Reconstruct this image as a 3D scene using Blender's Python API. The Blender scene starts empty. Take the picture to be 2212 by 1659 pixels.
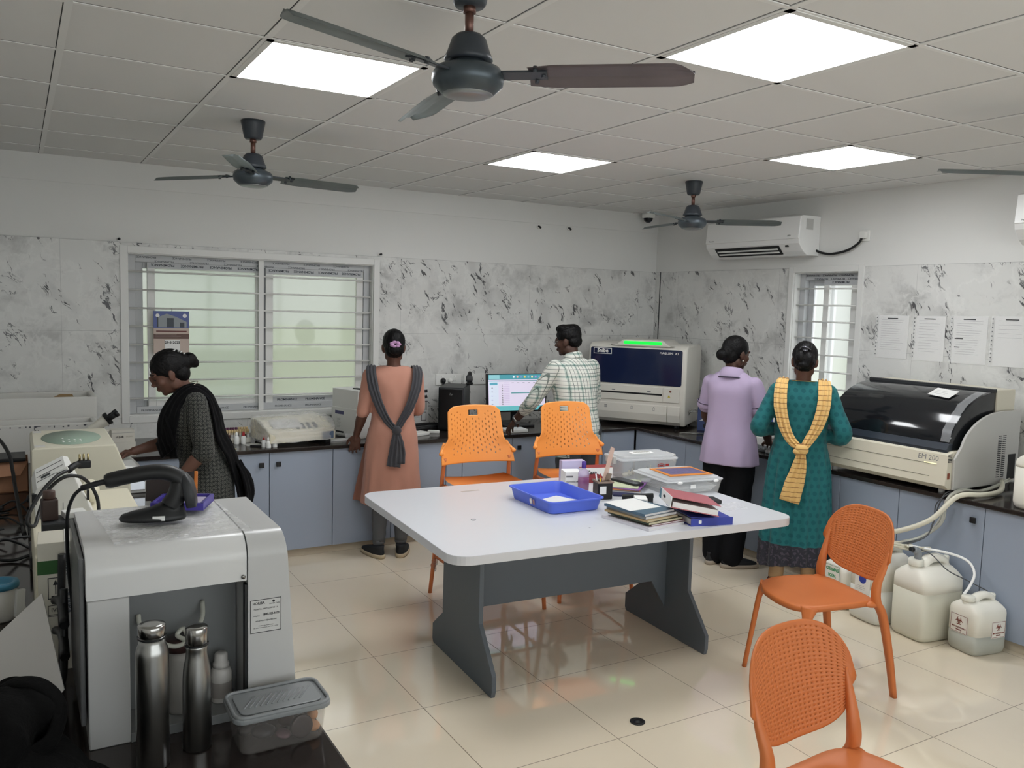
import bpy, bmesh, math, random
from mathutils import Vector, Matrix, noise
random.seed(7)
PI = math.pi
SC = bpy.context.scene
COL = SC.collection
R = math.radians

# ------------------------------------------------------------------ materials
def lin(h):
    h = h.lstrip('#')
    c = [int(h[i:i + 2], 16) / 255 for i in (0, 2, 4)]
    return tuple(x / 12.92 if x <= .04045 else ((x + .055) / 1.055) ** 2.4 for x in c) + (1,)

MATS = {}
def mat(name, hexc, rough=.5, metal=0, spec=.5, bump=0, bscale=60, var=0, vscale=6, trans=0, ior=1.45, alpha=1, emit=0, coat=0, sheen=0):
    if name in MATS: return MATS[name]
    m = bpy.data.materials.new(name); m.use_nodes = True
    nt = m.node_tree; b = nt.nodes['Principled BSDF']
    c = lin(hexc) if isinstance(hexc, str) else hexc
    b.inputs['Base Color'].default_value = c
    b.inputs['Roughness'].default_value = rough
    b.inputs['Metallic'].default_value = metal
    b.inputs['Specular IOR Level'].default_value = spec
    b.inputs['IOR'].default_value = ior
    b.inputs['Transmission Weight'].default_value = trans
    b.inputs['Alpha'].default_value = alpha
    b.inputs['Coat Weight'].default_value = coat
    b.inputs['Sheen Weight'].default_value = sheen
    if emit:
        b.inputs['Emission Color'].default_value = c
        b.inputs['Emission Strength'].default_value = emit
    if bump or var:
        tc = nt.nodes.new('ShaderNodeTexCoord')
    if var:
        n = nt.nodes.new('ShaderNodeTexNoise'); n.inputs['Scale'].default_value = vscale; n.inputs['Detail'].default_value = 5
        nt.links.new(tc.outputs['Object'], n.inputs['Vector'])
        mx = nt.nodes.new('ShaderNodeMix'); mx.data_type = 'RGBA'
        mx.inputs[6].default_value = tuple(x * (1 - var) for x in c[:3]) + (1,)
        mx.inputs[7].default_value = tuple(min(1, x * (1 + var)) for x in c[:3]) + (1,)
        nt.links.new(n.outputs['Fac'], mx.inputs[0]); nt.links.new(mx.outputs[2], b.inputs['Base Color'])
    if bump:
        n2 = nt.nodes.new('ShaderNodeTexNoise'); n2.inputs['Scale'].default_value = bscale; n2.inputs['Detail'].default_value = 4
        nt.links.new(tc.outputs['Object'], n2.inputs['Vector'])
        bp = nt.nodes.new('ShaderNodeBump'); bp.inputs['Strength'].default_value = bump; bp.inputs['Distance'].default_value = .01
        nt.links.new(n2.outputs['Fac'], bp.inputs['Height']); nt.links.new(bp.outputs['Normal'], b.inputs['Normal'])
    MATS[name] = m
    return m

class NT:
    """small helper to write node graphs"""
    def __init__(s, m): s.nt = m.node_tree; s.b = s.nt.nodes['Principled BSDF']
    def n(s, t, **kw):
        x = s.nt.nodes.new(t)
        for k, v in kw.items(): setattr(x, k, v)
        return x
    def l(s, a, b): s.nt.links.new(a, b)
    def put(s, sock, v):
        if hasattr(v, 'is_linked'): s.l(v, sock)
        else: sock.default_value = v
    def math(s, op, a, b=0, clamp=False):
        x = s.n('ShaderNodeMath', operation=op, use_clamp=clamp); s.put(x.inputs[0], a); s.put(x.inputs[1], b); return x.outputs[0]
    def mix(s, f, a, b):
        x = s.n('ShaderNodeMix', data_type='RGBA'); s.put(x.inputs[0], f); s.put(x.inputs[6], a); s.put(x.inputs[7], b); return x.outputs[2]
    def coord(s, k='Object'): return s.n('ShaderNodeTexCoord').outputs[k]
    def sep(s, v):
        x = s.n('ShaderNodeSeparateXYZ'); s.l(v, x.inputs[0]); return x.outputs
    def comb(s, a, b, c):
        x = s.n('ShaderNodeCombineXYZ'); s.put(x.inputs[0], a); s.put(x.inputs[1], b); s.put(x.inputs[2], c); return x.outputs[0]
    def noise(s, v, scale, detail=5, rough=.5, dist=0):
        x = s.n('ShaderNodeTexNoise'); s.l(v, x.inputs['Vector']); x.inputs['Scale'].default_value = scale
        x.inputs['Detail'].default_value = detail; x.inputs['Roughness'].default_value = rough; x.inputs['Distortion'].default_value = dist
        return x.outputs['Fac']
    def ramp(s, f, stops, interp='LINEAR'):
        x = s.n('ShaderNodeValToRGB'); s.l(f, x.inputs[0]); cr = x.color_ramp; cr.interpolation = interp
        while len(cr.elements) < len(stops): cr.elements.new(.5)
        for e, (p, c) in zip(cr.elements, stops): e.position = p; e.color = c if len(c) == 4 else (*c, 1)
        return x.outputs[0]
    def smooth(s, v, a, b):
        x = s.n('ShaderNodeMapRange', interpolation_type='SMOOTHSTEP'); s.put(x.inputs[0], v); x.inputs[1].default_value = a; x.inputs[2].default_value = b
        return x.outputs[0]
    def line(s, v, size, off, half):
        """1 on grid lines of spacing size"""
        f = s.math('FRACT', s.math('DIVIDE', s.math('SUBTRACT', v, off), size))
        d = s.math('MINIMUM', f, s.math('SUBTRACT', 1.0, f))
        return s.math('LESS_THAN', d, half / size)

# ------------------------------------------------------------------ mesh helpers
def bm_new(): return bmesh.new()
def xf(vs, M):
    for v in vs: v.co = M @ v.co
def TR(loc=(0, 0, 0), rot=(0, 0, 0)):
    return Matrix.Translation(loc) @ Matrix.Rotation(rot[2], 4, 'Z') @ Matrix.Rotation(rot[1], 4, 'Y') @ Matrix.Rotation(rot[0], 4, 'X')

def box(bm, x0, x1, y0, y1, z0, z1, bev=0, seg=2, M=None):
    t = bmesh.new()
    bmesh.ops.create_cube(t, size=1)
    for v in t.verts:
        v.co = Vector(((x0 + x1) / 2 + v.co.x * (x1 - x0), (y0 + y1) / 2 + v.co.y * (y1 - y0), (z0 + z1) / 2 + v.co.z * (z1 - z0)))
    if bev: bmesh.ops.bevel(t, geom=t.edges[:], offset=bev, segments=seg, profile=.6, affect='EDGES')
    merge(bm, t, M); return bm

def merge(bm, t, M=None):
    if M is not None: xf(t.verts, M)
    mp = {}
    for v in t.verts: mp[v] = bm.verts.new(v.co)
    for f in t.faces:
        try: nf = bm.faces.new([mp[v] for v in f.verts]); nf.smooth = f.smooth
        except ValueError: pass
    t.free()

def prism(bm, pts, h0, h1, axis='z', bev=0, seg=2, M=None):
    """polygon pts extruded from h0 to h1 along an axis. axis x: pts are (y,z); y: (x,z); z: (x,y)"""
    t = bmesh.new()
    def P(a, b, h):
        return {'x': (h, a, b), 'y': (a, h, b), 'z': (a, b, h)}[axis]
    lo = [t.verts.new(P(a, b, h0)) for a, b in pts]; hi = [t.verts.new(P(a, b, h1)) for a, b in pts]
    n = len(pts)
    t.faces.new(lo); t.faces.new(hi)
    for i in range(n): t.faces.new([lo[i], lo[(i + 1) % n], hi[(i + 1) % n], hi[i]])
    bmesh.ops.recalc_face_normals(t, faces=t.faces[:])
    if bev:
        es = [e for e in t.edges if (e.verts[0] in lo and e.verts[1] in lo) or (e.verts[0] in hi and e.verts[1] in hi)]
        bmesh.ops.bevel(t, geom=es, offset=bev, segments=seg, profile=.6, affect='EDGES')
    merge(bm, t, M); return bm

def rrect(x0, x1, y0, y1, r, n=6):
    """rounded rectangle outline"""
    out = []
    for cx, cy, a in ((x1 - r, y1 - r, 0), (x0 + r, y1 - r, 90), (x0 + r, y0 + r, 180), (x1 - r, y0 + r, 270)):
        for i in range(n + 1):
            t = R(a + 90 * i / n); out.append((cx + r * math.cos(t), cy + r * math.sin(t)))
    return out

def lathe(bm, prof, n=32, M=None, smooth=True, cap=True):
    """prof: (r, z) from bottom to top"""
    t = bmesh.new(); rings = []
    for r, z in prof:
        if r < 1e-6: rings.append([t.verts.new((0, 0, z))])
        else: rings.append([t.verts.new((r * math.cos(2 * PI * i / n), r * math.sin(2 * PI * i / n), z)) for i in range(n)])
    for a, b in zip(rings, rings[1:]):
        for i in range(n):
            j = (i + 1) % n
            if len(a) == 1 and len(b) == 1: continue
            if len(a) == 1: f = t.faces.new([a[0], b[j], b[i]])
            elif len(b) == 1: f = t.faces.new([a[i], a[j], b[0]])
            else: f = t.faces.new([a[i], a[j], b[j], b[i]])
            f.smooth = smooth
    if cap:
        if len(rings[0]) > 1: t.faces.new(list(reversed(rings[0])))
        if len(rings[-1]) > 1: t.faces.new(rings[-1])
    bmesh.ops.recalc_face_normals(t, faces=t.faces[:])
    merge(bm, t, M); return bm

def smooth_path(pts, n=8):
    """Catmull-Rom through pts"""
    P = [Vector(p) for p in pts]
    if len(P) < 3: return P
    out = []
    for i in range(len(P) - 1):
        p0 = P[i - 1] if i else P[0] * 2 - P[1]; p1 = P[i]; p2 = P[i + 1]; p3 = P[i + 2] if i + 2 < len(P) else P[-1] * 2 - P[-2]
        for k in range(n):
            t = k / n
            out.append(.5 * (2 * p1 + (p2 - p0) * t + (2 * p0 - 5 * p1 + 4 * p2 - p3) * t * t + (3 * p1 - p0 - 3 * p2 + p3) * t ** 3))
    out.append(P[-1]); return out

def sweep(bm, path, section, closed=True, up=(0, 0, 1), scale=None, cap=True, smooth=True, M=None, twist=None):
    """sweeps a 2D section (list of (a,b)) along path with parallel transport frames"""
    t = bmesh.new(); P = [Vector(p) for p in path]; n = len(P); rings = []
    T0 = (P[1] - P[0]).normalized(); u = Vector(up)
    s = u.cross(T0)
    if s.length < 1e-4: s = Vector((1, 0, 0)).cross(T0)
    s.normalize(); prevT = T0
    for i in range(n):
        T = (P[min(i + 1, n - 1)] - P[max(i - 1, 0)]).normalized()
        q = prevT.rotation_difference(T); s = (q @ s).normalized(); prevT = T
        w = T.cross(s).normalized()
        k = scale[i] if scale else 1
        ka, kb = k if isinstance(k, tuple) else (k, k)
        s2, w2 = s, w
        if twist:
            c_, s_ = math.cos(twist[i]), math.sin(twist[i]); s2 = s * c_ + w * s_; w2 = w * c_ - s * s_
        sec = section(i) if callable(section) else section
        rings.append([t.verts.new(P[i] + s2 * a * ka + w2 * b * kb) for a, b in sec])
    m = len(rings[0])
    for A, B in zip(rings, rings[1:]):
        for i in range(m if closed else m - 1):
            j = (i + 1) % m
            f = t.faces.new([A[i], A[j], B[j], B[i]]); f.smooth = smooth
    if cap and closed:
        t.faces.new(list(reversed(rings[0]))); t.faces.new(rings[-1])
    bmesh.ops.recalc_face_normals(t, faces=t.faces[:])
    merge(bm, t, M); return bm

def circ(r, n=10): return [(r * math.cos(2 * PI * i / n), r * math.sin(2 * PI * i / n)) for i in range(n)]
def tube(bm, pts, r, n=10, sm=0, M=None, scale=None):
    path = smooth_path(pts, sm) if sm else [Vector(p) for p in pts]
    return sweep(bm, path, circ(r, n), M=M, scale=scale)
def cyl(bm, p0, p1, r, n=20, r2=None):
    p0, p1 = Vector(p0), Vector(p1)
    return sweep(bm, [p0, p1], circ(1, n), scale=[r, r2 if r2 is not None else r])

def ellip(bm, c, r, rot=(0, 0, 0), nu=24, nv=16, M=None):
    t = bmesh.new(); bmesh.ops.create_uvsphere(t, u_segments=nu, v_segments=nv, radius=1)
    for v in t.verts: v.co = Vector((v.co.x * r[0], v.co.y * r[1], v.co.z * r[2]))
    for f in t.faces: f.smooth = True
    xf(t.verts, TR(c, rot)); merge(bm, t, M); return bm

def loft(bm, rings, n=40, M=None, cap=True, f=None, smooth=True):
    """horizontal rings: (z, cx, cy, rx, ry[, squareness exponent]); f(ring index, angle, point) may move each point"""
    t = bmesh.new(); rr = []
    for k, g in enumerate(rings):
        z, cx, cy, rx, ry = g[:5]; e = g[5] if len(g) > 5 else 2
        row = []
        for i in range(n):
            a = 2 * PI * i / n; c, s = math.cos(a), math.sin(a)
            p = Vector((cx + rx * math.copysign(abs(c) ** (2 / e), c), cy + ry * math.copysign(abs(s) ** (2 / e), s), z))
            if f: p = f(k, a, p)
            row.append(t.verts.new(p))
        rr.append(row)
    for A, B in zip(rr, rr[1:]):
        for i in range(n):
            j = (i + 1) % n; fc = t.faces.new([A[i], A[j], B[j], B[i]]); fc.smooth = smooth
    if cap: t.faces.new(list(reversed(rr[0]))); t.faces.new(rr[-1])
    bmesh.ops.recalc_face_normals(t, faces=t.faces[:])
    merge(bm, t, M); return bm

def resample(rings, n):
    """smooth interpolation of loft rings"""
    out = []
    m = len(rings)
    for i in range(m - 1):
        for k in range(n):
            t = k / n
            p0 = rings[max(i - 1, 0)]; p1 = rings[i]; p2 = rings[i + 1]; p3 = rings[min(i + 2, m - 1)]
            out.append(tuple(.5 * (2 * b + (c - a) * t + (2 * a - 5 * b + 4 * c - d) * t * t + (3 * b - a - 3 * c + d) * t ** 3) for a, b, c, d in zip(p0, p1, p2, p3)))
    out.append(tuple(rings[-1])); return out

def grid_sheet(bm, nx, ny, f, thick=0, M=None):
    """open sheet point f(u,v); thick > 0 makes it a closed slab along f's normal"""
    t = bmesh.new(); g = [[t.verts.new(f(i / nx, j / ny)) for i in range(nx + 1)] for j in range(ny + 1)]
    for j in range(ny):
        for i in range(nx):
            fc = t.faces.new([g[j][i], g[j][i + 1], g[j + 1][i + 1], g[j + 1][i]]); fc.smooth = True
    if thick:
        bmesh.ops.solidify(t, geom=t.faces[:], thickness=thick)
    bmesh.ops.recalc_face_normals(t, faces=t.faces[:])
    merge(bm, t, M); return bm

def obj(name, bm, m, parent=None, smooth=None, M=None):
    if M is not None: xf(bm.verts, M)
    me = bpy.data.meshes.new(name); bm.to_mesh(me); bm.free()
    if smooth is not None:
        for p in me.polygons: p.use_smooth = smooth
    for x in (m if isinstance(m, (list, tuple)) else [m]): me.materials.append(x)
    o = bpy.data.objects.new(name, me); COL.objects.link(o)
    if parent is not None: o.parent = parent
    return o

def tag(o, label=None, cat=None, group=None, kind=None):
    if label: o['label'] = label
    if cat: o['category'] = cat
    if group: o['group'] = group
    if kind: o['kind'] = kind
    return o
def thing(name, label, cat, loc=(0, 0, 0), rz=0, group=None):
    o = bpy.data.objects.new(name, None); COL.objects.link(o)
    o.empty_display_size = .05
    o.location = loc; o.rotation_euler = (0, 0, rz)
    return tag(o, label, cat, group)
def struct(name, bm, m, label=None): return tag(obj(name, bm, m), label, None, None, 'structure')
def dup(root, loc, rz=0, label=None, group=None):
    def cp(o, par):
        c = o.copy(); COL.objects.link(c); c.parent = par
        for ch in o.children: cp(ch, c)
        return c
    r = cp(root, None); r.location = loc; r.rotation_euler = (0, 0, rz)
    if label: r['label'] = label
    if group: r['group'] = group
    return r

def text(s, size, M, m, parent, name='lettering', depth=.0006, align='CENTER', width=None, shear=0, font_w=0):
    """lettering: flat text in its own XY plane, moved by M, as a thin mesh"""
    cu = bpy.data.curves.new(name, 'FONT'); cu.body = s; cu.size = size; cu.align_x = align; cu.align_y = 'CENTER'
    cu.extrude = depth; cu.resolution_u = 2; cu.shear = shear; cu.offset = font_w
    o = bpy.data.objects.new(name, cu); COL.objects.link(o)
    dg = bpy.context.evaluated_depsgraph_get(); dg.update()
    me = bpy.data.meshes.new_from_object(o.evaluated_get(dg))
    bpy.data.objects.remove(o); bpy.data.curves.remove(cu)
    if width:
        xs = [v.co.x for v in me.vertices]
        if xs:
            k = width / (max(xs) - min(xs))
            for v in me.vertices: v.co.x *= k
    for v in me.vertices: v.co = M @ v.co
    me.materials.clear(); me.materials.append(m)
    o = bpy.data.objects.new(name, me); COL.objects.link(o); o.parent = parent
    return o
def FACE(loc, normal, up=(0, 0, 1)):
    """matrix that lays XY-plane lettering on a face with that outward normal"""
    n = Vector(normal).normalized(); x = Vector(up).cross(n).normalized(); y = n.cross(x)
    return Matrix.Translation(loc) @ Matrix((x, y, n)).transposed().to_4x4()

def plane_rect(bm, M, w, h, t=.0006):
    """thin label of size w x h lying in M's XY plane"""
    box(bm, -w / 2, w / 2, -h / 2, h / 2, 0, t, M=M); return bm
def rows(bm, M, w, h, n, lw, rnd=None, thick=.0012):
    """grey lines of small print, each of its own length, in M's XY plane"""
    rnd = rnd or random.Random(3)
    for i in range(n):
        y = h / 2 - h * (i + .5) / n; L = w * rnd.uniform(.55, 1) if lw else w
        x0 = -w / 2
        box(bm, x0, x0 + L, y - thick / 2, y + thick / 2, .0006, .0010, M=M)
    return bm

# ------------------------------------------------------------------ common materials
BLACK = mat('black_plastic', '#17181a', .45)
DARKGREY = mat('dark_grey_plastic', '#2b2d30', .5)
WHITEP = mat('white_plastic', '#e4e4e0', .4)
PAPER = mat('white_paper', '#dfdfdd', .7)
INK = mat('black_ink', '#26262a', .7)
GREYINK = mat('grey_print', '#77787a', .8)
STEEL = mat('brushed_steel', '#9a9a98', .28, 1)
CREAM = mat('cream_plastic', '#d9d3bd', .4)
RED = mat('red_plastic', '#a8322f', .45)
BLUEINK = mat('blue_ink', '#2e3f9a', .5)
# ================================================================== SETTING
YB, XR, H, CT = 6.33, 5.26, 2.64, .765
XL, YF = -.95, -1.6           # left wall and the wall behind the photographer
# ---- camera
cam_d = bpy.data.cameras.new('camera'); cam = bpy.data.objects.new('camera', cam_d); COL.objects.link(cam)
cam_d.sensor_width = 36; cam_d.sensor_fit = 'HORIZONTAL'; cam_d.lens = 1830.2 / 2212 * 36; cam_d.clip_start = .05
cam.location = (0, 0, 1.7570)
cam.rotation_euler = (1.4782266, -.02870465, -.5274956); cam.rotation_mode = 'XYZ'
SC.camera = cam
vs = SC.view_settings
vs.view_transform = 'Standard'; vs.look = 'None'; vs.gamma = 1; vs.use_curve_mapping = False; vs.exposure = 1.15

SKY_FILL, LAMP_E = 2.0, 8.5
# ---- materials of the shell
def floor_mat():
    m = mat('glossy_cream_tile', '#e8dcc4', .05, spec=.85, ior=1.6)
    t = NT(m); co = t.sep(t.coord())
    g = t.math('MAXIMUM', t.line(co[0], .6, 1.494 - .6 * 5, .0016), t.line(co[1], .6, 3.83 - .6 * 9, .0016))
    n = t.noise(t.coord(), 1.3, 6, .55, .6)
    cloud = t.mix(n, lin('#dfd1b8'), lin('#eadfcb'))
    t.put(t.b.inputs['Base Color'], t.mix(g, cloud, lin('#6b5c48')))
    t.put(t.b.inputs['Roughness'], t.math('ADD', t.math('MULTIPLY', g, .5), .045))
    return m
def marble_mat(name, horiz):
    """pale marble-look wall tile 1.2 x 0.6 with slanting dark flecks; horiz 0: runs along x, 1: along y"""
    m = mat(name, '#cfcfcd', .32, spec=.4)
    t = NT(m); co = t.sep(t.coord())
    h, z = co[horiz], co[2]
    v = t.comb(h, z, 0.0)
    w = t.comb(t.math('ADD', h, t.math('MULTIPLY', t.noise(v, 4.0, 3), .16)), t.math('ADD', z, t.math('MULTIPLY', t.noise(v, 5.0, 3), .16)), 3.3 if horiz else 0.0)
    # slanted frame: a runs along the streak (down to the right), b across it
    ca, sa = math.cos(R(-58)), math.sin(R(-58))
    s = t.sep(w)
    hh = s[0] if not horiz else t.math('MULTIPLY', s[0], -1.0)
    a = t.math('ADD', t.math('MULTIPLY', hh, ca), t.math('MULTIPLY', s[1], sa))
    b = t.math('SUBTRACT', t.math('MULTIPLY', s[1], ca), t.math('MULTIPLY', hh, sa))
    fl = t.noise(t.comb(t.math('MULTIPLY', a, 8.0), t.math('MULTIPLY', b, 30.0), 1.0), 1.0, 6, .62)
    zone = t.noise(t.comb(t.math('MULTIPLY', a, 2.2), t.math('MULTIPLY', b, 4.6), 7.0), 1.0, 2, .5)
    dark = t.math('MULTIPLY', t.smooth(fl, .572, .594), t.smooth(zone, .535, .585))
    # thin broken veins: the zero line of a noise, kept only in places
    vn = t.math('ABSOLUTE', t.math('SUBTRACT', t.noise(t.comb(t.math('MULTIPLY', a, 2.0), t.math('MULTIPLY', b, 5.0), 4.0), 1.0, 5, .6), .5))
    vein = t.math('MULTIPLY', t.math('SUBTRACT', 1.0, t.smooth(vn, .002, .009)), t.smooth(t.noise(w, 5.0, 2), .53, .58))
    haze = t.smooth(t.noise(w, 3.6, 7, .66), .46, .72)
    rim = t.smooth(t.math('ABSOLUTE', t.math('SUBTRACT', t.noise(w, 3.0, 7, .62), .5)), .0, .035)
    base = t.mix(haze, lin('#d8d8d5'), lin('#b4b4b2'))
    base = t.mix(t.math('MULTIPLY', t.math('SUBTRACT', 1.0, rim), .5), base, lin('#e2e2df'))
    base = t.mix(t.math('MULTIPLY', t.smooth(zone, .53, .7), .28), base, lin('#9b9b9b'))
    base = t.mix(t.math('MULTIPLY', vein, .85), base, lin('#4a4a4e'))
    base = t.mix(t.math('MULTIPLY', dark, .9), base, lin('#38383c'))
    j = t.math('MAXIMUM', t.line(co[2], .6, .907, .0012), t.line(co[horiz], 1.2, .255 if not horiz else .0, .0009))
    t.put(t.b.inputs['Base Color'], t.mix(t.math('MULTIPLY', j, .5), base, lin('#77777a')))
    return m
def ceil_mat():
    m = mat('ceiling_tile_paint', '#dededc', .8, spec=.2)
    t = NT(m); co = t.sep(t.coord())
    g = t.math('MAXIMUM', t.line(t.math('ADD', co[0], .0135), .6, 1.9585 - 1.8 - .6 * 6, .0022), t.line(t.math('ADD', co[1], .0135), .6, 1.8076 - .6 * 8, .0022))  # gap shadow painted as a thin dark line along one side of each bar
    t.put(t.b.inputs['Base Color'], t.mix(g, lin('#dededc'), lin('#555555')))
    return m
PAINT = mat('white_wall_paint', '#dededb', .7, spec=.25, var=.02, vscale=2)
MARB_X = marble_mat('marble_tile_back', 0); MARB_Y = marble_mat('marble_tile_right', 1)
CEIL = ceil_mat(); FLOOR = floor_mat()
UPVC = mat('white_upvc', '#dededb', .35)
UPVCF = mat('film_covered_upvc', '#b9bbbd', .4)
GRAN = mat('dark_granite', '#2a2422', .12, spec=.55, var=.5, vscale=90)
PLINTH = mat('cream_plinth_tile', '#c9bda8', .2)
DOORB = mat('blue_grey_laminate', '#99a3b3', .42)
CARC = mat('laminate_edge', '#2a2d33', .5)

# ---- floor, ceiling
b = bm_new(); box(b, XL, XR, YF, YB, -.1, 0); struct('floor', b, FLOOR)
PANELS = [(-2, 2), (0, 0), (1, 4), (3, 2)]
gx, gy = 1.9585, 1.8076
b = bm_new()
cells = set(PANELS)
i0, i1 = -5, 6; j0, j1 = -6, 8
for i in range(i0, i1):
    for j in range(j0, j1):
        if (i, j) in cells: continue
        x0, x1 = max(XL, gx + .6 * i), min(XR, gx + .6 * i + .6); y0, y1 = max(YF, gy + .6 * j), min(YB, gy + .6 * j + .6)
        if x1 <= x0 or y1 <= y0: continue
        box(b, x0, x1, y0, y1, H, H + .02)
for (i, j) in PANELS:       # a shallow housing above each lamp keeps the daylight out
    x0, y0 = gx + .6 * i, gy + .6 * j; box(b, x0 - .01, x0 + .61, y0 - .01, y0 + .61, H + .021, H + .05)
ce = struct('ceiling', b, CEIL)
b = bm_new()
TB = mat('ceiling_grid_paint', '#e4e4e2', .5)
for i in range(i0, i1 + 1):
    x = gx + .6 * i; w = .012
    if XL < x < XR: box(b, x - w, x + w, YF, YB, H - .003, H + .001)
for j in range(j0, j1 + 1):
    y = gy + .6 * j
    if YF < y < YB: box(b, XL, XR, y - .009, y + .009, H - .0025, H + .001)
obj('ceiling_grid', b, TB, ce)

# ---- ceiling lights
LAMP = bpy.data.materials.new('lit_diffuser'); LAMP.use_nodes = True
for n_ in list(LAMP.node_tree.nodes):
    if n_.type != 'OUTPUT_MATERIAL': LAMP.node_tree.nodes.remove(n_)
e_ = LAMP.node_tree.nodes.new('ShaderNodeEmission'); e_.inputs[0].default_value = (.965, .985, 1, 1); e_.inputs[1].default_value = LAMP_E
LAMP.node_tree.links.new(e_.outputs[0], LAMP.node_tree.nodes['Material Output'].inputs[0])
where = ['square ceiling light nearest the window wall\'s left end, beyond the near fan\'s left blade', 'largest square ceiling light, by the near fan\'s right blade tip', 'square ceiling light in the middle, farthest down the room', 'square ceiling light in front of the white air conditioner']
for (i, j), lb in zip(PANELS, where):
    x0, y0 = gx + .6 * i, gy + .6 * j
    t_ = thing('ceiling_light', lb, 'ceiling light', (x0 + .3, y0 + .3, H), 0, 'square lights in the ceiling grid')
    b = bm_new()
    for s in (-1, 1):
        box(b, s * .287 - .012, s * .287 + .012, -.299, .299, -.005, .02); box(b, -.299, .299, s * .287 - .012, s * .287 + .012, -.005, .02)
    obj('light_frame', b, UPVC, t_)
    b = bm_new(); box(b, -.276, .276, -.276, .276, -.003, .004); obj('diffuser', b, LAMP, t_)

# ---- walls (with the window holes)
def wall_with_hole(b, lo, hi, z0, z1, h0, h1, hz0, hz1, mk):
    mk(b, lo, h0, z0, z1); mk(b, h1, hi, z0, z1); mk(b, h0, h1, z0, hz0); mk(b, h0, h1, hz1, z1)
ZT = 2.108
W1 = (.655, 2.425, .918, 2.04); W2 = (4.06, 4.655, .95, 2.075)
WT = .16
b = bm_new()
wall_with_hole(b, XL - .1, XR + WT, -.1, H + .05, W1[0], W1[1], W1[2], W1[3], lambda b, a, c, d, e: box(b, a, c, YB, YB + WT, d, e))
wb = struct('wall_back', b, PAINT)
b = bm_new()
wall_with_hole(b, XL, XR, CT - .02, ZT, W1[0], W1[1], W1[2], W1[3], lambda b, a, c, d, e: box(b, a, c, YB - .008, YB, d, e) if e - d > .001 else None)
obj('marble_cladding', b, MARB_X, wb)
b = bm_new()
wall_with_hole(b, YF - .1, YB, -.1, H + .05, W2[0], W2[1], W2[2], W2[3], lambda b, a, c, d, e: box(b, XR, XR + WT, a, c, d, e))
wr = struct('wall_right', b, PAINT)
b = bm_new()
wall_with_hole(b, YF, YB - .008, CT - .02, ZT, W2[0], W2[1], W2[2], W2[3], lambda b, a, c, d, e: box(b, XR - .008, XR, a, c, d, e))
obj('marble_cladding', b, MARB_Y, wr)
b = bm_new(); box(b, XR - .0095, XR - .0078, 6.245, 6.257, CT, ZT); obj('sealed_joint', b, DARKGREY, wr)
b = bm_new(); box(b, XL - .1, XL, YF - .1, YB, -.1, H + .05); struct('wall_left', b, PAINT)
W3 = (-.7, 5.0, .85, 2.45)      # unseen wide glazing, added behind the photographer for fill light
b = bm_new()
wall_with_hole(b, XL, XR, -.1, H + .05, W3[0], W3[1], W3[2], W3[3], lambda b, a, c, d, e: box(b, a, c, YF - .1, YF, d, e))
struct('wall_front', b, PAINT)
# a shallow plaster band under the ceiling of the back wall
b = bm_new(); box(b, XL, XR, YB - .01, YB, 2.47, H); struct('trim_1', b, PAINT)
b = bm_new(); box(b, .6, 4.54, 5.64, 5.66, 0, .055); struct('baseboard_back', b, PLINTH)
b = bm_new(); box(b, 4.545, 4.565, YF, 5.66, 0, .055); struct('baseboard_right', b, PLINTH)
b = bm_new(); box(b, .54, .56, .9, 5.66, 0, .055); struct('baseboard_left', b, PLINTH)

# ---- windows
PANE = bpy.data.materials.new('hazy_window_glass'); PANE.use_nodes = True
nt = PANE.node_tree; nt.nodes.remove(nt.nodes['Principled BSDF'])
def addn(t): return nt.nodes.new(t)
tr, tl, gl, m1, m2 = addn('ShaderNodeBsdfTransparent'), addn('ShaderNodeBsdfTranslucent'), addn('ShaderNodeBsdfGlossy'), addn('ShaderNodeMixShader'), addn('ShaderNodeMixShader')
tr.inputs[0].default_value = (.93, .95, .94, 1); tl.inputs[0].default_value = (.86, .88, .86, 1); gl.inputs['Roughness'].default_value = .05
m1.inputs[0].default_value = .3; m2.inputs[0].default_value = .03
nt.links.new(tr.outputs[0], m1.inputs[1]); nt.links.new(tl.outputs[0], m1.inputs[2]); nt.links.new(m1.outputs[0], m2.inputs[1]); nt.links.new(gl.outputs[0], m2.inputs[2])
nt.links.new(m2.outputs[0], nt.nodes['Material Output'].inputs[0])
INKF = mat('film_print', '#3a3f48', .6)

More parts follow.
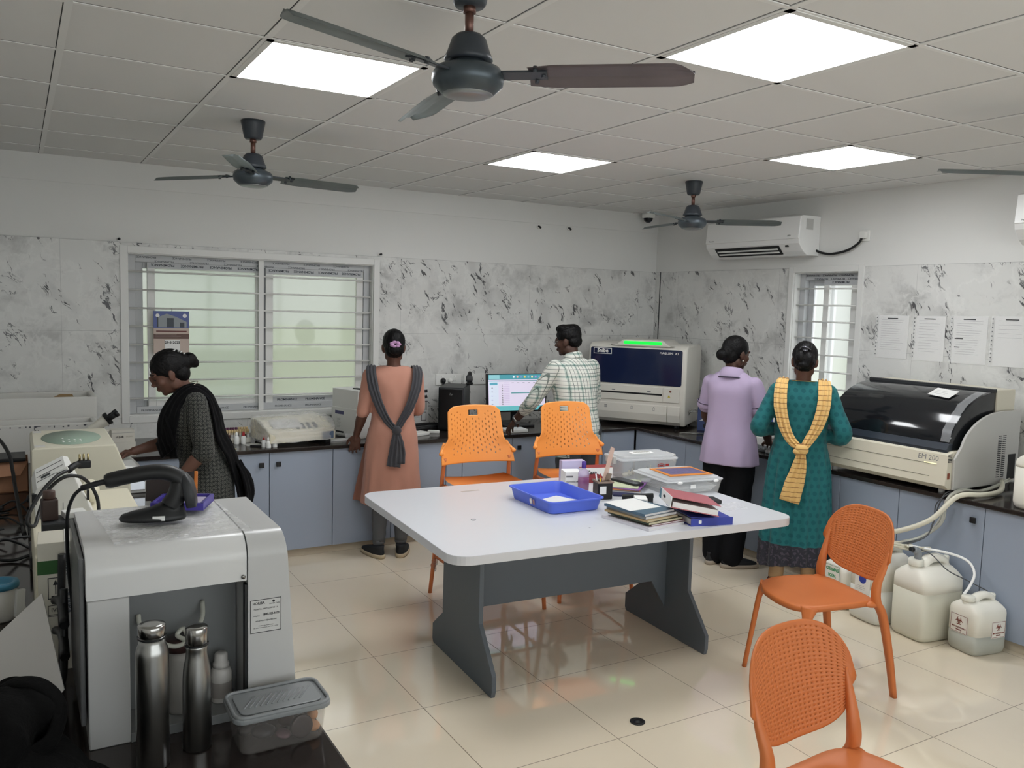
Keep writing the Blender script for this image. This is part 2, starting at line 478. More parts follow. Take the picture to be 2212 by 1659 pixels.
def ring(b, x0, x1, z0, z1, w, y0, y1, bev=0):
    box(b, x0, x0 + w, y0, y1, z0, z1, bev); box(b, x1 - w, x1, y0, y1, z0, z1, bev)
    box(b, x0 + w, x1 - w, y0, y1, z0, z0 + w, bev); box(b, x0 + w, x1 - w, y0, y1, z1 - w, z1, bev)
def window(name, rz, loc, width, z0, z1, sashes, bars_z, post, nprint):
    """built facing -y with x along the wall from 0 to width, y = 0 at the wall face"""
    t = bpy.data.objects.new(name, None); COL.objects.link(t); t.location = loc; t.rotation_euler = (0, 0, rz); t['kind'] = 'structure'
    b = bm_new(); ring(b, -.045, width + .045, z0 - .045, z1 + .045, .047, -.018, .0, .003); obj('architrave', b, UPVC, t)
    b = bm_new(); ring(b, 0, width, z0, z1, .008, 0, .06); obj('window_reveal', b, UPVC, t)
    b = bm_new(); ring(b, .008, width - .008, z0 + .008, z1 - .008, .05, .06, .15, .004); fr = obj('window_frame', b, UPVCF, t)
    for k in range(nprint):
        for r_ in range(2):
            x = .1 + (k + .5 * r_) * (width - .14) / nprint
            text('PROMINANCE', .020, TR((x + .03, .0595, z1 - .023 - .026 * r_), (R(90), 0, 0)) @ Matrix.Rotation(PI, 4, 'Z'), INKF, fr)
            if r_ == 0: text('PROMINANCE', .020, TR((x + .05, .0595, z0 + .03), (R(90), 0, 0)), INKF, fr)
    for (a, c, y, w) in sashes:
        b = bm_new(); ring(b, a, c, z0 + .05, z1 - .05, w, y, y + .03, .003); s = obj('sash', b, UPVC if y < .1 else UPVCF, t)
        b = bm_new(); box(b, a + w - .005, c - w + .005, y + .012, y + .017, z0 + .05 + w - .005, z1 - .05 - w + .005); obj('pane', b, PANE, s)
        films = [(a + .004, c - .004, z1 - .05 - w + .004, z1 - .052)] + ([(a + w, c - w, z0 + .052, z0 + .05 + w - .004)] if a > .5 or width < 1 else [])
        if y < .1:
            b = bm_new()
            for (fa, fc, f0, f1) in films: box(b, fa, fc, y - .001, y + .001, f0, f1)
            fs = obj('protective_film', b, UPVCF, s)
            for (fa, fc, f0, f1) in films:
                n_ = max(1, int((fc - fa) / .17))
                for k in range(n_): text('PROMINANCE', .024, TR((fa + (k + .5) * (fc - fa) / n_, y - .0014, (f0 + f1) / 2), (R(90), 0, 0)) @ (Matrix.Rotation(PI, 4, 'Z') if f0 > 1.3 else Matrix()), INKF, fs, font_w=.0005)
    if width > 1:
        b = bm_new(); box(b, .925, .952, .075, .10, z0 + .05, z1 - .05); obj('shaded_gap_strip', b, mat('shaded_film_grey', '#6d6f73', .5), t)  # dark grey strip stands in for the shaded recess between the sashes
    for z in bars_z:
        b = bm_new(); cyl(b, (.004, .03, z), (width - .004, .03, z), .0065, 10); obj('grille_bar', b, UPVC, t)
    for x in post:
        b = bm_new(); box(b, x - .018, x + .018, .024, .036, z0 + .008, z1 - .008); obj('grille_post', b, UPVC, t)
    return t
window('window_1', 0, (W1[0], YB, 0), W1[1] - W1[0], W1[2], W1[3],
       [(.135, .925, .068, .05), (.95, 1.71, .068, .055), (.06, 1.0, .105, .05)], [1.915 - .1253 * k for k in range(8)], [.907], 7)
window('window_2', -PI / 2, (XR, W2[1], 0), W2[1] - W2[0], W2[2], W2[3],
       [(.23, .53, .068, .05), (.06, .30, .105, .05)], [1.95 - .1253 * k for k in range(8)], [], 3)

b = bm_new(); ring(b, W3[0], W3[1], W3[2], W3[3], .05, YF - .09, YF - .02)
for k in range(1, 5): x = W3[0] + (W3[1] - W3[0]) * k / 5; box(b, x - .025, x + .025, YF - .09, YF - .02, W3[2], W3[3])
w3 = struct('window_added', b, UPVC)  # added glazing out of view, lets extra daylight reach the ceiling
b = bm_new(); box(b, W3[0], W3[1], YF - .058, YF - .054, W3[2], W3[3]); obj('pane', b, PANE, w3)

# ---- outdoors: pale sky and a hazy green field
w = bpy.data.worlds.new('World'); SC.world = w; w.use_nodes = True
wn = w.node_tree; bg = wn.nodes['Background']
tcw = wn.nodes.new('ShaderNodeTexCoord'); sx = wn.nodes.new('ShaderNodeSeparateXYZ'); wn.links.new(tcw.outputs['Generated'], sx.inputs[0])
mr = wn.nodes.new('ShaderNodeMapRange'); mr.inputs[1].default_value = -.12; mr.inputs[2].default_value = .16; wn.links.new(sx.outputs[2], mr.inputs[0])
rp = wn.nodes.new('ShaderNodeValToRGB'); wn.links.new(mr.outputs[0], rp.inputs[0])
rp.color_ramp.elements[0].color = lin('#b9c0ac'); rp.color_ramp.elements[1].color = lin('#eef0ee')
el = rp.color_ramp.elements.new(.55); el.color = lin('#d9dcd6')
my2 = wn.nodes.new('ShaderNodeMapRange'); my2.inputs[1].default_value = -.1; my2.inputs[2].default_value = .3; wn.links.new(sx.outputs[1], my2.inputs[0])
mw = wn.nodes.new('ShaderNodeMix'); mw.data_type = 'RGBA'; mw.inputs[6].default_value = (.9, .9, .93, 1); wn.links.new(my2.outputs[0], mw.inputs[0])
wn.links.new(rp.outputs[0], mw.inputs[7]); wn.links.new(mw.outputs[2], bg.inputs[0])
my = wn.nodes.new('ShaderNodeMapRange'); my.interpolation_type = 'SMOOTHSTEP'      # sky raised towards -y to feed fill through the added glazing
my.inputs[1].default_value = -.6; my.inputs[2].default_value = -.1; my.inputs[3].default_value = SKY_FILL; my.inputs[4].default_value = .41
wn.links.new(sx.outputs[1], my.inputs[0]); wn.links.new(my.outputs[0], bg.inputs[1])
b = bm_new(); box(b, -30, 45, YB + .6, 90, -1.1, -1.0); g_ = obj('grass_field', b, mat('grass_green', '#8f9779', .9, var=.06, vscale=1.5)); tag(g_, 'pale green field of grass beyond the barred windows', 'grass', None, 'stuff')

# ---- worktops
def bullnose(pts): return pts
b = bm_new()
prism(b, [(XL, 5.575), (.6, 5.575), (4.49, 5.575), (4.49, -1.2), (XR - .009, -1.2), (XR - .009, YB - .009), (XL, YB - .009)], CT - .027, CT, 'z', .006, 2)
wt = obj('worktop', b, GRAN); tag(wt, 'dark polished granite worktop running along the window wall and around the corner', 'worktop')
b = bm_new(); prism(b, [(XL + .01, .9), (.597, .9), (.597, 5.573), (XL + .01, 5.573)], CT - .027, CT, 'z', .006, 2)
tag(obj('worktop', b, GRAN), 'dark granite worktop in the near left corner, under the steel bottles', 'worktop')

# ---- base cabinets
def cabinet(label, rz, loc, x0, x1, joints, handles, group='blue grey base cabinets'):
    """front faces -y at y = 0; x along it"""
    t = thing('base_cabinet', label, 'cabinet', loc, rz, group)
    b = bm_new(); box(b, x0, x1, .018, .6, .056, CT - .028); obj('carcass', b, CARC, t)
    js = [x0] + list(joints) + [x1]
    for a, c in zip(js, js[1:]):
        b = bm_new(); box(b, a + .0022, c - .0022, 0, .018, .058, CT - .030, .0015, 1); d = obj('door', b, DOORB, t)
        for hx in handles:
            if a < hx < c:
                b = bm_new(); box(b, hx - .0165, hx + .0165, -.024, -.012, CT - .123, CT - .09, .004); box(b, hx - .007, hx + .007, -.013, .001, CT - .114, CT - .10)
                obj('handle', b, BLACK, d)
    return t
Y0 = 5.6
cabinet('blue grey base cabinet under the window, left of the black knobs pair', 0, (0, Y0, 0), .62, 1.0, [], [])
cabinet('blue grey base cabinet with two black knobs, below the plastic-wrapped analyser', 0, (0, Y0, 0), 1.0, 1.867, [1.432], [1.377, 1.489])
cabinet('blue grey base cabinet behind the woman in the salmon dress', 0, (0, Y0, 0), 1.867, 2.735, [2.30], [2.245, 2.355])
cabinet('blue grey base cabinet behind the left orange perforated chair', 0, (0, Y0, 0), 2.735, 3.735, [2.87, 3.30], [3.355])
cabinet('blue grey base cabinet beneath the white analyser in the corner', 0, (0, Y0, 0), 3.735, 4.5, [4.17], [])
X0 = 4.515
cabinet('blue grey base cabinet in the corner, behind the woman in lavender', -PI / 2, (X0, 5.6, 0), 0, 1.20, [.62], [])
cabinet('blue grey base cabinet between the lavender and the teal clothed women', -PI / 2, (X0, 5.6, 0), 1.20, 2.07, [1.65], [])
cabinet('blue grey base cabinet under the cream analyser with the dark lid', -PI / 2, (X0, 5.6, 0), 2.07, 3.01, [2.49], [2.955], )
cabinet('blue grey base cabinet behind the jerrycans of waste', -PI / 2, (X0, 5.6, 0), 3.01, 4.05, [3.53], [2.965, 3.58][:0])
cabinet('blue grey base cabinet at the near end of the right worktop', -PI / 2, (X0, 5.6, 0), 4.05, 5.1, [4.57], [])
cabinet('blue grey base cabinet under the near left worktop', PI / 2, (.58, .95, 0), 0, 1.05, [.52], [.46, .58])
cabinet('blue grey base cabinet under the silver grey analyser', PI / 2, (.58, 2.0, 0), 0, 1.05, [.52], [.46, .58])
cabinet('blue grey base cabinet beside the woman in the dark dress', PI / 2, (.58, 3.05, 0), 0, 1.2, [.6], [.54, .66])
cabinet('blue grey base cabinet in the left corner by the microscope', PI / 2, (.58, 4.25, 0), 0, 1.3, [.65], [.59, .71])
# ================================================================== CEILING FANS
FANM = mat('fan_grey_metal', '#4d555b', .35, .5, var=.12, vscale=9)
FAND = mat('fan_dark_paint', '#34393f', .4)
BLADE = mat('dusty_fan_blade', '#949c9c', .42, .25, var=.22, vscale=7)
BLADER = mat('rust_tinted_fan_blade', '#837a7c', .4, .25, var=.3, vscale=5)
def fan(label, x, y, ang, zb=2.37, rusty=None, pitch=-13):
    t = thing('ceiling_fan', label, 'ceiling fan', (x, y, H), 0, 'ceiling fans')
    d = zb - H
    b = bm_new(); lathe(b, [(0, -.092), (.038, -.092), (.044, -.084), (.056, -.025), (.060, -.006), (.058, 0), (0, 0)], 28); c = obj('canopy', b, FAND, t)
    b = bm_new(); lathe(b, [(.012, d + .10), (.012, -.09)], 14); lathe(b, [(.017, -.108), (.017, -.09)], 14); obj('downrod', b, mat('copper_brown_rod', '#6b4d44', .35, .6), t)
    b = bm_new(); lathe(b, [(.06, d + .035), (.066, d + .04), (.062, d + .052), (.058, d + .06), (.046, d + .095), (.034, d + .106), (.014, d + .110), (0, d + .110)], 32); obj('motor_cup', b, FAND, t)
    b = bm_new(); lathe(b, [(0, d - .052), (.068, d - .050), (.074, d - .046), (.094, d - .028), (.098, d - .01), (.096, d + .004), (.086, d + .018), (.05, d + .03), (.045, d + .045), (0, d + .045)], 40); mo = obj('motor', b, FANM, t)
    b = bm_new(); lathe(b, [(0, d - .058), (.05, d - .057), (.066, d - .053), (.07, d - .047)], 36); obj('bottom_cap', b, mat('fan_silver_cap', '#8d9294', .3, .6), mo)
    for k in range(3):
        b = bm_new()
        pts = [(.165, -.052), (.19, -.062), (.50, -.066), (.575, -.060), (.60, -.03), (.60, .02), (.585, .05), (.55, .062), (.19, .058), (.165, .048)]
        M = Matrix.Rotation(R(ang + 120 * k), 4, 'Z') @ Matrix.Translation((0, 0, d)) @ Matrix.Rotation(R(pitch), 4, 'X')
        tb = bmesh.new()
        nseg, nx = 14, 24      # a cambered sheet with two pressed ribs
        def sec(u, v):
            x = .165 + .435 * u; w0 = .05 + .012 * min(1, u * 6); tip = max(0, (u - .86) / .14); y = (v - .5) * 2
            wl = w0 * (1 - .75 * tip ** 2.2 * (1 if y < 0 else .45)); yy = y * wl + (.012 * tip if y < 0 else 0)
            return Vector((x, yy, -.012 * y * y + .006 + .003 * math.exp(-((y - .45) / .1) ** 2) + .003 * math.exp(-((y + .45) / .1) ** 2)))
        grid_sheet(b, nx, nseg, sec, .003, M)
        bl = obj('blade', b, BLADER if rusty == k else BLADE, t)
        b = bm_new(); box(b, .085, .215, -.022, .022, -.004, .002, .002, M=M)
        for px, py in ((.185, -.028), (.185, .028), (.205, 0)): lathe(b, [(.006, -.010), (.006, .008)], 10, M=M @ Matrix.Translation((px, py, 0)))
        obj('blade_iron', b, FAND, bl)
    return t
fan('nearest and largest ceiling fan, hung over the white table', 1.066, 2.10, 81, rusty=2)
fan('ceiling fan hung in front of the wide barred window', 1.045, 4.42, 9)
fan('ceiling fan hung in front of the white air conditioner', 4.04, 4.50, 82)
fan('ceiling fan of which only one blade tip reaches into view', 3.865, 1.935, 150)

# ================================================================== AIR CONDITIONERS
ACW = mat('air_conditioner_white', '#e6e6e4', .3)
def aircon(label, y, w=1.12, z0=2.195):
    """faces -x; runs along y from y to y - w"""
    t = thing('air_conditioner', label, 'air conditioner', (XR - .001, y, z0), -PI / 2, 'wall air conditioners')
    prof = [(0, .0), (-.13, .0), (-.175, .03), (-.222, .085), (-.228, .12), (-.212, .285), (-.195, .295), (0, .295)]
    b = bm_new(); prism(b, [(p[0], p[1]) for p in prof], 0, w, 'x', .006, 3); body = obj('body', b, ACW, t)
    b = bm_new(); prism(b, [(-.2285, .118), (-.2345, .122), (-.2185, .283), (-.2125, .283)], .004, w - .004, 'x'); obj('front_panel', b, ACW, body)
    M = TR((0, -.183, .044), (math.atan2(.055, -.047) * 0, 0, 0))
    b = bm_new(); prism(b, [(-.160, .014), (-.216, .075), (-.2195, .072), (-.163, .010)], .10, w - .2, 'x'); obj('outlet', b, BLACK, body)
    for k in range(2):
        b = bm_new(); prism(b, [(-.178 - .02 * k, .024 + .022 * k), (-.187 - .02 * k, .033 + .022 * k), (-.19 - .02 * k, .031 + .022 * k), (-.181 - .02 * k, .021 + .022 * k)], .12, w - .22, 'x'); obj('louver', b, ACW, body)
    F = FACE((w - .16, -.2275, .235), (0, -1, .1))
    b = bm_new(); box(b, w + .0, w + .0012, -.155, -.08, .19, .27); obj('rating_sticker', b, mat('grey_sticker', '#b9b9b6', .5), body)
    n_ = (0, -.995, .1)
    text('Panasonic', .014, FACE((.07, -.2335, .138), n_), GREYINK, body)
    text('ECO', .014, FACE((w - .09, -.2335, .143), n_), INK, body)
    b = bm_new(); box(b, w - .14, w - .11, -.214, -.206, .062, .076); obj('indicator', b, BLACK, body)
    return t
aircon('white split air conditioner on the wall above the narrow window', 5.42, .985)
aircon('white split air conditioner cut off at the photo\'s edge, high on the wall', 2.855)
b = bm_new(); prism(b, rrect(-.04, .04, -.04, .04, .006), 0, .012, 'z', .002, 1, FACE((XR, 4.035, 2.325), (-1, 0, 0)))
so = obj('wall_socket', b, WHITEP); tag(so, 'small white wall socket beside the air conditioner', 'socket')
b = bm_new(); prism(b, rrect(-.024, .024, -.026, .026, .008), .012, .04, 'z', .005, 2, FACE((XR, 4.035, 2.33), (-1, 0, 0))); obj('plug', b, WHITEP, so)
b = bm_new(); tube(b, [(XR - .03, 4.04, 2.31), (XR - .03, 4.07, 2.27), (XR - .03, 4.16, 2.225), (XR - .03, 4.29, 2.205), (XR - .03, 4.38, 2.215), (XR - .03, 4.44, 2.235)], .009, 10, 6)
tag(obj('black_cable', b, BLACK), 'short black cable looping from the air conditioner to its wall socket', 'cable')
# camera dome
t = thing('dome_camera', 'small white dome security camera in the ceiling corner', 'camera', (5.05, 6.22, H - .003))
b = bm_new(); lathe(b, [(0, -.045), (.05, -.045), (.058, -.04), (.062, 0), (0, 0)], 28); obj('housing', b, WHITEP, t)
b = bm_new(); lathe(b, [(0, -.088), (.018, -.085), (.034, -.072), (.042, -.055), (.044, -.044), (0, -.044)], 28); obj('dome', b, mat('dark_dome', '#1d1f24', .1), t)
# cable ends sticking out of the wall
for i, (x, z) in enumerate(((3.929, 2.445), (4.244, 2.452))):
    t = thing('wall_cable_stub', ['dark cable end poking out of the white wall, the one farther from the camera dome', 'dark cable end poking out of the white wall, the one nearer the camera dome'][i], 'cable', (x, YB - .0, z), 0, 'cable ends in the back wall')
    b = bm_new(); lathe(b, [(.019, 0), (.017, .004), (.012, .006)], 14, M=FACE((0, 0, 0), (0, -1, 0))); obj('grommet', b, WHITEP, t)
    b = bm_new(); tube(b, [(0, .01, .002), (0, -.02, -.002), (.004, -.035, -.016)], .008, 8, 3); obj('cable', b, BLACK, t)
for i, (x, z) in enumerate(((.607, 2.125), (2.475, 2.125))):
    b = bm_new(); lathe(b, [(.006, 0), (.006, .025), (.009, .03), (0, .034)], 10, M=TR((x, YB, z), (R(90), 0, 0)))
    tag(obj('wall_hook', b, DARKGREY), ['small dark hook above the wide window\'s far left corner', 'small dark hook above the wide window\'s corner over the woman in salmon'][i], 'hook', 'small hooks above the window')

# ================================================================== TABLE
TABT = mat('white_table_laminate', '#cfd1d6', .33)
TABE = mat('grey_white_edge_band', '#cfcfd1', .4)
TABL = mat('slate_grey_laminate', '#5f666d', .5)
TX, TY, TRZ = 2.435, 3.51, R(-3.2)
tb_ = thing('work_table', 'big white table with rounded corners and slate grey panel legs', 'table', (TX, TY, 0), TRZ)
b = bm_new(); prism(b, rrect(-.925, .925, -.625, .625, .09, 8), .7115, .7495, 'z', .002, 2); top = obj('table_top', b, TABE, tb_)
b = bm_new(); prism(b, rrect(-.9245, .9245, -.6245, .6245, .09, 8), .7495, .7505, 'z'); obj('top_laminate', b, TABT, top)
prof = [(-.375, .03), (-.375, .10), (-.22, .29), (-.22, .7115), (.21, .7115), (.21, .20), (.34, .10), (.34, .02), (.33, 0), (-.365, 0)]
for s in (-1, 1):
    b = bm_new(); x = s * .605; prism(b, prof, x - .011, x + .011, 'x', .0015, 1); obj('panel_leg', b, TABL, tb_)
b = bm_new(); prism(b, [(-.594, .7115), (.594, .7115), (.594, .14), (.50, .295), (-.50, .295), (-.594, .14)], -.03, -.012, 'y', .001, 1); obj('modesty_panel', b, TABL, tb_)
b = bm_new(); prism(b, rrect(-.055, .055, -.009, .009, .003), .7506, .7511, 'z', M=TR((-.36, .47, 0), (0, 0, R(4)))); obj('worn_patch', b, mat('worn_beige', '#b9b2ab', .6), top)
b = bm_new(); tube(b, [(.012 * math.cos(k / 8 * PI * 1.6), .012 * math.sin(k / 8 * PI * 1.6), 0) for k in range(9)], .0012, 6, M=TR((-.6, -.1, .7512))); obj('pen_scribble', b, GREYINK, top)
b = bm_new(); ellip(b, (-.16, -.42, .7508), (.005, .004, .0008)); obj('stain', b, INK, top)

# ================================================================== ORANGE PERFORATED CHAIRS (steel legs)
OR1 = mat('bright_orange_plastic', '#f49a48', .42)
OR1L = mat('orange_powder_coated_steel', '#c97445', .4)
CLEAR = mat('clear_wrap', '#f4f4f4', .15, trans=.9, ior=1.3, alpha=.55)
def perforated(bm, sheet, nu, nv, hole, thick, hu=.3, hv=.3, ins=1):
    """slab made cell by cell: sheet(u, v) point; hole(i, j) True cuts an 8-sided hole in that cell"""
    t = bmesh.new(); V = {}
    def vert(u, v):
        k = (round(u, 6), round(v, 6))
        if k not in V: V[k] = t.verts.new(sheet(u, v))
        return V[k]
    for j in range(nv):
        for i in range(nu):
            u0, u1, v0, v1 = i / nu, (i + 1) / nu, j / nv, (j + 1) / nv
            um, vm = (u0 + u1) / 2, (v0 + v1) / 2; a, c = (u1 - u0) / 2, (v1 - v0) / 2
            O = [(u0, v0), (um, v0), (u1, v0), (u1, vm), (u1, v1), (um, v1), (u0, v1), (u0, vm)]
            if not hole(i, j):
                f = t.faces.new([vert(*p) for p in O]); f.smooth = True; continue
            q = [(-.72, -.72), (0, -1), (.72, -.72), (1, 0), (.72, .72), (0, 1), (-.72, .72), (-1, 0)]
            I = [(um + x * a * hu, vm + y * c * hv) for x, y in q]
            for k in range(8):
                l = (k + 1) % 8
                f = t.faces.new([vert(*O[k]), vert(*O[l]), vert(*I[l]), vert(*I[k])]); f.smooth = True
    bmesh.ops.recalc_face_normals(t, faces=t.faces[:])
    bmesh.ops.solidify(t, geom=t.faces[:], thickness=thick)
    for f in t.faces: f.smooth = True
    merge(bm, t)
def visitor_chair(label):
    """faces -y; origin on the floor under the seat's middle"""
    t = thing('visitor_chair', label, 'chair', (0, 0, 0), 0, 'tall orange chairs with pierced backs')
    # seat
    def seat_f(u, v):
        x = (u - .5) * 2; y = v
        w = .225 * (1 - .12 * (abs(y - .5) * 2) ** 4)
        r = .98 if abs(x) > .8 else 1
        z = .700 + .012 * x * x - .030 * max(0, (.25 - y) / .25) ** 2 + .012 * max(0, (y - .7) / .3) ** 2
        yy = -.215 + .43 * y
        yy = yy * (1 - .06 * x ** 4)
        return Vector((x * w, yy, z))
    b = bm_new(); grid_sheet(b, 24, 20, seat_f, .012); obj('seat', b, OR1, t)
    # backrest: shield with a hand slot, slots of three lengths, flared wings low down
    def back_f(u, v):
        x = (u - .5) * 2
        z = .80 + .345 * v
        w = .175 + .02 * (1 - v)
        w += .048 * (lambda q: q * q * (3 - 2 * q))(max(0, min(1, (.48 - v) / .26)))
        top = -.012 * x * x - .028 * max(0, (abs(x) - .72) / .28) ** 2 * (v > .5) * v
        y = .205 + .05 * (1 - v) * 0 + .065 * v - .045 * x * x * (1 - .35 * v) - .03 * max(0, .3 - v) * abs(x) ** 3
        return Vector((x * w, y, z + top * v))
    NU, NV = 34, 22
    def hole(i, j):
        u, v = (i + .5) / NU, (j + .5) / NV
        if j < 3 or j > NV - 3 or i < 2 or i > NU - 3: return False
        if (i + 2 * (j % 2)) % 2 or (i // 2 + j) % 2: return False
        if v > .76 and abs(u - .5) < .22: return False
        if v < .36 and abs(u - .5) > .36: return False
        return True
    b = bm_new()
    def hole2(i, j):
        u, v = (i + .5) / NU, (j + .5) / NV
        if .83 < v < .93 and abs(u - .5) < .10: return None
        return hole(i, j)
    # hand slot: leave the cells out altogether
    tt = bmesh.new(); V = {}
    def vert(u, v):
        k = (round(u, 6), round(v, 6))
        if k not in V: V[k] = tt.verts.new(back_f(u, v))
        return V[k]
    for j in range(NV):
        for i in range(NU):
            h = hole2(i, j)
            if h is None: continue
            u0, u1, v0, v1 = i / NU, (i + 1) / NU, j / NV, (j + 1) / NV; um, vm = (u0 + u1) / 2, (v0 + v1) / 2; a, c = (u1 - u0) / 2, (v1 - v0) / 2
            O = [(u0, v0), (um, v0), (u1, v0), (u1, vm), (u1, v1), (um, v1), (u0, v1), (u0, vm)]
            if not h: tt.faces.new([vert(*p) for p in O]); continue
            hv = .38 + .5 * math.sin(PI * vm)
            I = [(um + x * a * .42, vm + y * c * hv) for x, y in [(-.8, -.8), (0, -1), (.8, -.8), (1, 0), (.8, .8), (0, 1), (-.8, .8), (-1, 0)]]
            for k in range(8):
                l = (k + 1) % 8; tt.faces.new([vert(*O[k]), vert(*O[l]), vert(*I[l]), vert(*I[k])])
    bmesh.ops.recalc_face_normals(tt, faces=tt.faces[:]); bmesh.ops.solidify(tt, geom=tt.faces[:], thickness=.006)
    for f in tt.faces: f.smooth = True
    merge(b, tt); bk = obj('backrest', b, OR1, t)
    for s in (-1, 1):      # the rolled horn where the wing meets the post
        b = bm_new(); tube(b, [(s * .205, .205, .925), (s * .218, .196, .900), (s * .230, .182, .884), (s * .240, .165, .872)], .010, 12, 4, scale=None); ellip(b, (s * .240, .163, .868), (.016, .014, .013), (R(-20), 0, 0)); obj('back_wing', b, OR1, bk)
    # legs
    for s in (-1, 1):
        b = bm_new(); tube(b, [(s * .215, .172, .84), (s * .222, .19, .70), (s * .23, .215, .45), (s * .258, .255, 0)], .0125, 12, 6); obj('leg', b, OR1L, t)
        b = bm_new(); tube(b, [(s * .205, -.05, .672), (s * .205, -.15, .665), (s * .215, -.19, .62), (s * .235, -.235, .3), (s * .25, -.262, 0)], .0125, 12, 6); obj('leg', b, OR1L, t)
        b = bm_new(); tube(b, [(s * .222, .19, .675), (s * .205, -.05, .675)], .011, 10); obj('seat_rail', b, OR1L, t)
        b = bm_new(); tube(b, [(s * .243, .235, .235), (s * .238, -.24, .235)], .009, 10); obj('stretcher', b, OR1L, t)
        b = bm_new()
        for q in range(5): ellip(b, (s * .24 + random.uniform(-.012, .012), .232 + random.uniform(-.012, .012), .205 - .014 * q), (.020 - .002 * q, .018, .016), (random.random(), random.random(), 0), 10, 8)
        obj('plastic_wrap', b, CLEAR, t)
    b = bm_new(); tube(b, [(-.245, .235, .235), (.245, .235, .235)], .009, 10); obj('stretcher', b, OR1L, t)
    b = bm_new(); tube(b, [(-.238, -.24, .235), (.238, -.24, .235)], .009, 10); obj('stretcher', b, OR1L, t)
    return t
c1 = visitor_chair('tall orange chair with pierced back, beside the woman in salmon')
c1.location = (2.385, 4.30, 0); c1.rotation_euler.z = R(-3)
dup(c1, (3.035, 4.30, 0), R(-7), 'tall orange chair with pierced back, in front of the man in the checked shirt')

# ================================================================== ORANGE SHELL CHAIRS (all plastic)
OR2 = mat('burnt_orange_plastic', '#c9713b', .45)
def shell_chair(label):
    """faces -y; origin on the floor under the seat's middle"""
    t = thing('plastic_chair', label, 'chair', (0, 0, 0), 0, 'burnt orange plastic chairs')
    sw, sd = .215, .205
    pts = []
    for k in range(48):
        a = 2 * PI * k / 48; c, s = math.cos(a), math.sin(a); e = 2 / 4.2
        x = math.copysign(abs(c) ** e, c); y = math.copysign(abs(s) ** e, s)
        pts.append((x * sw * (1 - .06 * (y > 0) * y), y * sd - .02 * (y < 0) * (1 - x * x)))
    b = bm_new(); tt = bmesh.new()
    def zz(x, y, r): return .445 + .012 * (x / sw) ** 2 * r - .012 * r * max(0, -y / sd) ** 2 - .006 * (1 - r)
    rings = []
    for r in (0, .3, .6, .85, .97, 1.0):
        rings.append([tt.verts.new((x * r, y * r, zz(x * r, y * r, r) - (.004 if r == 1 else 0))) for x, y in pts] if r else [tt.verts.new((0, 0, zz(0, 0, 0)))])
    lowr = [tt.verts.new((x, y, zz(x, y, 1) - .026)) for x, y in pts]; low2 = [tt.verts.new((x * .95, y * .95, zz(x, y, 1) - .026)) for x, y in pts]; low3 = [tt.verts.new((x * .9, y * .9, zz(x, y, 1) - .014)) for x, y in pts]
    rings += [lowr, low2, low3]
    for A, B in zip(rings, rings[1:]):
        for i in range(48):
            j = (i + 1) % 48
            if len(A) == 1: tt.faces.new([A[0], B[i], B[j]])
            else: tt.faces.new([A[i], B[i], B[j], A[j]])
    tt.faces.new(low3); bmesh.ops.recalc_face_normals(tt, faces=tt.faces[:])
    for f in tt.faces: f.smooth = True
    merge(b, tt); obj('seat', b, OR2, t)
    # pierced back: a curved oval shell whose cells carry small round holes
    NU, NV = 23, 25
    def back_f(u, v):
        x = (u - .5) * 2
        k = .5 + .5 * v
        w = .212 + .026 * min(1, v * 1.4)
        q_ = max(0, 1 - abs(x) ** 3.2) ** .5; hi = .655 + .182 * q_; lo = .615 - .100 * q_
        z = lo + (hi - lo) * v
        y = .185 + .085 * ((z - .45) / .36) + .012 - .05 * x * x * (.75 + .25 * v)
        wx = w
        return Vector((x * wx, y, z))
    def hole(i, j): return 1 <= i <= NU - 2 and 1 <= j <= NV - 2
    b = bm_new(); perforated(b, back_f, NU, NV, lambda i, j: hole(i, j), .007, .27, .25)
    obj('backrest', b, OR2, t)
    for s in (-1, 1):      # the post that carries the back, running on into the rear leg
        b = bm_new()
        sec = [(.023 * math.copysign(abs(math.cos(a)) ** .8, math.cos(a)), .016 * math.copysign(abs(math.sin(a)) ** .8, math.sin(a))) for a in [2 * PI * k / 14 for k in range(14)]]
        P = smooth_path([(s * .212, .216, .68), (s * .210, .197, .61), (s * .200, .172, .53), (s * .204, .170, .455), (s * .212, .205, .38), (s * .225, .245, .19), (s * .236, .275, 0)], 6)
        n = len(P); sweep(b, P, sec, scale=[.2 + .9 * min(1, (i / n) * 2.6) ** .8 if i < n * .55 else 1.15 - .35 * (i / n - .55) / .45 for i in range(n)])
        ellip(b, (s * .197, .155, .438), (.024, .040, .016)); obj('leg', b, OR2, t)
        b = bm_new(); P = smooth_path([(s * .175, -.165, .435), (s * .19, -.185, .37), (s * .205, -.205, .2), (s * .222, -.228, 0)], 6); n = len(P)
        sweep(b, P, sec, scale=[1.45 - .75 * min(1, i / (n * .3)) + .25 * 1 - .25 * i / n for i in range(n)]); obj('leg', b, OR2, t)
    return t
c3 = shell_chair('burnt orange plastic chair with pierced back, beside the jerrycans')
c3.location = (3.265, 2.645, 0); c3.rotation_euler.z = R(-90 - 14 + 0)
dup(c3, (1.985, 1.41, 0), R(4), 'burnt orange plastic chair nearest the camera, cut off by the lower edge')
# ================================================================== INSTRUMENTS ON THE BACK AND RIGHT WORKTOPS
MACH = mat('analyser_warm_white', '#dcd9d0', .38)
NAVY = mat('navy_window', '#1b2544', .08, spec=.6)
GLASSC = mat('clear_plastic_box', '#eef0f1', .12, trans=.0, alpha=.22, ior=1.4)
FILM = mat('thin_plastic_film', '#ffffff', .08, alpha=.30, bump=.9, bscale=38)
WHITEM = mat('plain_white', '#f0f0ee', .5)
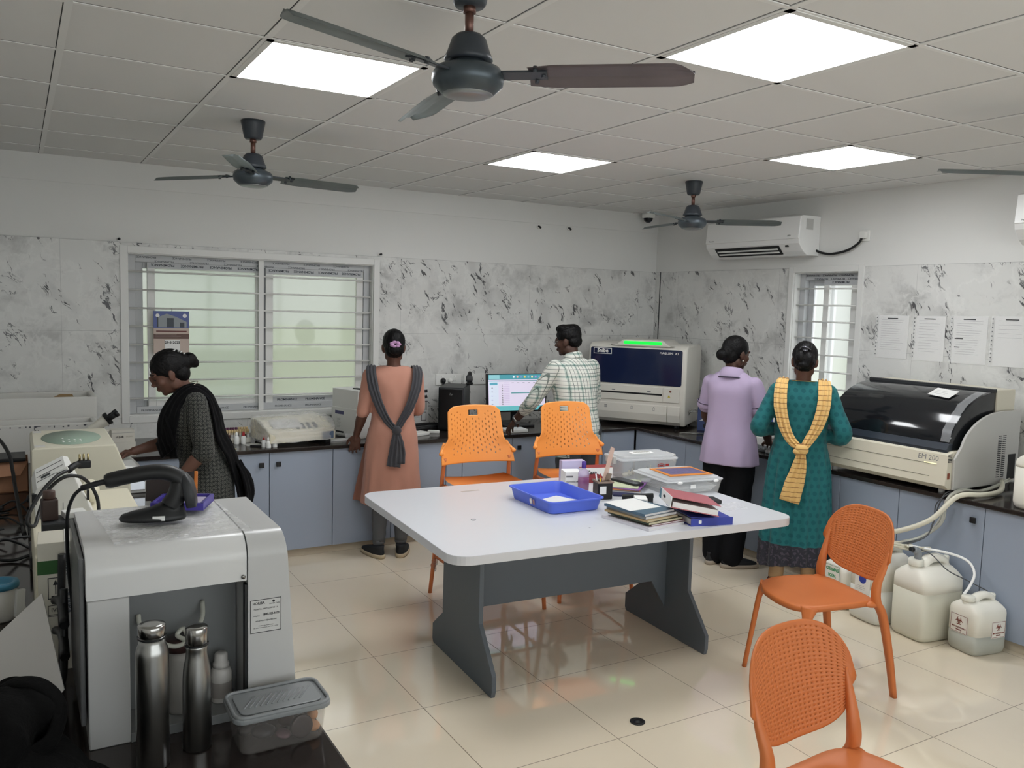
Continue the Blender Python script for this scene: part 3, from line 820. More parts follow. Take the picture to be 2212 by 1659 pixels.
# ---- white analyser standing across the corner
an = thing('immunoassay_analyser', 'big white analyser with a navy front window and green light bar, across the room corner', 'analyser', (4.25, 5.955, CT), R(-54.8))
W_ = .85
b = bm_new(); prism(b, [(.05, .03), (.012, .10), (.0, .20), (.0, .65), (.02, .685), (.06, .70), (.50, .70), (.545, .66), (.545, .03)], 0, W_, 'x', .018, 3); bd = obj('body', b, MACH, an, True)
md = bd.modifiers.new('auto', 'EDGE_SPLIT'); md.split_angle = R(40)
b = bm_new(); prism(b, [(.18, .69), (.24, .69), (.30, .735), (.64, .735), (.70, .69), (.74, .69)], .0, .40, 'y', .008, 2); obj('light_housing', b, MACH, bd)
b = bm_new(); prism(b, rrect(.305, .635, .698, .722, .011), -.0035, .004, 'y'); obj('light_bar', b, mat('green_light', '#12e03a', .4, emit=.7), bd)
b = bm_new(); prism(b, rrect(.018, .812, .362, .662, .018), -.006, .004, 'y', .002, 2); win = obj('front_window', b, NAVY, an)
b = bm_new(); prism(b, rrect(.03, .66, .225, .345, .006), -.010, .004, 'y', .003, 2); obj('loading_flap', b, MACH, an)
b = bm_new(); prism(b, rrect(.668, .80, .225, .345, .006), -.010, .004, 'y', .003, 2); ep = obj('switch_panel', b, MACH, an)
b = bm_new(); box(b, .035, .655, -.0115, -.008, .278, .292); sl = obj('sample_slot', b, BLACK, an)
b = bm_new(); prism(b, [(.002, .20), (-.008, .19), (-.008, .12), (.01, .06), (.035, .035), (.06, .035), (.06, .2)], .02, .70, 'x', .004, 2); lo = obj('lower_door', b, MACH, an)
b = bm_new(); prism(b, [(.002, .20), (-.008, .19), (-.008, .12), (.01, .06), (.035, .035), (.06, .035), (.06, .2)], .706, .81, 'x', .004, 2); obj('side_door', b, MACH, an)
for x, y in ((.08, .07), (.77, .07), (.08, .48), (.77, .48)):
    b = bm_new(); lathe(b, [(.02, 0), (.02, .032)], 14, M=TR((x, y, 0))); obj('foot', b, BLACK, an)
nf = (0, -1, 0)
text('Snibe', .046, FACE((.125, -.0068, .632), nf), WHITEM, win, font_w=.0012)
b = bm_new(); ring(b, .045, .205, .605, .655, .004, -.0068, -.0055); obj('badge_frame', b, WHITEM, win)
text('MAGLUMI  X3', .026, FACE((.70, -.0068, .632), nf), WHITEM, win)
b = bm_new(); lathe(b, [(.010, 0), (.009, .004)], 16, M=FACE((.725, -.0095, .318), nf)); obj('power_button', b, mat('copper_button', '#8a5a4a', .3, .6), ep)
b = bm_new(); prism(b, [(.703, .268), (.727, .268), (.715, .29)], -.0108, -.0095, 'y'); obj('warning_triangle', b, mat('warning_yellow', '#c9b83a', .5), ep)
text('!', .014, FACE((.715, -.0109, .2755), nf), INK, ep)
for i, x in enumerate((.17, .40, .59)):
    b = bm_new()
    if i == 0:
        for q in range(4): box(b, x - .012, x + .012, -.0088, -.0078, .150 + .007 * q, .154 + .007 * q)
    else: ring(b, x - .008, x + .008, .150, .174, .0025, -.0088, -.0078); box(b, x - .004, x + .004, -.0088, -.0078, .176, .180)
    obj('door_symbol', b, GREYINK, lo)
for x in (.22, .53):
    b = bm_new(); box(b, x, x + .03, -.0108, -.0098, .302, .31); obj('slot_mark', b, GREYINK, sl)
# ---- cream analyser with the dark lid
CR2 = mat('aged_cream_metal', '#d8d2c0', .42)
GREYP = mat('pale_grey_metal', '#c2c1bd', .42)
LID = mat('smoked_black_lid', '#16181c', .12, spec=.55, coat=.3)
em = thing('chemistry_analyser', 'cream bench analyser with a large curved smoked lid and EM 200 lettering', 'analyser', (4.47, 3.675, CT), -PI / 2)
L_ = .875
b = bm_new(); prism(b, [(.03, .028), (-.005, .055), (.012, .225), (.06, .245), (.62, .245), (.62, .028)], .0, L_ - .001, 'x', .004, 2); fb = obj('front_body', b, CR2, em)
for z in (.095, .165):
    b = bm_new(); y = -.004 + (z - .055) * .1; box(b, .004, L_ - .10, y - .0025, y + .004, z - .0012, z + .0012); obj('panel_groove', b, mat('groove_shadow_grey', '#7a7568', .7), fb)
def arc(cx, cy, rx, ry, a0, a1, n=12): return [(cx + rx * math.cos(R(a0 + (a1 - a0) * i / n)), cy + ry * math.sin(R(a0 + (a1 - a0) * i / n))) for i in range(n + 1)]
b = bm_new(); prism(b, [(.055, .236)] + [(y, z) for y, z in arc(.50, .245, .44, .325, 180, 96)] + [(.52, .57), (.52, .236)], .004, L_ - .03, 'x', .006, 2); ld = obj('lid', b, LID, em, True)
md = ld.modifiers.new('auto', 'EDGE_SPLIT'); md.split_angle = R(35)
b = bm_new(); prism(b, [(.035, .228), (.03, .25), (.055, .285), (.085, .285), (.085, .228)], .002, L_ - .028, 'x', .004, 2); obj('lid_handle', b, mat('dark_blue_grey_plastic', '#2b323c', .3), ld)
b = bm_new(); prism(b, [(.455, .565), (.455, .582), (.475, .585), (.475, .563)], .0, L_ - .025, 'x', .002, 1); obj('lid_hinge', b, DARKGREY, ld)
b = bm_new(); box(b, .01, L_ - .02, .476, .66, .24, .580, .006); obj('rear_hood', b, CR2, em)
for x in (L_, -.014):
    b = bm_new(); prism(b, [(.055, .028)] + [(.045, .2)] + arc(.50, .22, .40, .24, 168, 90, 10) + [(.68, .46), (.68, .028)], x - .001, x + .014, 'x', .003, 1); sp = obj('side_panel', b, GREYP, em)
    if x > .5:
        for r_ in range(22):
            for c_ in range(2):
                b = bm_new() if (r_ == 0 and c_ == 0) else b
                box(b, x + .0125, x + .0148, .46 + .045 * c_, .495 + .045 * c_, .07 + .0115 * r_, .075 + .0115 * r_)
        obj('vent_slots', b, INK, sp)
        b = bm_new(); box(b, x + .0125, x + .0152, .575, .65, .05, .20); obj('hose_opening', b, BLACK, sp)
        b = bm_new()
        for r_ in range(6): box(b, x - .001, x + .0006, .008, .045, .185 + .0085 * r_, .189 + .0085 * r_)
        obj('vent_slots', b, INK, fb)
        b = bm_new(); box(b, x - .002, x + .003, .012, .03, .09, .125, .002); obj('power_switch', b, mat('rust_red_switch', '#8a4a35', .4), fb)
nrm = (0, -1, .1)
text('EM 200', .042, FACE((.755, .0095, .197), nrm), GREYINK, fb)
b = bm_new(); box(b, .735, .81, .003, .0085, .166, .171); obj('indicator_lamp', b, mat('lit_amber', '#f4eec0', .4, emit=.3), fb)
for x, y in ((.07, .08), (L_ - .07, .08), (.07, .58), (L_ - .07, .58)):
    b = bm_new(); lathe(b, [(.018, 0), (.018, .03)], 14, M=TR((x, y, 0))); obj('foot', b, WHITEP, em)
# note stuck on the lid
Mn = FACE((.63, .30, .545), (0, -.42, .9), (0, .9, .42)) @ Matrix.Rotation(R(-8), 4, 'Z')
nt_ = thing('paper_note', 'white paper note stuck on the smoked lid of the cream analyser', 'note', (4.47, 3.675, CT), -PI / 2)
b = bm_new(); plane_rect(b, Mn, .15, .09, .0012); obj('sheet', b, PAPER, nt_)
b = bm_new(); rows(b, Mn @ Matrix.Translation((0, .0, .0006)), .11, .05, 3, True); obj('print', b, GREYINK, nt_)
# clear tape along the lid's edge
b = bm_new()
rnd = random.Random(5)
pa = arc(.50, .245, .446, .331, 172, 105, 26)
def tape(u, v):
    y, z = pa[min(len(pa) - 1, int(u * (len(pa) - 1) + .5))]
    w_ = .012 * noise.noise(Vector((u * 9, 3, 0)))
    return Vector((L_ - .085 + w_ + (.055 - .5 * w_) * v, y - .004 - .002 * abs(noise.noise(Vector((u * 30, v * 8, 1)))), z + .002 + .003 * abs(noise.noise(Vector((u * 40, v * 9, 5))))))
grid_sheet(b, 26, 8, tape)
obj('tape_strip', b, mat('wrinkled_clear_tape', '#d8dade', .2, alpha=.28), ld)

# ---- four plastic sleeves with notices on the right wall
zs = [(3.892, 3.652), (3.612, 3.385), (3.333, 3.075), (3.045, 2.772)]
for i, (ya, yb) in enumerate([(3.90, 3.645), (3.61, 3.38), (3.345, 3.10), (3.075, 2.83)]):
    zt, zb = [1.762, 1.765, 1.77, 1.775][i], 1.468
    lab = ['plastic sleeved notice nearest the narrow window', 'second plastic sleeved notice from the narrow window', 'plastic sleeved notice with two bold paragraphs, third from the narrow window', 'plastic sleeved notice farthest from the narrow window, nearly blank'][i]
    t = thing('wall_notice', lab, 'notice', (XR - .0085, (ya + yb) / 2, (zt + zb) / 2), -PI / 2, 'notices on the right wall')
    w_, h_ = ya - yb, zt - zb
    M = TR((.008, -.001, 0), (R(90), 0, R(.6 * (i - 1))))
    b = bm_new(); box(b, -w_ / 2 + .022, w_ / 2, -h_ / 2, h_ / 2, 0, .0015, M=M); obj('sheet', b, PAPER, t)
    b = bm_new(); box(b, -w_ / 2, w_ / 2 + .003, -h_ / 2 - .003, h_ / 2 + .003, .002, .0026, M=M); obj('sleeve', b, mat('clear_sleeve', '#ffffff', .08, alpha=.16, bump=.35, bscale=18), t)
    b = bm_new()
    for q in range(11): box(b, -w_ / 2 + .006, -w_ / 2 + .013, -h_ / 2 + .02 + q * (h_ - .04) / 10, -h_ / 2 + .028 + q * (h_ - .04) / 10, .0026, .003, M=M)
    obj('punch_holes', b, GREYINK, t)
    b = bm_new(); n_ = [14, 12, 15, 5][i]
    rows(b, M @ Matrix.Translation((.01, .015 + (.06 if i == 3 else 0), .0012)), w_ - .07, h_ * (.75 if i != 3 else .42), n_, True, random.Random(i)); obj('print', b, GREYINK, t)
    b = bm_new(); box(b, -.035, .045, h_ / 2 - .022, h_ / 2 - .016, .0016, .003, M=M)
    if i == 2: box(b, -.085, -.03, .005, .010, .0016, .003, M=M); box(b, -.085, -.05, -.05, -.045, .0016, .003, M=M)
    obj('heading', b, INK, t)

# ---- calendar hanging on the window bars
t = thing('hanging_calendar', 'tear-off calendar with a picture of a building, hung on the window bars', 'calendar', (.935, YB - .004, 1.50))
b = bm_new(); box(b, -.117, .117, -.002, 0, -.148, .148); obj('card', b, mat('calendar_card', '#c9b8ad', .6), t)
b = bm_new(); box(b, -.117, .117, -.003, -.002, .03, .148); pic = obj('picture', b, mat('calendar_sky_blue', '#5d6aa0', .5), t)
b = bm_new(); prism(b, [(-.09, .035), (-.09, .105), (-.03, .13), (.03, .11), (.10, .075), (.10, .035)], -.0036, -.003, 'y'); obj('building_shape', b, mat('calendar_grey', '#9aa0a4', .6), pic)
b = bm_new(); prism(b, [(-.03, .035), (-.03, .10), (.015, .10), (.015, .035)], -.0042, -.0036, 'y'); box(b, -.093, -.086, -.0042, -.0036, .035, .107); box(b, .055, .085, -.0042, -.0036, .035, .07); obj('building_front', b, mat('calendar_dark', '#4a5058', .6), pic)
b = bm_new(); lathe(b, [(.014, 0), (.014, .0008)], 16, M=FACE((.088, -.003, .117), nf)); lathe(b, [(.013, 0), (.013, .0008)], 16, M=FACE((-.09, -.003, .117), nf)); obj('round_emblem', b, WHITEM, pic)
b = bm_new(); rows(b, FACE((0, -.0022, .008), nf), .20, .012, 1, False, None, .008); obj('title_line', b, mat('calendar_maroon', '#6a3a3a', .6), t)
b = bm_new(); box(b, -.117, .117, -.0028, -.002, -.045, -.010); obj('brown_band', b, mat('calendar_brown', '#6d5650', .6), t)
b = bm_new(); rows(b, FACE((0, -.0028, -.0275), nf), .21, .03, 3, True); obj('print', b, mat('calendar_pale_print', '#b9aaa2', .6), t)
b = bm_new(); box(b, -.045, .055, -.006, -.002, -.125, -.052); pad = obj('date_pad', b, WHITEM, t)
text('29-5-2025', .024, FACE((.005, -.0062, -.07), nf), INK, pad, font_w=.0006)
b = bm_new(); tube(b, [(0, -.003, .148), (.003, -.006, .162), (0, .012, .168)], .0015, 6); obj('hanger', b, STEEL, t)

# ---- plastic-wrapped analyser under the window
t = thing('wrapped_analyser', 'cream bench analyser wrapped in a crumpled clear plastic sheet under the window', 'analyser', (1.648, 5.80, CT), R(9))
b = bm_new(); prism(b, [(-.16, .03), (-.16, .085), (.0, .165), (.17, .165), (.17, .03)], -.24, .24, 'x', .008, 3); bd = obj('body', b, CREAM, t)
b = bm_new(); box(b, .14, .225, -.163, -.155, .035, .085, .002); obj('blue_hatch', b, mat('slate_blue_plastic', '#5d6f86', .4), bd)
b = bm_new(); prism(b, [(-.10, .115), (-.02, .156), (-.02, .168), (-.11, .12)], -.19, .02, 'x', .002, 1); obj('keypad', b, GREYP, bd)
for k in range(4):
    b = bm_new(); prism(b, [(-.115, .110), (-.06, .138), (-.06, .142), (-.115, .114)], -.03 + .045 * k, -.005 + .045 * k, 'x'); obj('key', b, DARKGREY, bd)
for x in (-.2, .2):
    b = bm_new(); box(b, x - .02, x + .02, -.13, .14, 0, .031, .003); obj('foot', b, BLACK, bd)
b = bm_new()
def drape(u, v):
    a = 2 * PI * u; c, s = math.cos(a), math.sin(a); e = .5
    x = math.copysign(abs(c) ** e, c); y = math.copysign(abs(s) ** e, s)
    top = max(0, v - .55) / .45
    k = 1 - .9 * top
    z = .025 + .15 * min(1, v / .55) + .012 * top
    ny = y * .175 * k; nx = x * .262 * k
    z -= max(0, -ny - .02) * .55 * min(1, v * 1.6)
    q = noise.noise(Vector((nx * 16, ny * 16, v * 5))) * .012 + noise.noise(Vector((nx * 40, ny * 40, v * 9))) * .005
    return Vector((nx + q * x + .01 * x, ny + q * y - (.004 if y < 0 else 0), z + q + .006 + .03 * math.exp(-((nx - .16) / .06) ** 2) * top))
grid_sheet(b, 64, 26, drape); obj('plastic_sheet', b, FILM, t)

# ---- test tube rack and small things on the window worktop
RACKW = mat('rack_white', '#e2dfd6', .45)
t = thing('tube_rack', 'white test tube rack holding capped tubes, left end of the window worktop', 'rack', (1.275, 5.93, CT), R(3))
b = bm_new(); ring(b, -.10, .10, 0, .001, 0, 0, 0) if False else None
for s in (-1, 1): box(b, -.10, .10, s * .034 - .003, s * .034 + .003, .0, .034, .001)
for s in (-1, 1): box(b, s * .10 - .003, s * .10 + .003, -.037, .037, 0, .034, .001)
box(b, -.10, .10, -.034, .034, 0, .004); obj('tray', b, RACKW, t)
capm = [mat('tube_cap_tan', '#d2b98a', .5), mat('tube_cap_plum', '#5a2a4a', .5)]; SER = mat('serum_tube', '#c9b9a0', .2); BLD = mat('dark_blood', '#4a2a26', .3)
ix = 0
for r_ in range(2):
    for k in range(11):
        x, y = 1.275 - .089 + .0178 * k, 5.93 - .016 + .034 * r_; zz_ = CT + .005 + (.012 if r_ else 0)
        tt = thing('test_tube', 'capped blood sample tube standing in the white rack on the window worktop', 'test tube', (x, y, zz_), 0, 'sample tubes in the white rack')
        b = bm_new(); lathe(b, [(0, 0), (.005, .001), (.0068, .006), (.0068, .068), (0, .068)], 12); obj('tube', b, SER, tt)
        b = bm_new(); lathe(b, [(.0071, .012), (.0071, .05)], 12, cap=False); obj('paper_label', b, PAPER if k % 3 else BLD, tt)
        b = bm_new(); lathe(b, [(.0074, .064), (.0084, .066), (.0084, .082), (.0074, .084), (0, .084)], 12); obj('cap', b, capm[0 if (r_ == 0 or k > 6) else 1], tt)
def dropper(x, y, label, capc, h=.075):
    t = thing('dropper_bottle', label, 'dropper bottle', (x, y, CT), 0, 'small reagent dropper bottles')
    b = bm_new(); lathe(b, [(0, 0), (.016, 0), (.0175, .003), (.0175, h * .55), (.012, h * .66), (.008, h * .68), (0, h * .68)], 20); obj('bottle', b, WHITEM, t)
    b = bm_new(); lathe(b, [(.0095, h * .64), (.0095, h * .84), (.004, h), (0, h)], 16); obj('cap', b, capc, t)
REDC = mat('red_cap', '#b02a30', .4)
dropper(1.272, 5.845, 'white dropper bottle in front of the tube rack, with a white cap', WHITEM, .085)
dropper(1.318, 5.842, 'white dropper bottle in front of the tube rack, with a red cap', REDC, .085)
dropper(1.412, 5.66, 'red capped dropper bottle beside the wrapped analyser, the one behind', REDC)
dropper(1.432, 5.625, 'white dropper bottle beside the wrapped analyser, nearest the worktop edge', WHITEM)
dropper(1.476, 5.637, 'red capped dropper bottle right in front of the wrapped analyser', REDC)
def slab(name, label, cat, x, y, w_, d_, h_, rz, m, z=None, bev=.002, group=None):
    b = bm_new(); box(b, -w_ / 2, w_ / 2, -d_ / 2, d_ / 2, 0, h_, min(bev, h_ * .45), 2)
    o = obj(name, b, m); o.location = (x, y, CT if z is None else z); o.rotation_euler.z = rz; return tag(o, label, cat, group)
slab('tile_plate', 'white plate lying left of the tube rack, beside the woman in black', 'plate', 1.115, 5.83, .11, .09, .012, R(4), WHITEM)
slab('paper_slip', 'white paper slip in front of the tube rack', 'paper', 1.37, 5.79, .11, .09, .001, R(8), PAPER)
slab('marker_pen', 'black pen lying on the worktop beside the dropper bottles', 'pen', 1.37, 5.70, .085, .012, .010, R(-38), BLACK)
slab('test_cassette', 'white test cassette near the worktop edge, beside the woman in black', 'cassette', 1.135, 5.655, .06, .02, .006, R(14), WHITEM)
slab('test_strip', 'yellowish test strip near the worktop edge, under the window', 'strip', 1.20, 5.645, .065, .012, .004, R(22), mat('pale_yellow', '#e8e0a8', .5))
slab('slide_tray', 'flat white tray left of the woman in salmon', 'tray', 1.99, 5.76, .22, .07, .010, R(2), WHITEM)
b = bm_new(); lathe(b, [(0, 0), (.019, 0), (.022, .035), (.02, .035), (.017, .003), (0, .003)], 20, M=TR((2.03, 5.755, CT + .0105))); tag(obj('sample_cup', b, GLASSC), 'small clear sample cup on the flat white tray', 'cup')
# ---- white tower unit behind the woman in salmon
t = thing('electrolyte_analyser', 'tall white box analyser on the window worktop, half behind the woman in salmon', 'analyser', (2.005, 6.04, CT), R(-72))
b = bm_new(); box(b, 0, .30, 0, .24, .0, .35, .006, 2); bd = obj('body', b, WHITEP, t)
b = bm_new(); box(b, .004, .296, -.010, .002, .01, .215, .005, 2); fp = obj('front_panel', b, WHITEP, bd)
b = bm_new(); box(b, .05, .15, -.0115, -.009, .165, .19); obj('display', b, mat('dull_violet_display', '#55557a', .3), fp)
b = bm_new(); box(b, .06, .15, -.0112, -.009, .03, .042); obj('printer_slot', b, BLACK, fp)
b = bm_new(); rows(b, FACE((.10, -.0102, .105), (0, -1, 0)), .06, .08, 9, True); obj('print', b, GREYINK, fp)
b = bm_new(); box(b, -.045, .0, .03, .14, .0, .20, .02, 3); obj('side_cover', b, WHITEP, bd)
b = bm_new(); box(b, .16, .24, .06, .10, .348, .358, .003); obj('carry_handle', b, BLACK, bd)

# ---- notice behind the woman in salmon
t = thing('instruction_sheet', 'printed instruction sheet with black pictures taped low on the back wall', 'notice', (2.815, YB - .009, .92))
b = bm_new(); box(b, -.095, .095, -.0015, 0, -.145, .145); sh = obj('sheet', b, PAPER, t)
b = bm_new(); rows(b, FACE((-.03, -.0015, 0), nf), .11, .25, 22, True, random.Random(8), .0016); obj('print', b, GREYINK, sh)
b = bm_new()
for z, r_ in ((.115, 4), (.065, 18)): box(b, -.032, .032, -.003, -.0014, -.012, .012, M=TR((.055, 0, z), (0, R(-r_), 0)))
box(b, .02, .09, -.003, -.0014, .03, .036); obj('black_picture', b, INK, sh)
b = bm_new(); box(b, .025, .088, -.0025, -.0014, -.04, .028); obj('grey_picture', b, mat('grey_sticker', '#b9b9b6'), sh)
b = bm_new(); ring(b, .035, .08, -.125, -.055, .004, -.0025, -.0014); obj('outline_picture', b, INK, sh)

# ---- computer corner
def socket(label, x, z, w_, h_, m=WHITEP, rz=0, y=YB - .008):
    t = thing('socket_plate', label, 'socket', (x, y, z), rz, 'wall socket plates')
    b = bm_new(); box(b, -w_ / 2, w_ / 2, -.010, 0, -h_ / 2, h_ / 2, .004, 2); pl = obj('plate', b, m, t)
    b = bm_new()
    for k in (-1, 1):
        for q in ((-.010, .0), (.010, .0), (0, .016)): lathe(b, [(.0035, 0), (.0035, .001)], 8, M=FACE((k * w_ * .24 + q[0], -.0098, q[1] - .012), nf))
    obj('holes', b, INK, pl)
    b = bm_new()
    for k in (-1, 1): box(b, k * w_ * .24 - .008, k * w_ * .24 + .008, -.014, -.009, h_ * .22, h_ * .38, .001)
    obj('switch', b, WHITEM, pl)
    return t
socket('double white wall socket plate with plugs, above the cables', 3.09, 1.128, .235, .092)
socket('double white wall socket plate behind the monitor', 3.35, 1.128, .235, .092)
socket('white wall socket plate beside the white analyser, with one black plug', 5.62, 1.10, .17, .09, rz=-PI / 2, y=0).location = (XR - .009, 5.62, 1.10)
for i, (x, lb) in enumerate(((3.035, 'black plug and lead, left one in the double socket'), (3.10, 'white plug with a black lead, right one in the double socket'))):
    t = thing('power_lead', lb, 'cable', (x, YB - .0185, 1.12), 0, 'leads hanging from the double socket')
    b = bm_new(); lathe(b, [(.022, 0), (.024, .012), (.014, .032), (0, .034)], 16, M=FACE((0, 0, 0), nf)); ellip(b, (0, -.018, -.02), (.010, .014, .02)); obj('plug', b, BLACK if i == 0 else WHITEP, t)
    b = bm_new(); tube(b, [(0, -.018, -.03), (-.004, -.025, -.10), (-.02 + .02 * i, -.028, -.18), (-.012 + .03 * i, -.03, -.26), (.0, -.05, -.3445)], .0065, 8, 6); obj('lead', b, BLACK, t)
PCB = mat('computer_black', '#1c1e21', .4)
t = thing('computer_tower', 'black computer tower on the back worktop beside the monitor', 'computer', (3.035, 6.25, CT), R(-35))
b = bm_new(); box(b, 0, .20, -.36, 0, .004, .342, .006, 2); bd = obj('case', b, PCB, t)
b = bm_new(); box(b, .006, .196, -.372, -.358, .008, .336, .008, 2); fp = obj('front_panel', b, mat('computer_front_black', '#101214', .25), bd)
text('hp', .026, FACE((.10, -.3725, .29), nf), GREYINK, fp, shear=.3)
def scanner(label, loc, rz, s=1.0, cable=None):
    """hand-held bar code reader resting in its foot; handle points to -x, reading head at +x"""
    t = thing('barcode_scanner', label, 'scanner', loc, rz, 'bar code scanners')
    M = Matrix.Scale(s, 4)
    b = bm_new()
    loft(b, [(0, -.005, 0, .080, .040, 2.4), (.006, -.005, 0, .083, .042, 2.4), (.014, -.002, 0, .080, .039, 2.3), (.022, .008, 0, .066, .033, 2.2), (.032, .030, 0, .042, .026, 2), (.045, .042, 0, .028, .021, 2)], 36, M); ft = obj('foot', b, BLACK, t)
    b = bm_new(); P = smooth_path([(.038, 0, .036), (.050, 0, .055), (.058, 0, .08), (.060, 0, .10)], 5); sweep(b, P, [(.027 * math.cos(a), .023 * math.sin(a)) for a in [k * PI / 8 for k in range(16)]], scale=[1.1 - .15 * i / (len(P) - 1) for i in range(len(P))], M=M); obj('stand', b, BLACK, ft, True)
    b = bm_new(); P = smooth_path([(-.118, 0, .104), (-.07, 0, .115), (-.01, 0, .125), (.035, 0, .122), (.066, 0, .100), (.074, 0, .062)], 7); n = len(P)
    sweep(b, P, [(.0235 * math.cos(a), .0205 * math.sin(a)) for a in [k * PI / 9 for k in range(18)]], scale=[.80 if i < 1 else (.93 if i < 2 else .98 + .3 * max(0, i / n - .5)) for i in range(n)], M=M); obj('handle', b, BLACK, t, True)
    b = bm_new(); P = [Vector(p) for p in [(.072, 0, .118), (.084, 0, .094), (.091, 0, .062), (.094, 0, .034)]]
    sweep(b, P, rrect(-.036, .036, -.016, .010, .010, 4), scale=[.55, 1.0, 1.1, .95], M=M); obj('reading_head', b, DARKGREY, t, True)
    b = bm_new(); box(b, -.002 * s, .028 * s, -.0405 * s, -.036 * s, .004 * s, .016 * s, .0); obj('sticker', b, PAPER, ft)
    if cable:
        b = bm_new(); tube(b, [(-.115 * s, 0, .104 * s), (-.135 * s, 0, .100 * s), (-.175 * s, 0, .088 * s)], .0075 * s, 10, 3, scale=None); tube(b, cable, .0046 * s, 10, 8); obj('cable', b, BLACK, t)
    return t
scanner('black bar code scanner standing on the computer tower', (3.18, 6.11, CT + .343), R(-120), .72)
MONB = mat('monitor_black', '#15171a', .35)
mo = thing('monitor', 'monitor with a lit laboratory programme on its screen, left of the man', 'monitor', (3.56, 5.99, CT), R(-4))
b = bm_new(); prism(b, rrect(-.13, .13, -.10, .09, .02), 0, .014, 'z', .004, 2); obj('stand_base', b, MONB, mo)
b = bm_new(); box(b, -.03, .03, .03, .05, .012, .22, .004); obj('stand_neck', b, MONB, mo)
Mm = TR((0, 0, .275), (R(-6), 0, 0))
b = bm_new(); box(b, -.27, .27, -.006, .03, -.158, .158, .004, 2, M=Mm); fr = obj('frame', b, MONB, mo)
def lit(n, h, e): return mat(n, h, .4, emit=e)
def scr(nm, x0, x1, z0, z1, m, d=.0075):
    b = bm_new(); box(b, x0, x1, -d, -.0055, z0, z1, M=Mm); return obj(nm, b, m, fr)
SE = .27
scr('screen', -.26, .26, -.146, .15, lit('screen_pale_lilac', '#dad2e6', SE), .0065)
scr('title_bar', -.26, .26, .108, .15, lit('screen_teal', '#4f97a3', SE), .007)
scr('title_tab', -.255, -.16, .115, .148, lit('screen_light_teal', '#8fc4cc', SE), .0074)
scr('status_bar', -.26, .26, -.146, -.108, lit('screen_aqua', '#67b8bd', SE), .007)
scr('side_list', -.255, -.17, -.105, .10, lit('screen_blue_white', '#d3dcec', SE), .007)
scr('list_head', -.25, -.18, .065, .085, lit('screen_teal2', '#5fa3b8', SE), .0074)
scr('panel_rule', -.26, .26, .095, .101, lit('screen_grey_teal', '#5f8f98', SE), .0072)
scr('table_rule', -.055, .22, -.006, .002, lit('screen_teal3', '#4a8f93', SE), .0074)
b = bm_new()
for q in range(12): box(b, -.137, -.131, -.0076, -.0055, .062 - .0145 * q, .068 - .0145 * q, M=Mm)
obj('bullets', b, INK, fr)
b = bm_new()
for q in range(13): box(b, -.12, -.07, -.0073, -.0055, .078 - .0145 * q, .085 - .0145 * q, M=Mm)
obj('list_rows', b, lit('screen_row', '#cfc3dd', SE), fr)
b = bm_new()
for q in range(5): box(b, -.05 + .05 * q, -.03 + .05 * q, -.0073, -.0055, .08, .083, M=Mm); box(b, -.235, -.22, -.0073, -.0055, .04 - .033 * q, .044 - .033 * q, M=Mm)
obj('captions', b, GREYINK, fr)
for q, c in enumerate(('#dfe8ee', '#e0a9a0', '#6f8fc0', '#e2c86a', '#7fb0c4', '#e6d9a0', '#a98fd0', '#5fb0d0')):
    b = bm_new(); prism(b, rrect(-.03 + .034 * q - .008, -.03 + .034 * q + .008, .122, .14, .005, 3), -.0078, -.0055, 'y', M=Mm); obj('icon', b, lit('icon_' + 'abcdefgh'[q], c, SE), fr)
slab('keyboard_tray', 'flat white box on the worktop edge in front of the monitor', 'box', 3.37, 5.70, .19, .13, .028, R(-6), WHITEP, bev=.008)
slab('network_box', 'small white box on the worktop, behind the woman in salmon', 'box', 2.60, 5.80, .13, .10, .024, R(20), WHITEP, bev=.006)
slab('adapter', 'small white power adapter on the worktop beside the small white box', 'adapter', 2.74, 5.84, .09, .03, .024, R(-38), WHITEP, bev=.006)
b = bm_new(); P = []
for k in range(64):
    a = k / 63 * 2 * PI * 3.4; P.append((2.74 + (.17 + .02 * math.sin(k * .7)) * math.cos(a), 6.06 + .075 * math.sin(a), CT + .006 + .010 * (k / 63) * 3 + .004 * math.sin(k)))
tube(b, P, .0055, 8); tube(b, [(2.90, 6.06, CT + .02), (2.955, 6.16, CT + .05), (2.975, 6.27, CT + .13)], .006, 8, 6)
tag(obj('cable_coil', b, BLACK), 'loops of black cable on the worktop under the double socket', 'cable')

# ---- right worktop: things between the two women
t = thing('reagent_pack', 'blue printed reagent pack standing behind the woman in lavender', 'pack', (4.93, 5.22, CT), R(-48))
b = bm_new(); box(b, -.06, .06, -.035, .035, 0, .245, .006); bd = obj('pack', b, mat('pack_navy', '#3f4c74', .4), t)
b = bm_new(); lathe(b, [(.03, .244), (.03, .285), (.026, .289), (0, .289)], 20); obj('cap', b, mat('cap_pale', '#aab0b8', .4), t)
b = bm_new(); prism(b, [(-.03, .13), (0, .19), (.035, .14), (.01, .12)], -.037, -.0345, 'y'); prism(b, [(-.045, .085), (-.005, .105), (.045, .08), (.0, .09)], -.037, -.0345, 'y'); obj('white_motif', b, WHITEM, bd)
b = bm_new(); lathe(b, [(.022, 0), (.022, .001)], 18, M=FACE((.01, -.035, .045), nf)); obj('dark_motif', b, INK, bd)
b = bm_new(); rnd = random.Random(11); P = [(4.85, 5.36, CT + .02), (4.86, 5.35, CT + .13), (4.90, 5.30, CT + .155), (4.93, 5.26, CT + .10), (4.97, 5.22, CT + .05), (4.93, 5.12, CT + .012)]
for k in range(4): tube(b, [(x + rnd.uniform(-.018, .018), y + rnd.uniform(-.018, .018), z + rnd.uniform(-.006, .02)) for x, y, z in P], .004, 7, 5)
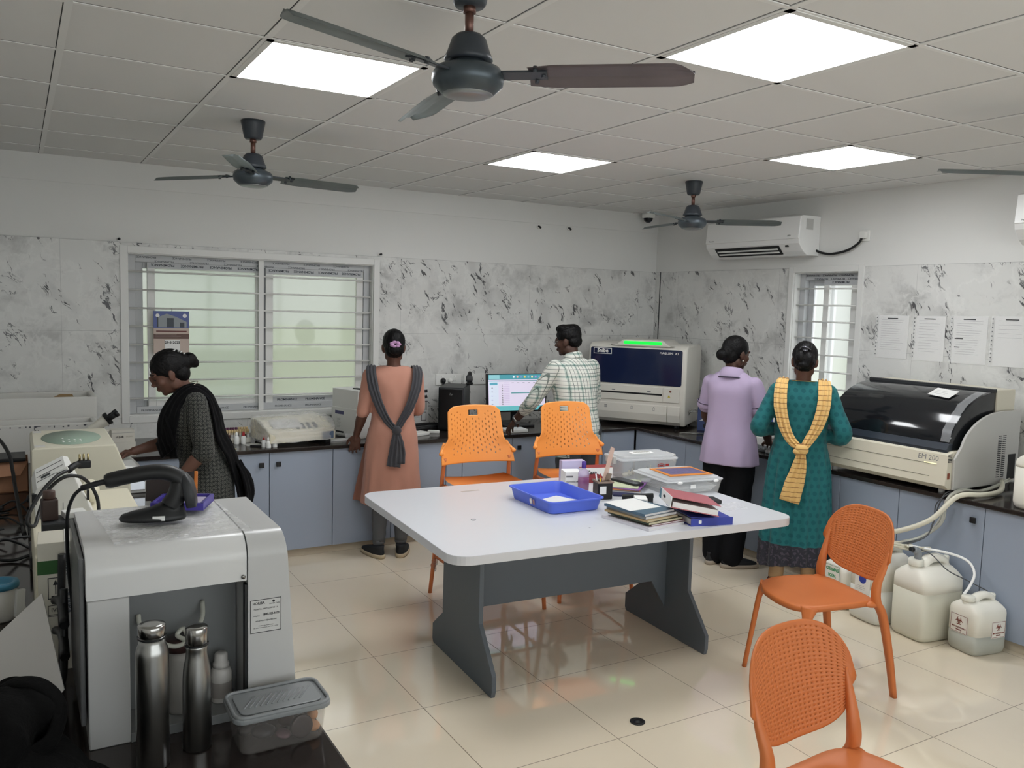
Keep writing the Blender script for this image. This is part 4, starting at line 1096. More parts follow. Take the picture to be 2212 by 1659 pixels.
tag(obj('clear_hose', b, mat('clear_hose_grey', '#a9a9a4', .2, alpha=.75)), 'bunch of thin clear hoses beside the white analyser', 'hose')
t = thing('wire_probe', 'thin steel wire with a coral ring lying on the worktop by the white analyser', 'wire', (4.62, 5.10, CT))
b = bm_new(); tube(b, [(-.02, .06, .004), (.03, .02, .012), (.08, -.02, .006), (.16, -.05, .006)], .003, 6, 5); tube(b, [(-.02, .05, .004), (.04, .03, .005), (.09, -.03, .012), (.16, -.05, .006)], .0025, 6, 5); obj('wire', b, STEEL, t)
b = bm_new(); P = [(.172 + .014 * math.cos(k / 12 * 2 * PI), -.054 + .010 * math.cos(k / 12 * 2 * PI), .016 + .014 * math.sin(k / 12 * 2 * PI)) for k in range(13)]; tube(b, P, .004, 8); obj('ring', b, mat('coral_plastic', '#d98a72', .4), t)
t = thing('sample_reader', 'white plastic stand with a hollow front, between the lavender and the teal clothed women', 'holder', (5.0, 4.50, CT), R(-90))
b = bm_new(); prism(b, [(-.20, .06), (-.20, .085), (-.09, .10), (-.05, .19), (.03, .31), (.10, .31), (.10, .06)], -.12, .12, 'x', .012, 3); obj('body', b, WHITEP, t)
b = bm_new(); box(b, -.11, .11, -.21, .10, 0, .062, .006); obj('base_tray', b, WHITEP, t)
for i, (x, m) in enumerate(((.06, BLUEINK), (.09, DARKGREY))):
    b = bm_new(); cyl(b, (x, -.15, .09), (x + .012 * i, -.125, .235), .006, 10, .006); cyl(b, (x, -.15, .09), (x, -.152, .08), .006, 10, .002)
    pn = obj('pen', b, m); pn.location = (5.0, 4.5, CT); pn.rotation_euler.z = R(-90); tag(pn, ['blue pen standing in the white plastic stand', 'dark grey pen standing in the white plastic stand'][i], 'pen')
for i, (y, h, m) in enumerate(((4.71, .12, WHITEP), (4.66, .10, mat('grey_cap_white', '#c9c9c6', .4)))):
    t = thing('pump_bottle', ['white pump bottle against the right wall, the one nearer the corner', 'white pump bottle against the right wall, the one nearer the window'][i], 'bottle', (5.13, y, CT), 0, 'pump bottles on the right worktop')
    b = bm_new(); lathe(b, [(0, 0), (.026, 0), (.028, .004), (.028, .20 + h * .3), (.012, .225 + h * .3), (0, .23 + h * .3)], 20); obj('bottle', b, m, t)
    b = bm_new(); lathe(b, [(.012, .22 + h * .3), (.012, .25 + h * .3), (.004, .255 + h * .3), (.004, .285 + h * .3), (0, .286 + h * .3)], 14); box(b, -.035, .01, -.008, .008, .28 + h * .3, .292 + h * .3, .003); obj('pump', b, DARKGREY if i else WHITEP, t)
KB = mat('keyboard_grey', '#55585c', .5)
t = thing('keyboard', 'dark keyboard at the right worktop\'s edge, by the woman in lavender', 'keyboard', (4.66, 4.28, CT), R(-90))
b = bm_new(); box(b, -.19, .19, -.075, .075, .0, .018, .004); obj('base', b, mat('keyboard_silver', '#7b7e80', .4), t)
b = bm_new()
for r_ in range(5):
    for c_ in range(16): box(b, -.18 + .0225 * c_, -.161 + .0225 * c_, -.062 + .025 * r_, -.041 + .025 * r_, .017, .022, .001, 1)
obj('keys', b, KB, t)
t = thing('mouse', 'white computer mouse under the hand of the woman in lavender', 'mouse', (4.605, 4.205, CT), R(-62))
b = bm_new(); ellip(b, (0, 0, .010), (.03, .052, .024)); 
for v in b.verts: v.co.z = max(0, v.co.z)
obj('body', b, WHITEP, t, True)

# ---- jerrycans on the floor and one on the worktop
HD = mat('translucent_hdpe', '#ece9de', .4, spec=.35)
LIQ = {'clear': mat('pale_liquid_seen', '#cfccba', .4), 'grey': mat('grey_liquid_seen', '#b0b1a6', .4), 'full': mat('milky_liquid_seen', '#d8d7cd', .4)}
CAPW = mat('can_cap_white', '#e8e6da', .4)
def jerrycan(label, loc, rz, w_, d_, h_, level, liq, sticker=None, group='plastic jerrycans'):
    """width w along x (long side carries the handle), depth d along y; the neck stands at the -x end"""
    t = thing('jerrycan', label, 'jerrycan', loc, rz, group)
    e = 6
    rg = [(0, 0, 0, .44 * w_, .42 * d_, e), (.012, 0, 0, .48 * w_, .47 * d_, e), (.035, 0, 0, .5 * w_, .5 * d_, e), (level, 0, 0, .5 * w_, .5 * d_, e)]
    rg2 = [(level, 0, 0, .5 * w_, .5 * d_, e), (h_ * .72, 0, 0, .5 * w_, .5 * d_, e), (h_ * .78, 0, 0, .49 * w_, .485 * d_, e), (h_ * .84, 0, 0, .46 * w_, .40 * d_, 4.5), (h_ * .885, 0, 0, .42 * w_, .28 * d_, 4), (h_ * .905, 0, 0, .38 * w_, .20 * d_, 3), (h_ * .91, 0, 0, .2 * w_, .06 * d_, 3)]
    def dent(k, a, p):       # the hand hole is pressed in under the bridge handle
        return p
    b = bm_new(); loft(b, rg, 44, cap=True); o1 = obj('liquid_zone', b, LIQ[liq], t)
    b = bm_new(); loft(b, rg2, 44, cap=True); sh = obj('shell', b, HD, t)
    b = bm_new(); P = smooth_path([(-.20 * w_, 0, h_ * .88), (-.10 * w_, 0, h_ * .955), (.08 * w_, 0, h_ * .985), (.27 * w_, 0, h_ * .96), (.37 * w_, 0, h_ * .86)], 6)
    sweep(b, P, [(.15 * d_ * math.cos(a), .10 * d_ * math.sin(a)) for a in [k * PI / 7 for k in range(14)]]); obj('carry_handle', b, HD, t, True)
    nx = -.33 * w_
    b = bm_new(); lathe(b, [(.105 * d_ + .008, h_ * .80), (.10 * d_ + .006, h_ * .93)], 22, M=TR((nx, 0, 0))); obj('neck', b, HD, t)
    b = bm_new(); lathe(b, [(.115 * d_ + .010, h_ * .915), (.12 * d_ + .011, h_ * .93), (.12 * d_ + .011, h_ * .985), (.11 * d_ + .009, h_), (0, h_)], 26, M=TR((nx, 0, 0))); obj('cap', b, CAPW, t)
    b = bm_new(); lathe(b, [(.016, h_ * .90), (.016, h_ * 1.0), (.013, h_ * 1.015), (0, h_ * 1.015)], 16, M=TR((.40 * w_, 0, -.02 * h_))); obj('vent_cap', b, CAPW, t)
    if sticker: sticker(t, sh, w_, d_, h_)
    return t
STK = mat('sticker_white', '#e6e2da', .5); RB = mat('biohazard_red_brown', '#7a3a2c', .6); GRN = mat('sign_green', '#2f8a55', .6)
def biohazard(t, M, s):
    """three-horned biohazard sign with its caption in a thin frame, in M's XY plane"""
    b = bm_new(); plane_rect(b, M, .115 * s, .105 * s, .0008); st = obj('sticker', b, STK, t)
    b = bm_new(); box(b, -.054 * s, .054 * s, .047 * s, .049 * s, .0008, .0014, M=M); box(b, -.054 * s, .054 * s, -.049 * s, -.047 * s, .0008, .0014, M=M); box(b, -.054 * s, -.052 * s, -.049 * s, .049 * s, .0008, .0014, M=M); box(b, .052 * s, .054 * s, -.049 * s, .049 * s, .0008, .0014, M=M)
    c0 = Vector((0, .014 * s, .0012))
    P = [c0 + Vector((.0105 * s * math.cos(k / 18 * 2 * PI), .0105 * s * math.sin(k / 18 * 2 * PI), 0)) for k in range(19)]; tube(b, P, .0011 * s, 6, M=M)
    for q in range(3):
        a0 = R(90 + 120 * q); c1 = c0 + Vector((.0125 * s * math.cos(a0), .0125 * s * math.sin(a0), 0))
        P = [c1 + Vector((.0115 * s * math.cos(a0 + R(d)), .0115 * s * math.sin(a0 + R(d)), 0)) for d in range(40, 321, 20)]
        tube(b, P, .0022 * s, 6, M=M, scale=[.5 + 1.0 * math.sin(PI * i / (len(P) - 1)) for i in range(len(P))])
    obj('biohazard_sign', b, RB, st)
    text('BIO HAZARDOUS', .0115 * s, M @ Matrix.Translation((0, -.022 * s, .0012)), RB, st, font_w=.0003); text('WASTE', .0115 * s, M @ Matrix.Translation((0, -.036 * s, .0012)), RB, st, font_w=.0003)
def st_small(t, sh, w_, d_, h_):
    biohazard(t, FACE((-.5 * w_ - .0005, .01, h_ * .50), (-1, 0, 0)), .95); biohazard(t, FACE((.04, -.5 * d_ - .0005, h_ * .46), (0, -1, 0)), .85)
jerrycan('smallest jerrycan in front, with biohazard labels and grey waste at the bottom', (4.388, 2.512, 0), R(-10), .235, .19, .30, .105, 'grey', st_small)
jerrycan('large jerrycan with a grey elbow fitting on its neck, two thirds full', (4.335, 2.772, 0), R(-8), .31, .24, .44, .27, 'clear')
def st_round(t, sh, w_, d_, h_):
    M = FACE((-.5 * w_ - .0006, 0, h_ * .55), (-1, 0, 0))
    b = bm_new(); plane_rect(b, M, .11, .13, .0008); st = obj('sticker', b, STK, t)
    b = bm_new(); lathe(b, [(.026, .0009), (.026, .0014)], 20, M=M @ Matrix.Translation((0, .012, 0))); obj('blue_disc', b, BLUEINK, st)
    b = bm_new(); rows(b, M @ Matrix.Translation((0, -.04, .0006)), .08, .03, 3, True); obj('print', b, GREYINK, st)
jerrycan('large jerrycan behind the orange chair, with a round blue emblem on its label', (4.325, 3.048, 0), R(-6), .31, .23, .43, .20, 'full', st_round)
def st_clean(t, sh, w_, d_, h_):
    M = FACE((-.5 * w_ - .0006, 0, h_ * .66), (-1, 0, 0))
    b = bm_new(); plane_rect(b, M, .125, .11, .0008); st = obj('sticker', b, STK, t)
    text('CLEANING', .027, M @ Matrix.Translation((0, .022, .001)), GRN, st, width=.10, font_w=.001); text('SOLN.', .027, M @ Matrix.Translation((0, -.016, .001)), GRN, st, width=.062, font_w=.001)
    b = bm_new()
    for y in (-.046, .046): box(b, -.056, .056, y - .001, y + .001, .0008, .0012, M=M)
    for x in (-.056, .056): box(b, x - .001, x + .001, -.046, .046, .0008, .0012, M=M)
    obj('green_frame', b, GRN, st)
jerrycan('jerrycan labelled CLEANING SOLN. in green, farthest back in the row', (4.362, 3.30, 0), R(-6), .28, .21, .31, .12, 'full', st_clean)
cc = jerrycan('white jerrycan standing on the right worktop, cut off by the photo\'s edge', (4.66, 2.365, CT), R(-15), .26, .20, .33, .22, 'full')
for m_ in (cc.children): 
    if m_.name.startswith('liquid_zone'): m_.data.materials[0] = HD
# grey elbow on the large can
t = thing('elbow_fitting', 'grey pipe elbow with a black tip on the neck of the large jerrycan', 'pipe fitting', (4.236, 2.778, .44))
b = bm_new(); tube(b, [(0, 0, -.02), (0, 0, .025), (-.008, .003, .045), (-.03, .01, .052)], .019, 14, 4); obj('elbow', b, mat('pipe_grey', '#8d9296', .4), t)
b = bm_new(); cyl(b, (-.028, .009, .052), (-.05, .016, .056), .012, 12); obj('black_tip', b, BLACK, t)
HOSE = mat('clear_pvc_hose', '#cfcfc4', .15, alpha=.72); HOSEW = mat('milky_hose', '#d6d2c0', .3)
def hose(label, pts, r, m, n=1, spread=.012, seed=1):
    b = bm_new(); rnd = random.Random(seed)
    for k in range(n): tube(b, [(x + rnd.uniform(-spread, spread) * (n > 1), y + rnd.uniform(-spread, spread) * (n > 1), z + rnd.uniform(-spread, spread) * .6 * (n > 1)) for x, y, z in pts], r, 8, 7)
    return tag(obj('drain_hose', b, m), label, 'hose', 'hoses from the cream analyser')
hose('thick milky hose drooping from the worktop over the cabinet to the jerrycans', [(4.96, 2.76, CT + .05), (4.80, 2.68, CT + .022), (4.60, 2.66, CT + .022), (4.46, 2.72, CT + .012), (4.36, 2.80, .64), (4.29, 2.95, .545), (4.25, 3.12, .49)], .0145, HOSEW)
hose('bundle of thin clear hoses hanging over the worktop edge', [(5.0, 2.74, CT + .06), (4.74, 2.745, CT + .018), (4.55, 2.76, CT + .03), (4.465, 2.78, CT - .02), (4.45, 2.80, .62), (4.42, 2.86, .53), (4.30, 2.92, .485)], .007, HOSE, 4, .010, 4)
hose('dark wires hanging over the worktop edge to the jerrycans', [(4.70, 2.80, CT + .012), (4.52, 2.80, CT + .012), (4.46, 2.83, CT - .05), (4.45, 2.85, .6), (4.40, 2.86, .52), (4.28, 2.92, .475), (4.28, 3.02, .465)], .0035, mat('grey_wire', '#55575a', .5), 3, .012, 6)
hose('loose tangle of thin hoses lying over the jerrycan necks', [(4.20, 3.12, .46), (4.24, 3.0, .485), (4.30, 2.90, .48), (4.26, 2.85, .49), (4.34, 2.80, .475), (4.30, 2.88, .47), (4.22, 2.96, .475)], .0055, HOSEW, 5, .022, 9)
hose('white hose arching down into the smallest jerrycan', [(4.27, 2.86, .487), (4.38, 2.70, .475), (4.42, 2.61, .45), (4.40, 2.555, .40), (4.36, 2.55, .34), (4.312, 2.553, .297)], .007, WHITEM)
hose('thin grey wire running to the vent cap of the smallest jerrycan', [(4.30, 2.93, .47), (4.30, 2.76, .47), (4.32, 2.66, .40), (4.42, 2.61, .345), (4.481, 2.524, .301)], .003, mat('grey_wire', '#55575a', .5))
# drain cover on the floor
t = thing('floor_cap', 'small round black cap lying on the tiled floor in front of the table', 'cap', (2.255, 2.705, 0))
b = bm_new(); lathe(b, [(.032, 0), (.033, .004), (.026, .006), (.022, .003), (.012, .003), (.009, .008), (0, .008)], 24); obj('cap', b, BLACK, t)

# ================================================================== THINGS ON THE TABLE
TZ = .7506
BLUET = mat('cornflower_blue_plastic', '#5a72dc', .38)
t = thing('plastic_tray', 'blue plastic tray with papers in it, on the white table', 'tray', (2.366, 3.567, TZ), R(-1.5))
b = bm_new(); w2, d2 = .163, .222
def tray_ring(z, k, r): return [(x, y, z) for x, y in rrect(-w2 * k, w2 * k, -d2 * k, d2 * k, r, 5)]
tt = bmesh.new(); rr_ = [tray_ring(0, .86, .03), tray_ring(.004, .885, .032), tray_ring(.058, .95, .034), tray_ring(.06, 1.0, .036), tray_ring(.066, 1.0, .036), tray_ring(.066, .955, .034), tray_ring(.058, .935, .034), tray_ring(.008, .872, .03), tray_ring(.004, .84, .03)]
vv = [[tt.verts.new(p) for p in r] for r in rr_]
for A, B in zip(vv, vv[1:]):
    for i in range(len(A)): tt.faces.new([A[i], A[(i + 1) % len(A)], B[(i + 1) % len(A)], B[i]])
tt.faces.new(vv[0]); tt.faces.new(vv[-1]); bmesh.ops.recalc_face_normals(tt, faces=tt.faces[:])
for f in tt.faces: f.smooth = len(f.verts) == 4
merge(b, tt); tr_ = obj('tray', b, BLUET, t)
md = tr_.modifiers.new('auto', 'EDGE_SPLIT'); md.split_angle = R(35)
Ms = FACE((-.155, -.02, .032), (-1, 0, -.12)); b = bm_new(); lathe(b, [(.013, 0), (.013, .001)], 18, M=Ms @ Matrix.Scale(1.3, 4, (0, 1, 0))); obj('oval_sticker', b, WHITEM, t)
b = bm_new(); tube(b, [(.010 * math.cos(k / 12 * 2 * PI), .013 * math.sin(k / 12 * 2 * PI), .0012) for k in range(13)], .0008, 5, M=Ms); plane_rect(b, Ms @ Matrix.Translation((.028, 0, 0)), .018, .026); obj('sticker_marks', b, mat('sticker_grey_red', '#a0787c', .5), t)
b = bm_new()
for i, (x, y, a) in enumerate(((.02, -.03, 8), (.0, -.06, -6), (.05, .0, 20))): box(b, -.075, .075, -.10, .10, .004 + .0015 * i, .0052 + .0015 * i, M=TR((x, y, 0), (0, 0, R(a))))
pp = obj('paper_sheets', b, PAPER); pp.location = (2.366, 3.567, TZ + .001); tag(pp, 'loose white papers lying inside the blue tray', 'papers')
PURP = mat('purple_sanitiser', '#9a5f8f', .1, alpha=.72); PCAP = mat('purple_cap', '#4a2f8f', .4)
t = thing('sanitiser_bottle', 'clear bottle of purple liquid with a violet cap, behind the blue tray', 'bottle', (2.672, 3.752, TZ), R(-20))
b = bm_new(); loft(b, [(0, 0, 0, .027, .018, 2.6), (.004, 0, 0, .030, .020, 2.6), (.055, 0, 0, .031, .021, 2.6), (.08, 0, 0, .030, .0205, 2.6)], 30); obj('liquid', b, PURP, t)
b = bm_new(); loft(b, [(.0805, 0, 0, .030, .0205, 2.6), (.10, 0, 0, .032, .0215, 2.4), (.115, 0, 0, .026, .018, 2.2), (.127, 0, 0, .012, .012), (.135, 0, 0, .011, .011)], 30); obj('shoulder', b, mat('clear_violet', '#cdb8e0', .08, alpha=.45), t)
b = bm_new(); lathe(b, [(.0125, .130), (.013, .133), (.012, .166), (0, .167)], 20); obj('cap', b, PCAP, t)
def carton(name, label, cat, loc, rz, w_, d_, h_, m, side=None, group=None, bands=()):
    t = thing(name, label, cat, loc, rz, group)
    b = bm_new(); box(b, -w_ / 2, w_ / 2, -d_ / 2, d_ / 2, 0, h_, .001, 1); bd = obj('carton', b, m, t)
    return t, bd
t, bd = carton('glove_box', 'white box of gloves with a small red corner, left of the purple bottle', 'box', (2.70, 3.91, TZ), R(-18), .10, .10, .085, WHITEM)
text('Examination Gloves', .012, FACE((.0, -.0507, .03), nf), INK, bd, width=.085); b = bm_new(); box(b, -.045, -.005, -.0512, -.05, .055, .064); obj('code_marks', b, GREYINK, bd); b = bm_new(); box(b, .0495, .0512, -.04, -.01, .05, .075); obj('red_corner', b, RED, bd)
t, bd = carton('lavender_packet', 'lavender soft packet standing behind the white glove box', 'packet', (2.76, 3.995, TZ), R(-14), .14, .05, .125, mat('pale_lavender', '#c6bfe0', .4))
t, bd = carton('glove_box', 'white and maroon glove box behind the pen stand', 'box', (2.885, 3.95, TZ), R(-14), .20, .085, .088, WHITEM)
text('Care', .030, FACE((-.03, -.0432, .06), nf), INK, bd, font_w=.0006)
b = bm_new(); prism(b, arc(-.02, .0, .075, .055, 0, 180, 14), -.0434, -.0424, 'y'); box(b, -.10, .10, -.0425, .0425, .0878, .0886); box(b, .0998, .1008, -.0425, .0425, .0, .088); obj('maroon_panel', b, mat('maroon_card', '#8f3438', .5), bd)
b = bm_new(); box(b, .1007, .1014, -.03, .03, .045, .06); obj('white_stripe', b, WHITEM, bd)
# pen stand
t = thing('pen_stand', 'square black pen stand in the middle of the table clutter', 'pen holder', (2.674, 3.577, TZ), R(-14))
b = bm_new(); prism(b, rrect(-.042, .042, -.042, .042, .01), 0, .088, 'z', .002, 1); obj('cup', b, mat('pen_stand_black', '#221f1f', .4), t)
b = bm_new()
for s in (-1, 1): box(b, -.046, .046, s * .041 - .004, s * .041 + .004, .086, .096, .002); box(b, s * .041 - .004, s * .041 + .004, -.046, .046, .086, .096, .002)
obj('rim', b, mat('taupe_rim', '#8d7a6c', .5), t)
b = bm_new(); plane_rect(b, FACE((-.015, -.0425, .05), nf), .036, .042, .001); obj('white_sticker', b, WHITEM, t)
for nm, lab, cat, p0, p1, r_, m in (('pen', 'red pen in the black pen stand', 'pen', (-.01, .005, .06), (-.014, .0, .125), .004, RED), ('pen', 'white pen leaning in the black pen stand', 'pen', (-.03, 0, .07), (-.042, .0, .13), .004, WHITEM), ('pencil', 'yellow pencil in the black pen stand', 'pencil', (-.02, -.02, .06), (-.026, -.024, .108), .004, mat('pencil_yellow', '#d8b23c', .5))):
    b = bm_new(); cyl(b, p0, p1, r_, 8); cyl(b, p1, tuple(Vector(p1) + (Vector(p1) - Vector(p0)).normalized() * .008), r_ * .9, 8, .001)
    o = obj(nm, b, m); o.location = (2.674, 3.577, TZ); o.rotation_euler.z = R(-14); tag(o, lab, cat)
b = bm_new(); box(b, -.016, .016, -.0015, .0015, 0, .25, .0004, 1, M=TR((.0, .012, .03), (R(-6), R(24), R(8)))); o = obj('ruler', b, mat('clear_pink_ruler', '#e2c2b2', .15, alpha=.7)); o.location = (2.674, 3.577, TZ); tag(o, 'long clear ruler leaning out of the black pen stand', 'ruler')
b = bm_new(); box(b, -.014, .014, -.001, .001, 0, .08, .0004, 1, M=TR((.032, .02, .05), (R(4), R(14), R(-20)))); o = obj('metal_clip', b, mat('taupe_rim', '#8d7a6c')); o.location = (2.674, 3.577, TZ); tag(o, 'flat taupe strip standing in the black pen stand', 'strip')
# booklets under the phone
def book(label, x, y, z, w_, d_, h_, rz, cov, page=PAPER, name='booklet', group=None, cat='booklet', pages=True):
    t = thing(name, label, cat, (x, y, z), rz, group)
    if pages:
        b = bm_new(); box(b, -w_ / 2 + .002, w_ / 2 - .002, -d_ / 2 + .002, d_ / 2 - .002, .0012, h_ - .0012); obj('pages', b, page, t)
        b = bm_new(); box(b, -w_ / 2, w_ / 2, -d_ / 2, d_ / 2, h_ - .0012, h_); box(b, -w_ / 2, w_ / 2, -d_ / 2, d_ / 2, 0, .0012); box(b, -w_ / 2, -w_ / 2 + .0012, -d_ / 2, d_ / 2, 0, h_); cv = obj('cover', b, cov, t)
    else:
        b = bm_new(); box(b, -w_ / 2, w_ / 2, -d_ / 2, d_ / 2, 0, h_); cv = obj('sheet', b, cov, t)
    return t, cv
G1 = 'booklets stacked under the phone'
MAGC = mat('magazine_green_cream', '#c9d0b0', .4, var=.25, vscale=14); ORG = mat('magazine_orange', '#dd8a3c', .4); VIO = mat('magazine_violet', '#8a5a9c', .4); GREYC = mat('grey_card', '#7c7f88', .5)
book('grey booklet at the bottom of the stack under the phone', 2.925, 3.69, TZ + .0105, .18, .26, .008, R(-42), GREYC, group=G1)
book('booklet with an orange cover, second in the stack under the phone', 2.915, 3.70, TZ + .019, .18, .25, .005, R(-40), ORG, group=G1)
book('booklet with a violet cover edge in the stack under the phone', 2.93, 3.69, TZ + .0245, .18, .25, .004, R(-50), VIO, group=G1)
book('pale green magazine with pictures, right under the phone', 2.925, 3.71, TZ + .029, .17, .24, .004, R(-44), MAGC, group=G1)
t = thing('smartphone', 'black smartphone lying on the pale green magazine', 'phone', (2.945, 3.715, TZ + .0334), R(8))
b = bm_new(); prism(b, rrect(-.037, .037, -.10, .10, .012), 0, .012, 'z', .003, 2); obj('case', b, BLACK, t)
b = bm_new(); prism(b, rrect(-.033, .033, -.094, .094, .009), .0118, .0124, 'z'); obj('screen', b, mat('phone_glass', '#0c0d10', .06), t)
# clear boxes
def clear_box(label, x, y, rz, w_, d_, h_, lidm, handle):
    t = thing('storage_box', label, 'box', (x, y, TZ), rz, 'clear plastic storage boxes')
    tt = bmesh.new(); rr_ = [[(a * k, c * k, z) for a, c in rrect(-w_ / 2, w_ / 2, -d_ / 2, d_ / 2, .025, 5)] for z, k in ((0, .90), (h_ * .86, .97))]
    vv = [[tt.verts.new(p) for p in r] for r in rr_]; n = len(vv[0])
    for i in range(n): tt.faces.new([vv[0][i], vv[0][(i + 1) % n], vv[1][(i + 1) % n], vv[1][i]])
    tt.faces.new(vv[0]); bmesh.ops.recalc_face_normals(tt, faces=tt.faces[:]); bmesh.ops.solidify(tt, geom=tt.faces[:], thickness=.002)
    b = bm_new(); merge(b, tt); bx = obj('tub', b, GLASSC, t)
    b = bm_new(); prism(b, rrect(-w_ / 2, w_ / 2, -d_ / 2, d_ / 2, .03), h_ * .80, h_ * .88, 'z', .003, 2); prism(b, rrect(-w_ / 2 + .02, w_ / 2 - .02, -d_ / 2 + .02, d_ / 2 - .02, .025), h_ * .88, h_, 'z', .004, 2); ldd = obj('lid', b, lidm, t)
    if handle:
        for s in (-1, 1):
            b = bm_new(); box(b, s * (w_ / 2 + .006) - .012, s * (w_ / 2 + .006) + .012, -.05, .05, h_ * .62, h_ * .94, .005, 2); obj('clip', b, GREYP, ldd)
        b = bm_new(); prism(b, rrect(-.075, .075, -.03, .03, .012), h_ - .001, h_ + .004, 'z', .002, 1); obj('grip', b, WHITEM, ldd)
        b = bm_new()
        for k in range(10): box(b, -.05 + .011 * k, -.045 + .011 * k, -.014, .014, h_ + .0035, h_ + .0065)
        obj('grip_ribs', b, GREYP, ldd)
    else:
        for x_ in (-.11, .13): b = bm_new(); ellip(b, (x_, -d_ / 2 - .003, h_ * .78), (.018, .006, .008)); obj('snap_tab', b, WHITEM, ldd)
    return t, bx
LIDC = mat('frosted_lid', '#f2f4f6', .25, alpha=.5)
t, bx = clear_box('clear plastic box with grip lid, the farther of the two, holding small parts', 3.27, 4.0, R(-8), .40, .24, .135, LIDC, True)
Ms = FACE((.07, -.118, .075), (0, -1, -.05)); b = bm_new(); tube(b, [(.022 * math.cos(k / 16 * 2 * PI), .012 * math.sin(k / 16 * 2 * PI), .001) for k in range(17)], .0022, 6, M=Ms); box(b, -.014, .014, -.004, .004, .0005, .0015, M=Ms); box(b, .032, .055, -.004, .009, .0005, .0015, M=Ms); obj('red_oval_sticker', b, RED, t)
for i in range(6):
    b = bm_new(); ellip(b, (0, 0, .012), (.02, .015, .012), (0, 0, i)); prism(b, [(-.012, 0), (.012, 0), (.002, .03 + .004 * i)], -.004, .004, 'y'); o = obj('plastic_part', b, mat('ivory_parts', '#e2dcc0', .5)); o.location = (3.13 + .045 * i, 3.97 + .02 * (i % 3), TZ + .0035); o.rotation_euler.z = i; tag(o, 'small ivory plastic part seen through the wall of the grip lid box', 'part', 'ivory parts inside the grip lid box')
t, bx = clear_box('clear plastic box holding papers, the nearer of the two, a leaflet on its lid', 3.225, 3.615, R(-6), .39, .36, .090, LIDC, False)
for i in range(5): slab('paper_stack_sheet', 'white papers lying inside the clear box with the leaflet on its lid', 'papers', 3.225 + .006 * i, 3.605 - .004 * i, .27, .25, .006, R(-6 + 3 * (i % 3)), PAPER, TZ + .0035 + .0066 * i, group='papers inside the nearer clear box')
Ms = FACE((-.02, -.178, .045), (0, -1, -.04)); b = bm_new(); plane_rect(b, Ms, .035, .022); obj('white_sticker', b, WHITEM, t)
t, cv = book('orange edged leaflet with a dark picture on the nearer clear box', 3.25, 3.615, TZ + .0912, .28, .22, .003, R(-8), ORG, name='leaflet', cat='leaflet', pages=False)
b = bm_new(); box(b, -.115, .12, -.075, .085, .003, .0034); obj('picture', b, mat('leaflet_picture', '#6a6288', .4, var=.6, vscale=40), t)
# front stack of books
G2 = 'books in the stack at the table front'
x0_, y0_ = 2.558, 3.11
z_ = TZ
for lab, w_, d_, h_, rz, cov, dx, dy, page in (
    ('white magazine with violet squares, bottom of the front stack of books', .25, .30, .012, -58, mat('white_violet_cover', '#d6d3da', .4), .005, -.01, PAPER),
    ('wine red edged book low in the front stack', .22, .25, .008, -62, mat('wine_cover', '#7d3038', .4), .04, -.015, PAPER),
    ('dark green patterned book in the front stack', .23, .27, .012, -60, mat('dark_green_cover', '#3c4a38', .4, var=.5, vscale=30), .02, -.005, mat('cream_pages', '#cfc7a8', .6)),
    ('kraft brown book in the middle of the front stack', .22, .27, .010, -57, mat('kraft_cover', '#a88f68', .5), .0, .0, mat('cream_pages', '#cfc7a8')),
    ('grey spiral notebook near the top of the front stack', .21, .26, .013, -60, mat('grey_notebook', '#8d9092', .4), .005, .005, PAPER),
    ('slate blue spiral notebook on the front stack, under the white sheet', .21, .26, .012, -58, mat('slate_blue_cover', '#4d6577', .4), -.005, .01, PAPER)):
    book(lab, x0_ + dx, y0_ + dy, z_, w_, d_, h_, R(rz + 60 + 7), cov, page, 'book', G2, 'book'); z_ += h_ + .0004
slab('paper_sheet', 'blank white sheet on top of the front stack of books', 'paper', x0_ - .02, y0_ + .045, .19, .20, .0015, R(2), PAPER, z_)
# box files
RBIND = mat('red_folder', '#b0646a', .45)
t = thing('box_file', 'red box file with a white printed spine, tilted onto the blue folder', 'folder', (2.78, 3.05, TZ + .063), R(-32))
Mt = TR((0, 0, 0), (R(-4), R(9), 0))
b = bm_new(); box(b, -.10, .13, -.16, .16, .048, .0505, M=Mt); box(b, -.10, .13, -.16, .16, .0, .0025, M=Mt); obj('cover', b, RBIND, t)
b = bm_new(); box(b, -.103, -.10, -.16, .16, 0, .0505, M=Mt); sp = obj('spine', b, WHITEM, t)
b = bm_new(); prism(b, [(.10, .002), (.16, .002), (.16, .0485), (.13, .0485)], -.1045, -.103, 'x', M=Mt); obj('spine_motif', b, mat('spine_green_blue', '#4a7a8c', .5), sp)
text('HORIBA', .018, Mt @ FACE((-.1036, .02, .025), (-1, 0, 0)), INK, sp)
b = bm_new(); box(b, -.09, .125, -.15, .15, .003, .028, M=Mt); obj('papers', b, PAPER, t)
DB = mat('royal_blue_folder', '#3a46a0', .4)
t = thing('ring_binder', 'royal blue ring binder under the red box file, at the table front', 'folder', (2.83, 3.015, TZ), R(-14))
b = bm_new(); box(b, -.10, .12, -.12, .14, .0, .0025); box(b, -.10, .12, -.12, .14, .036, .0385, M=TR((0, 0, 0), (0, R(3), 0))); box(b, -.10, .12, -.1225, -.12, 0, .038); bd = obj('cover', b, DB, t)
b = bm_new(); prism(b, rrect(-.06, -.045, .012, .028, .003, 3), -.1235, -.1225, 'y'); obj('white_mark', b, WHITEM, bd)
b = bm_new(); box(b, -.09, .115, -.11, .13, .003, .03); obj('papers', b, PAPER, t)
t = thing('mesh_organiser', 'dark grey stapler lying between the pen stand and the red box file', 'stapler', (2.795, 3.43, TZ), R(-40))
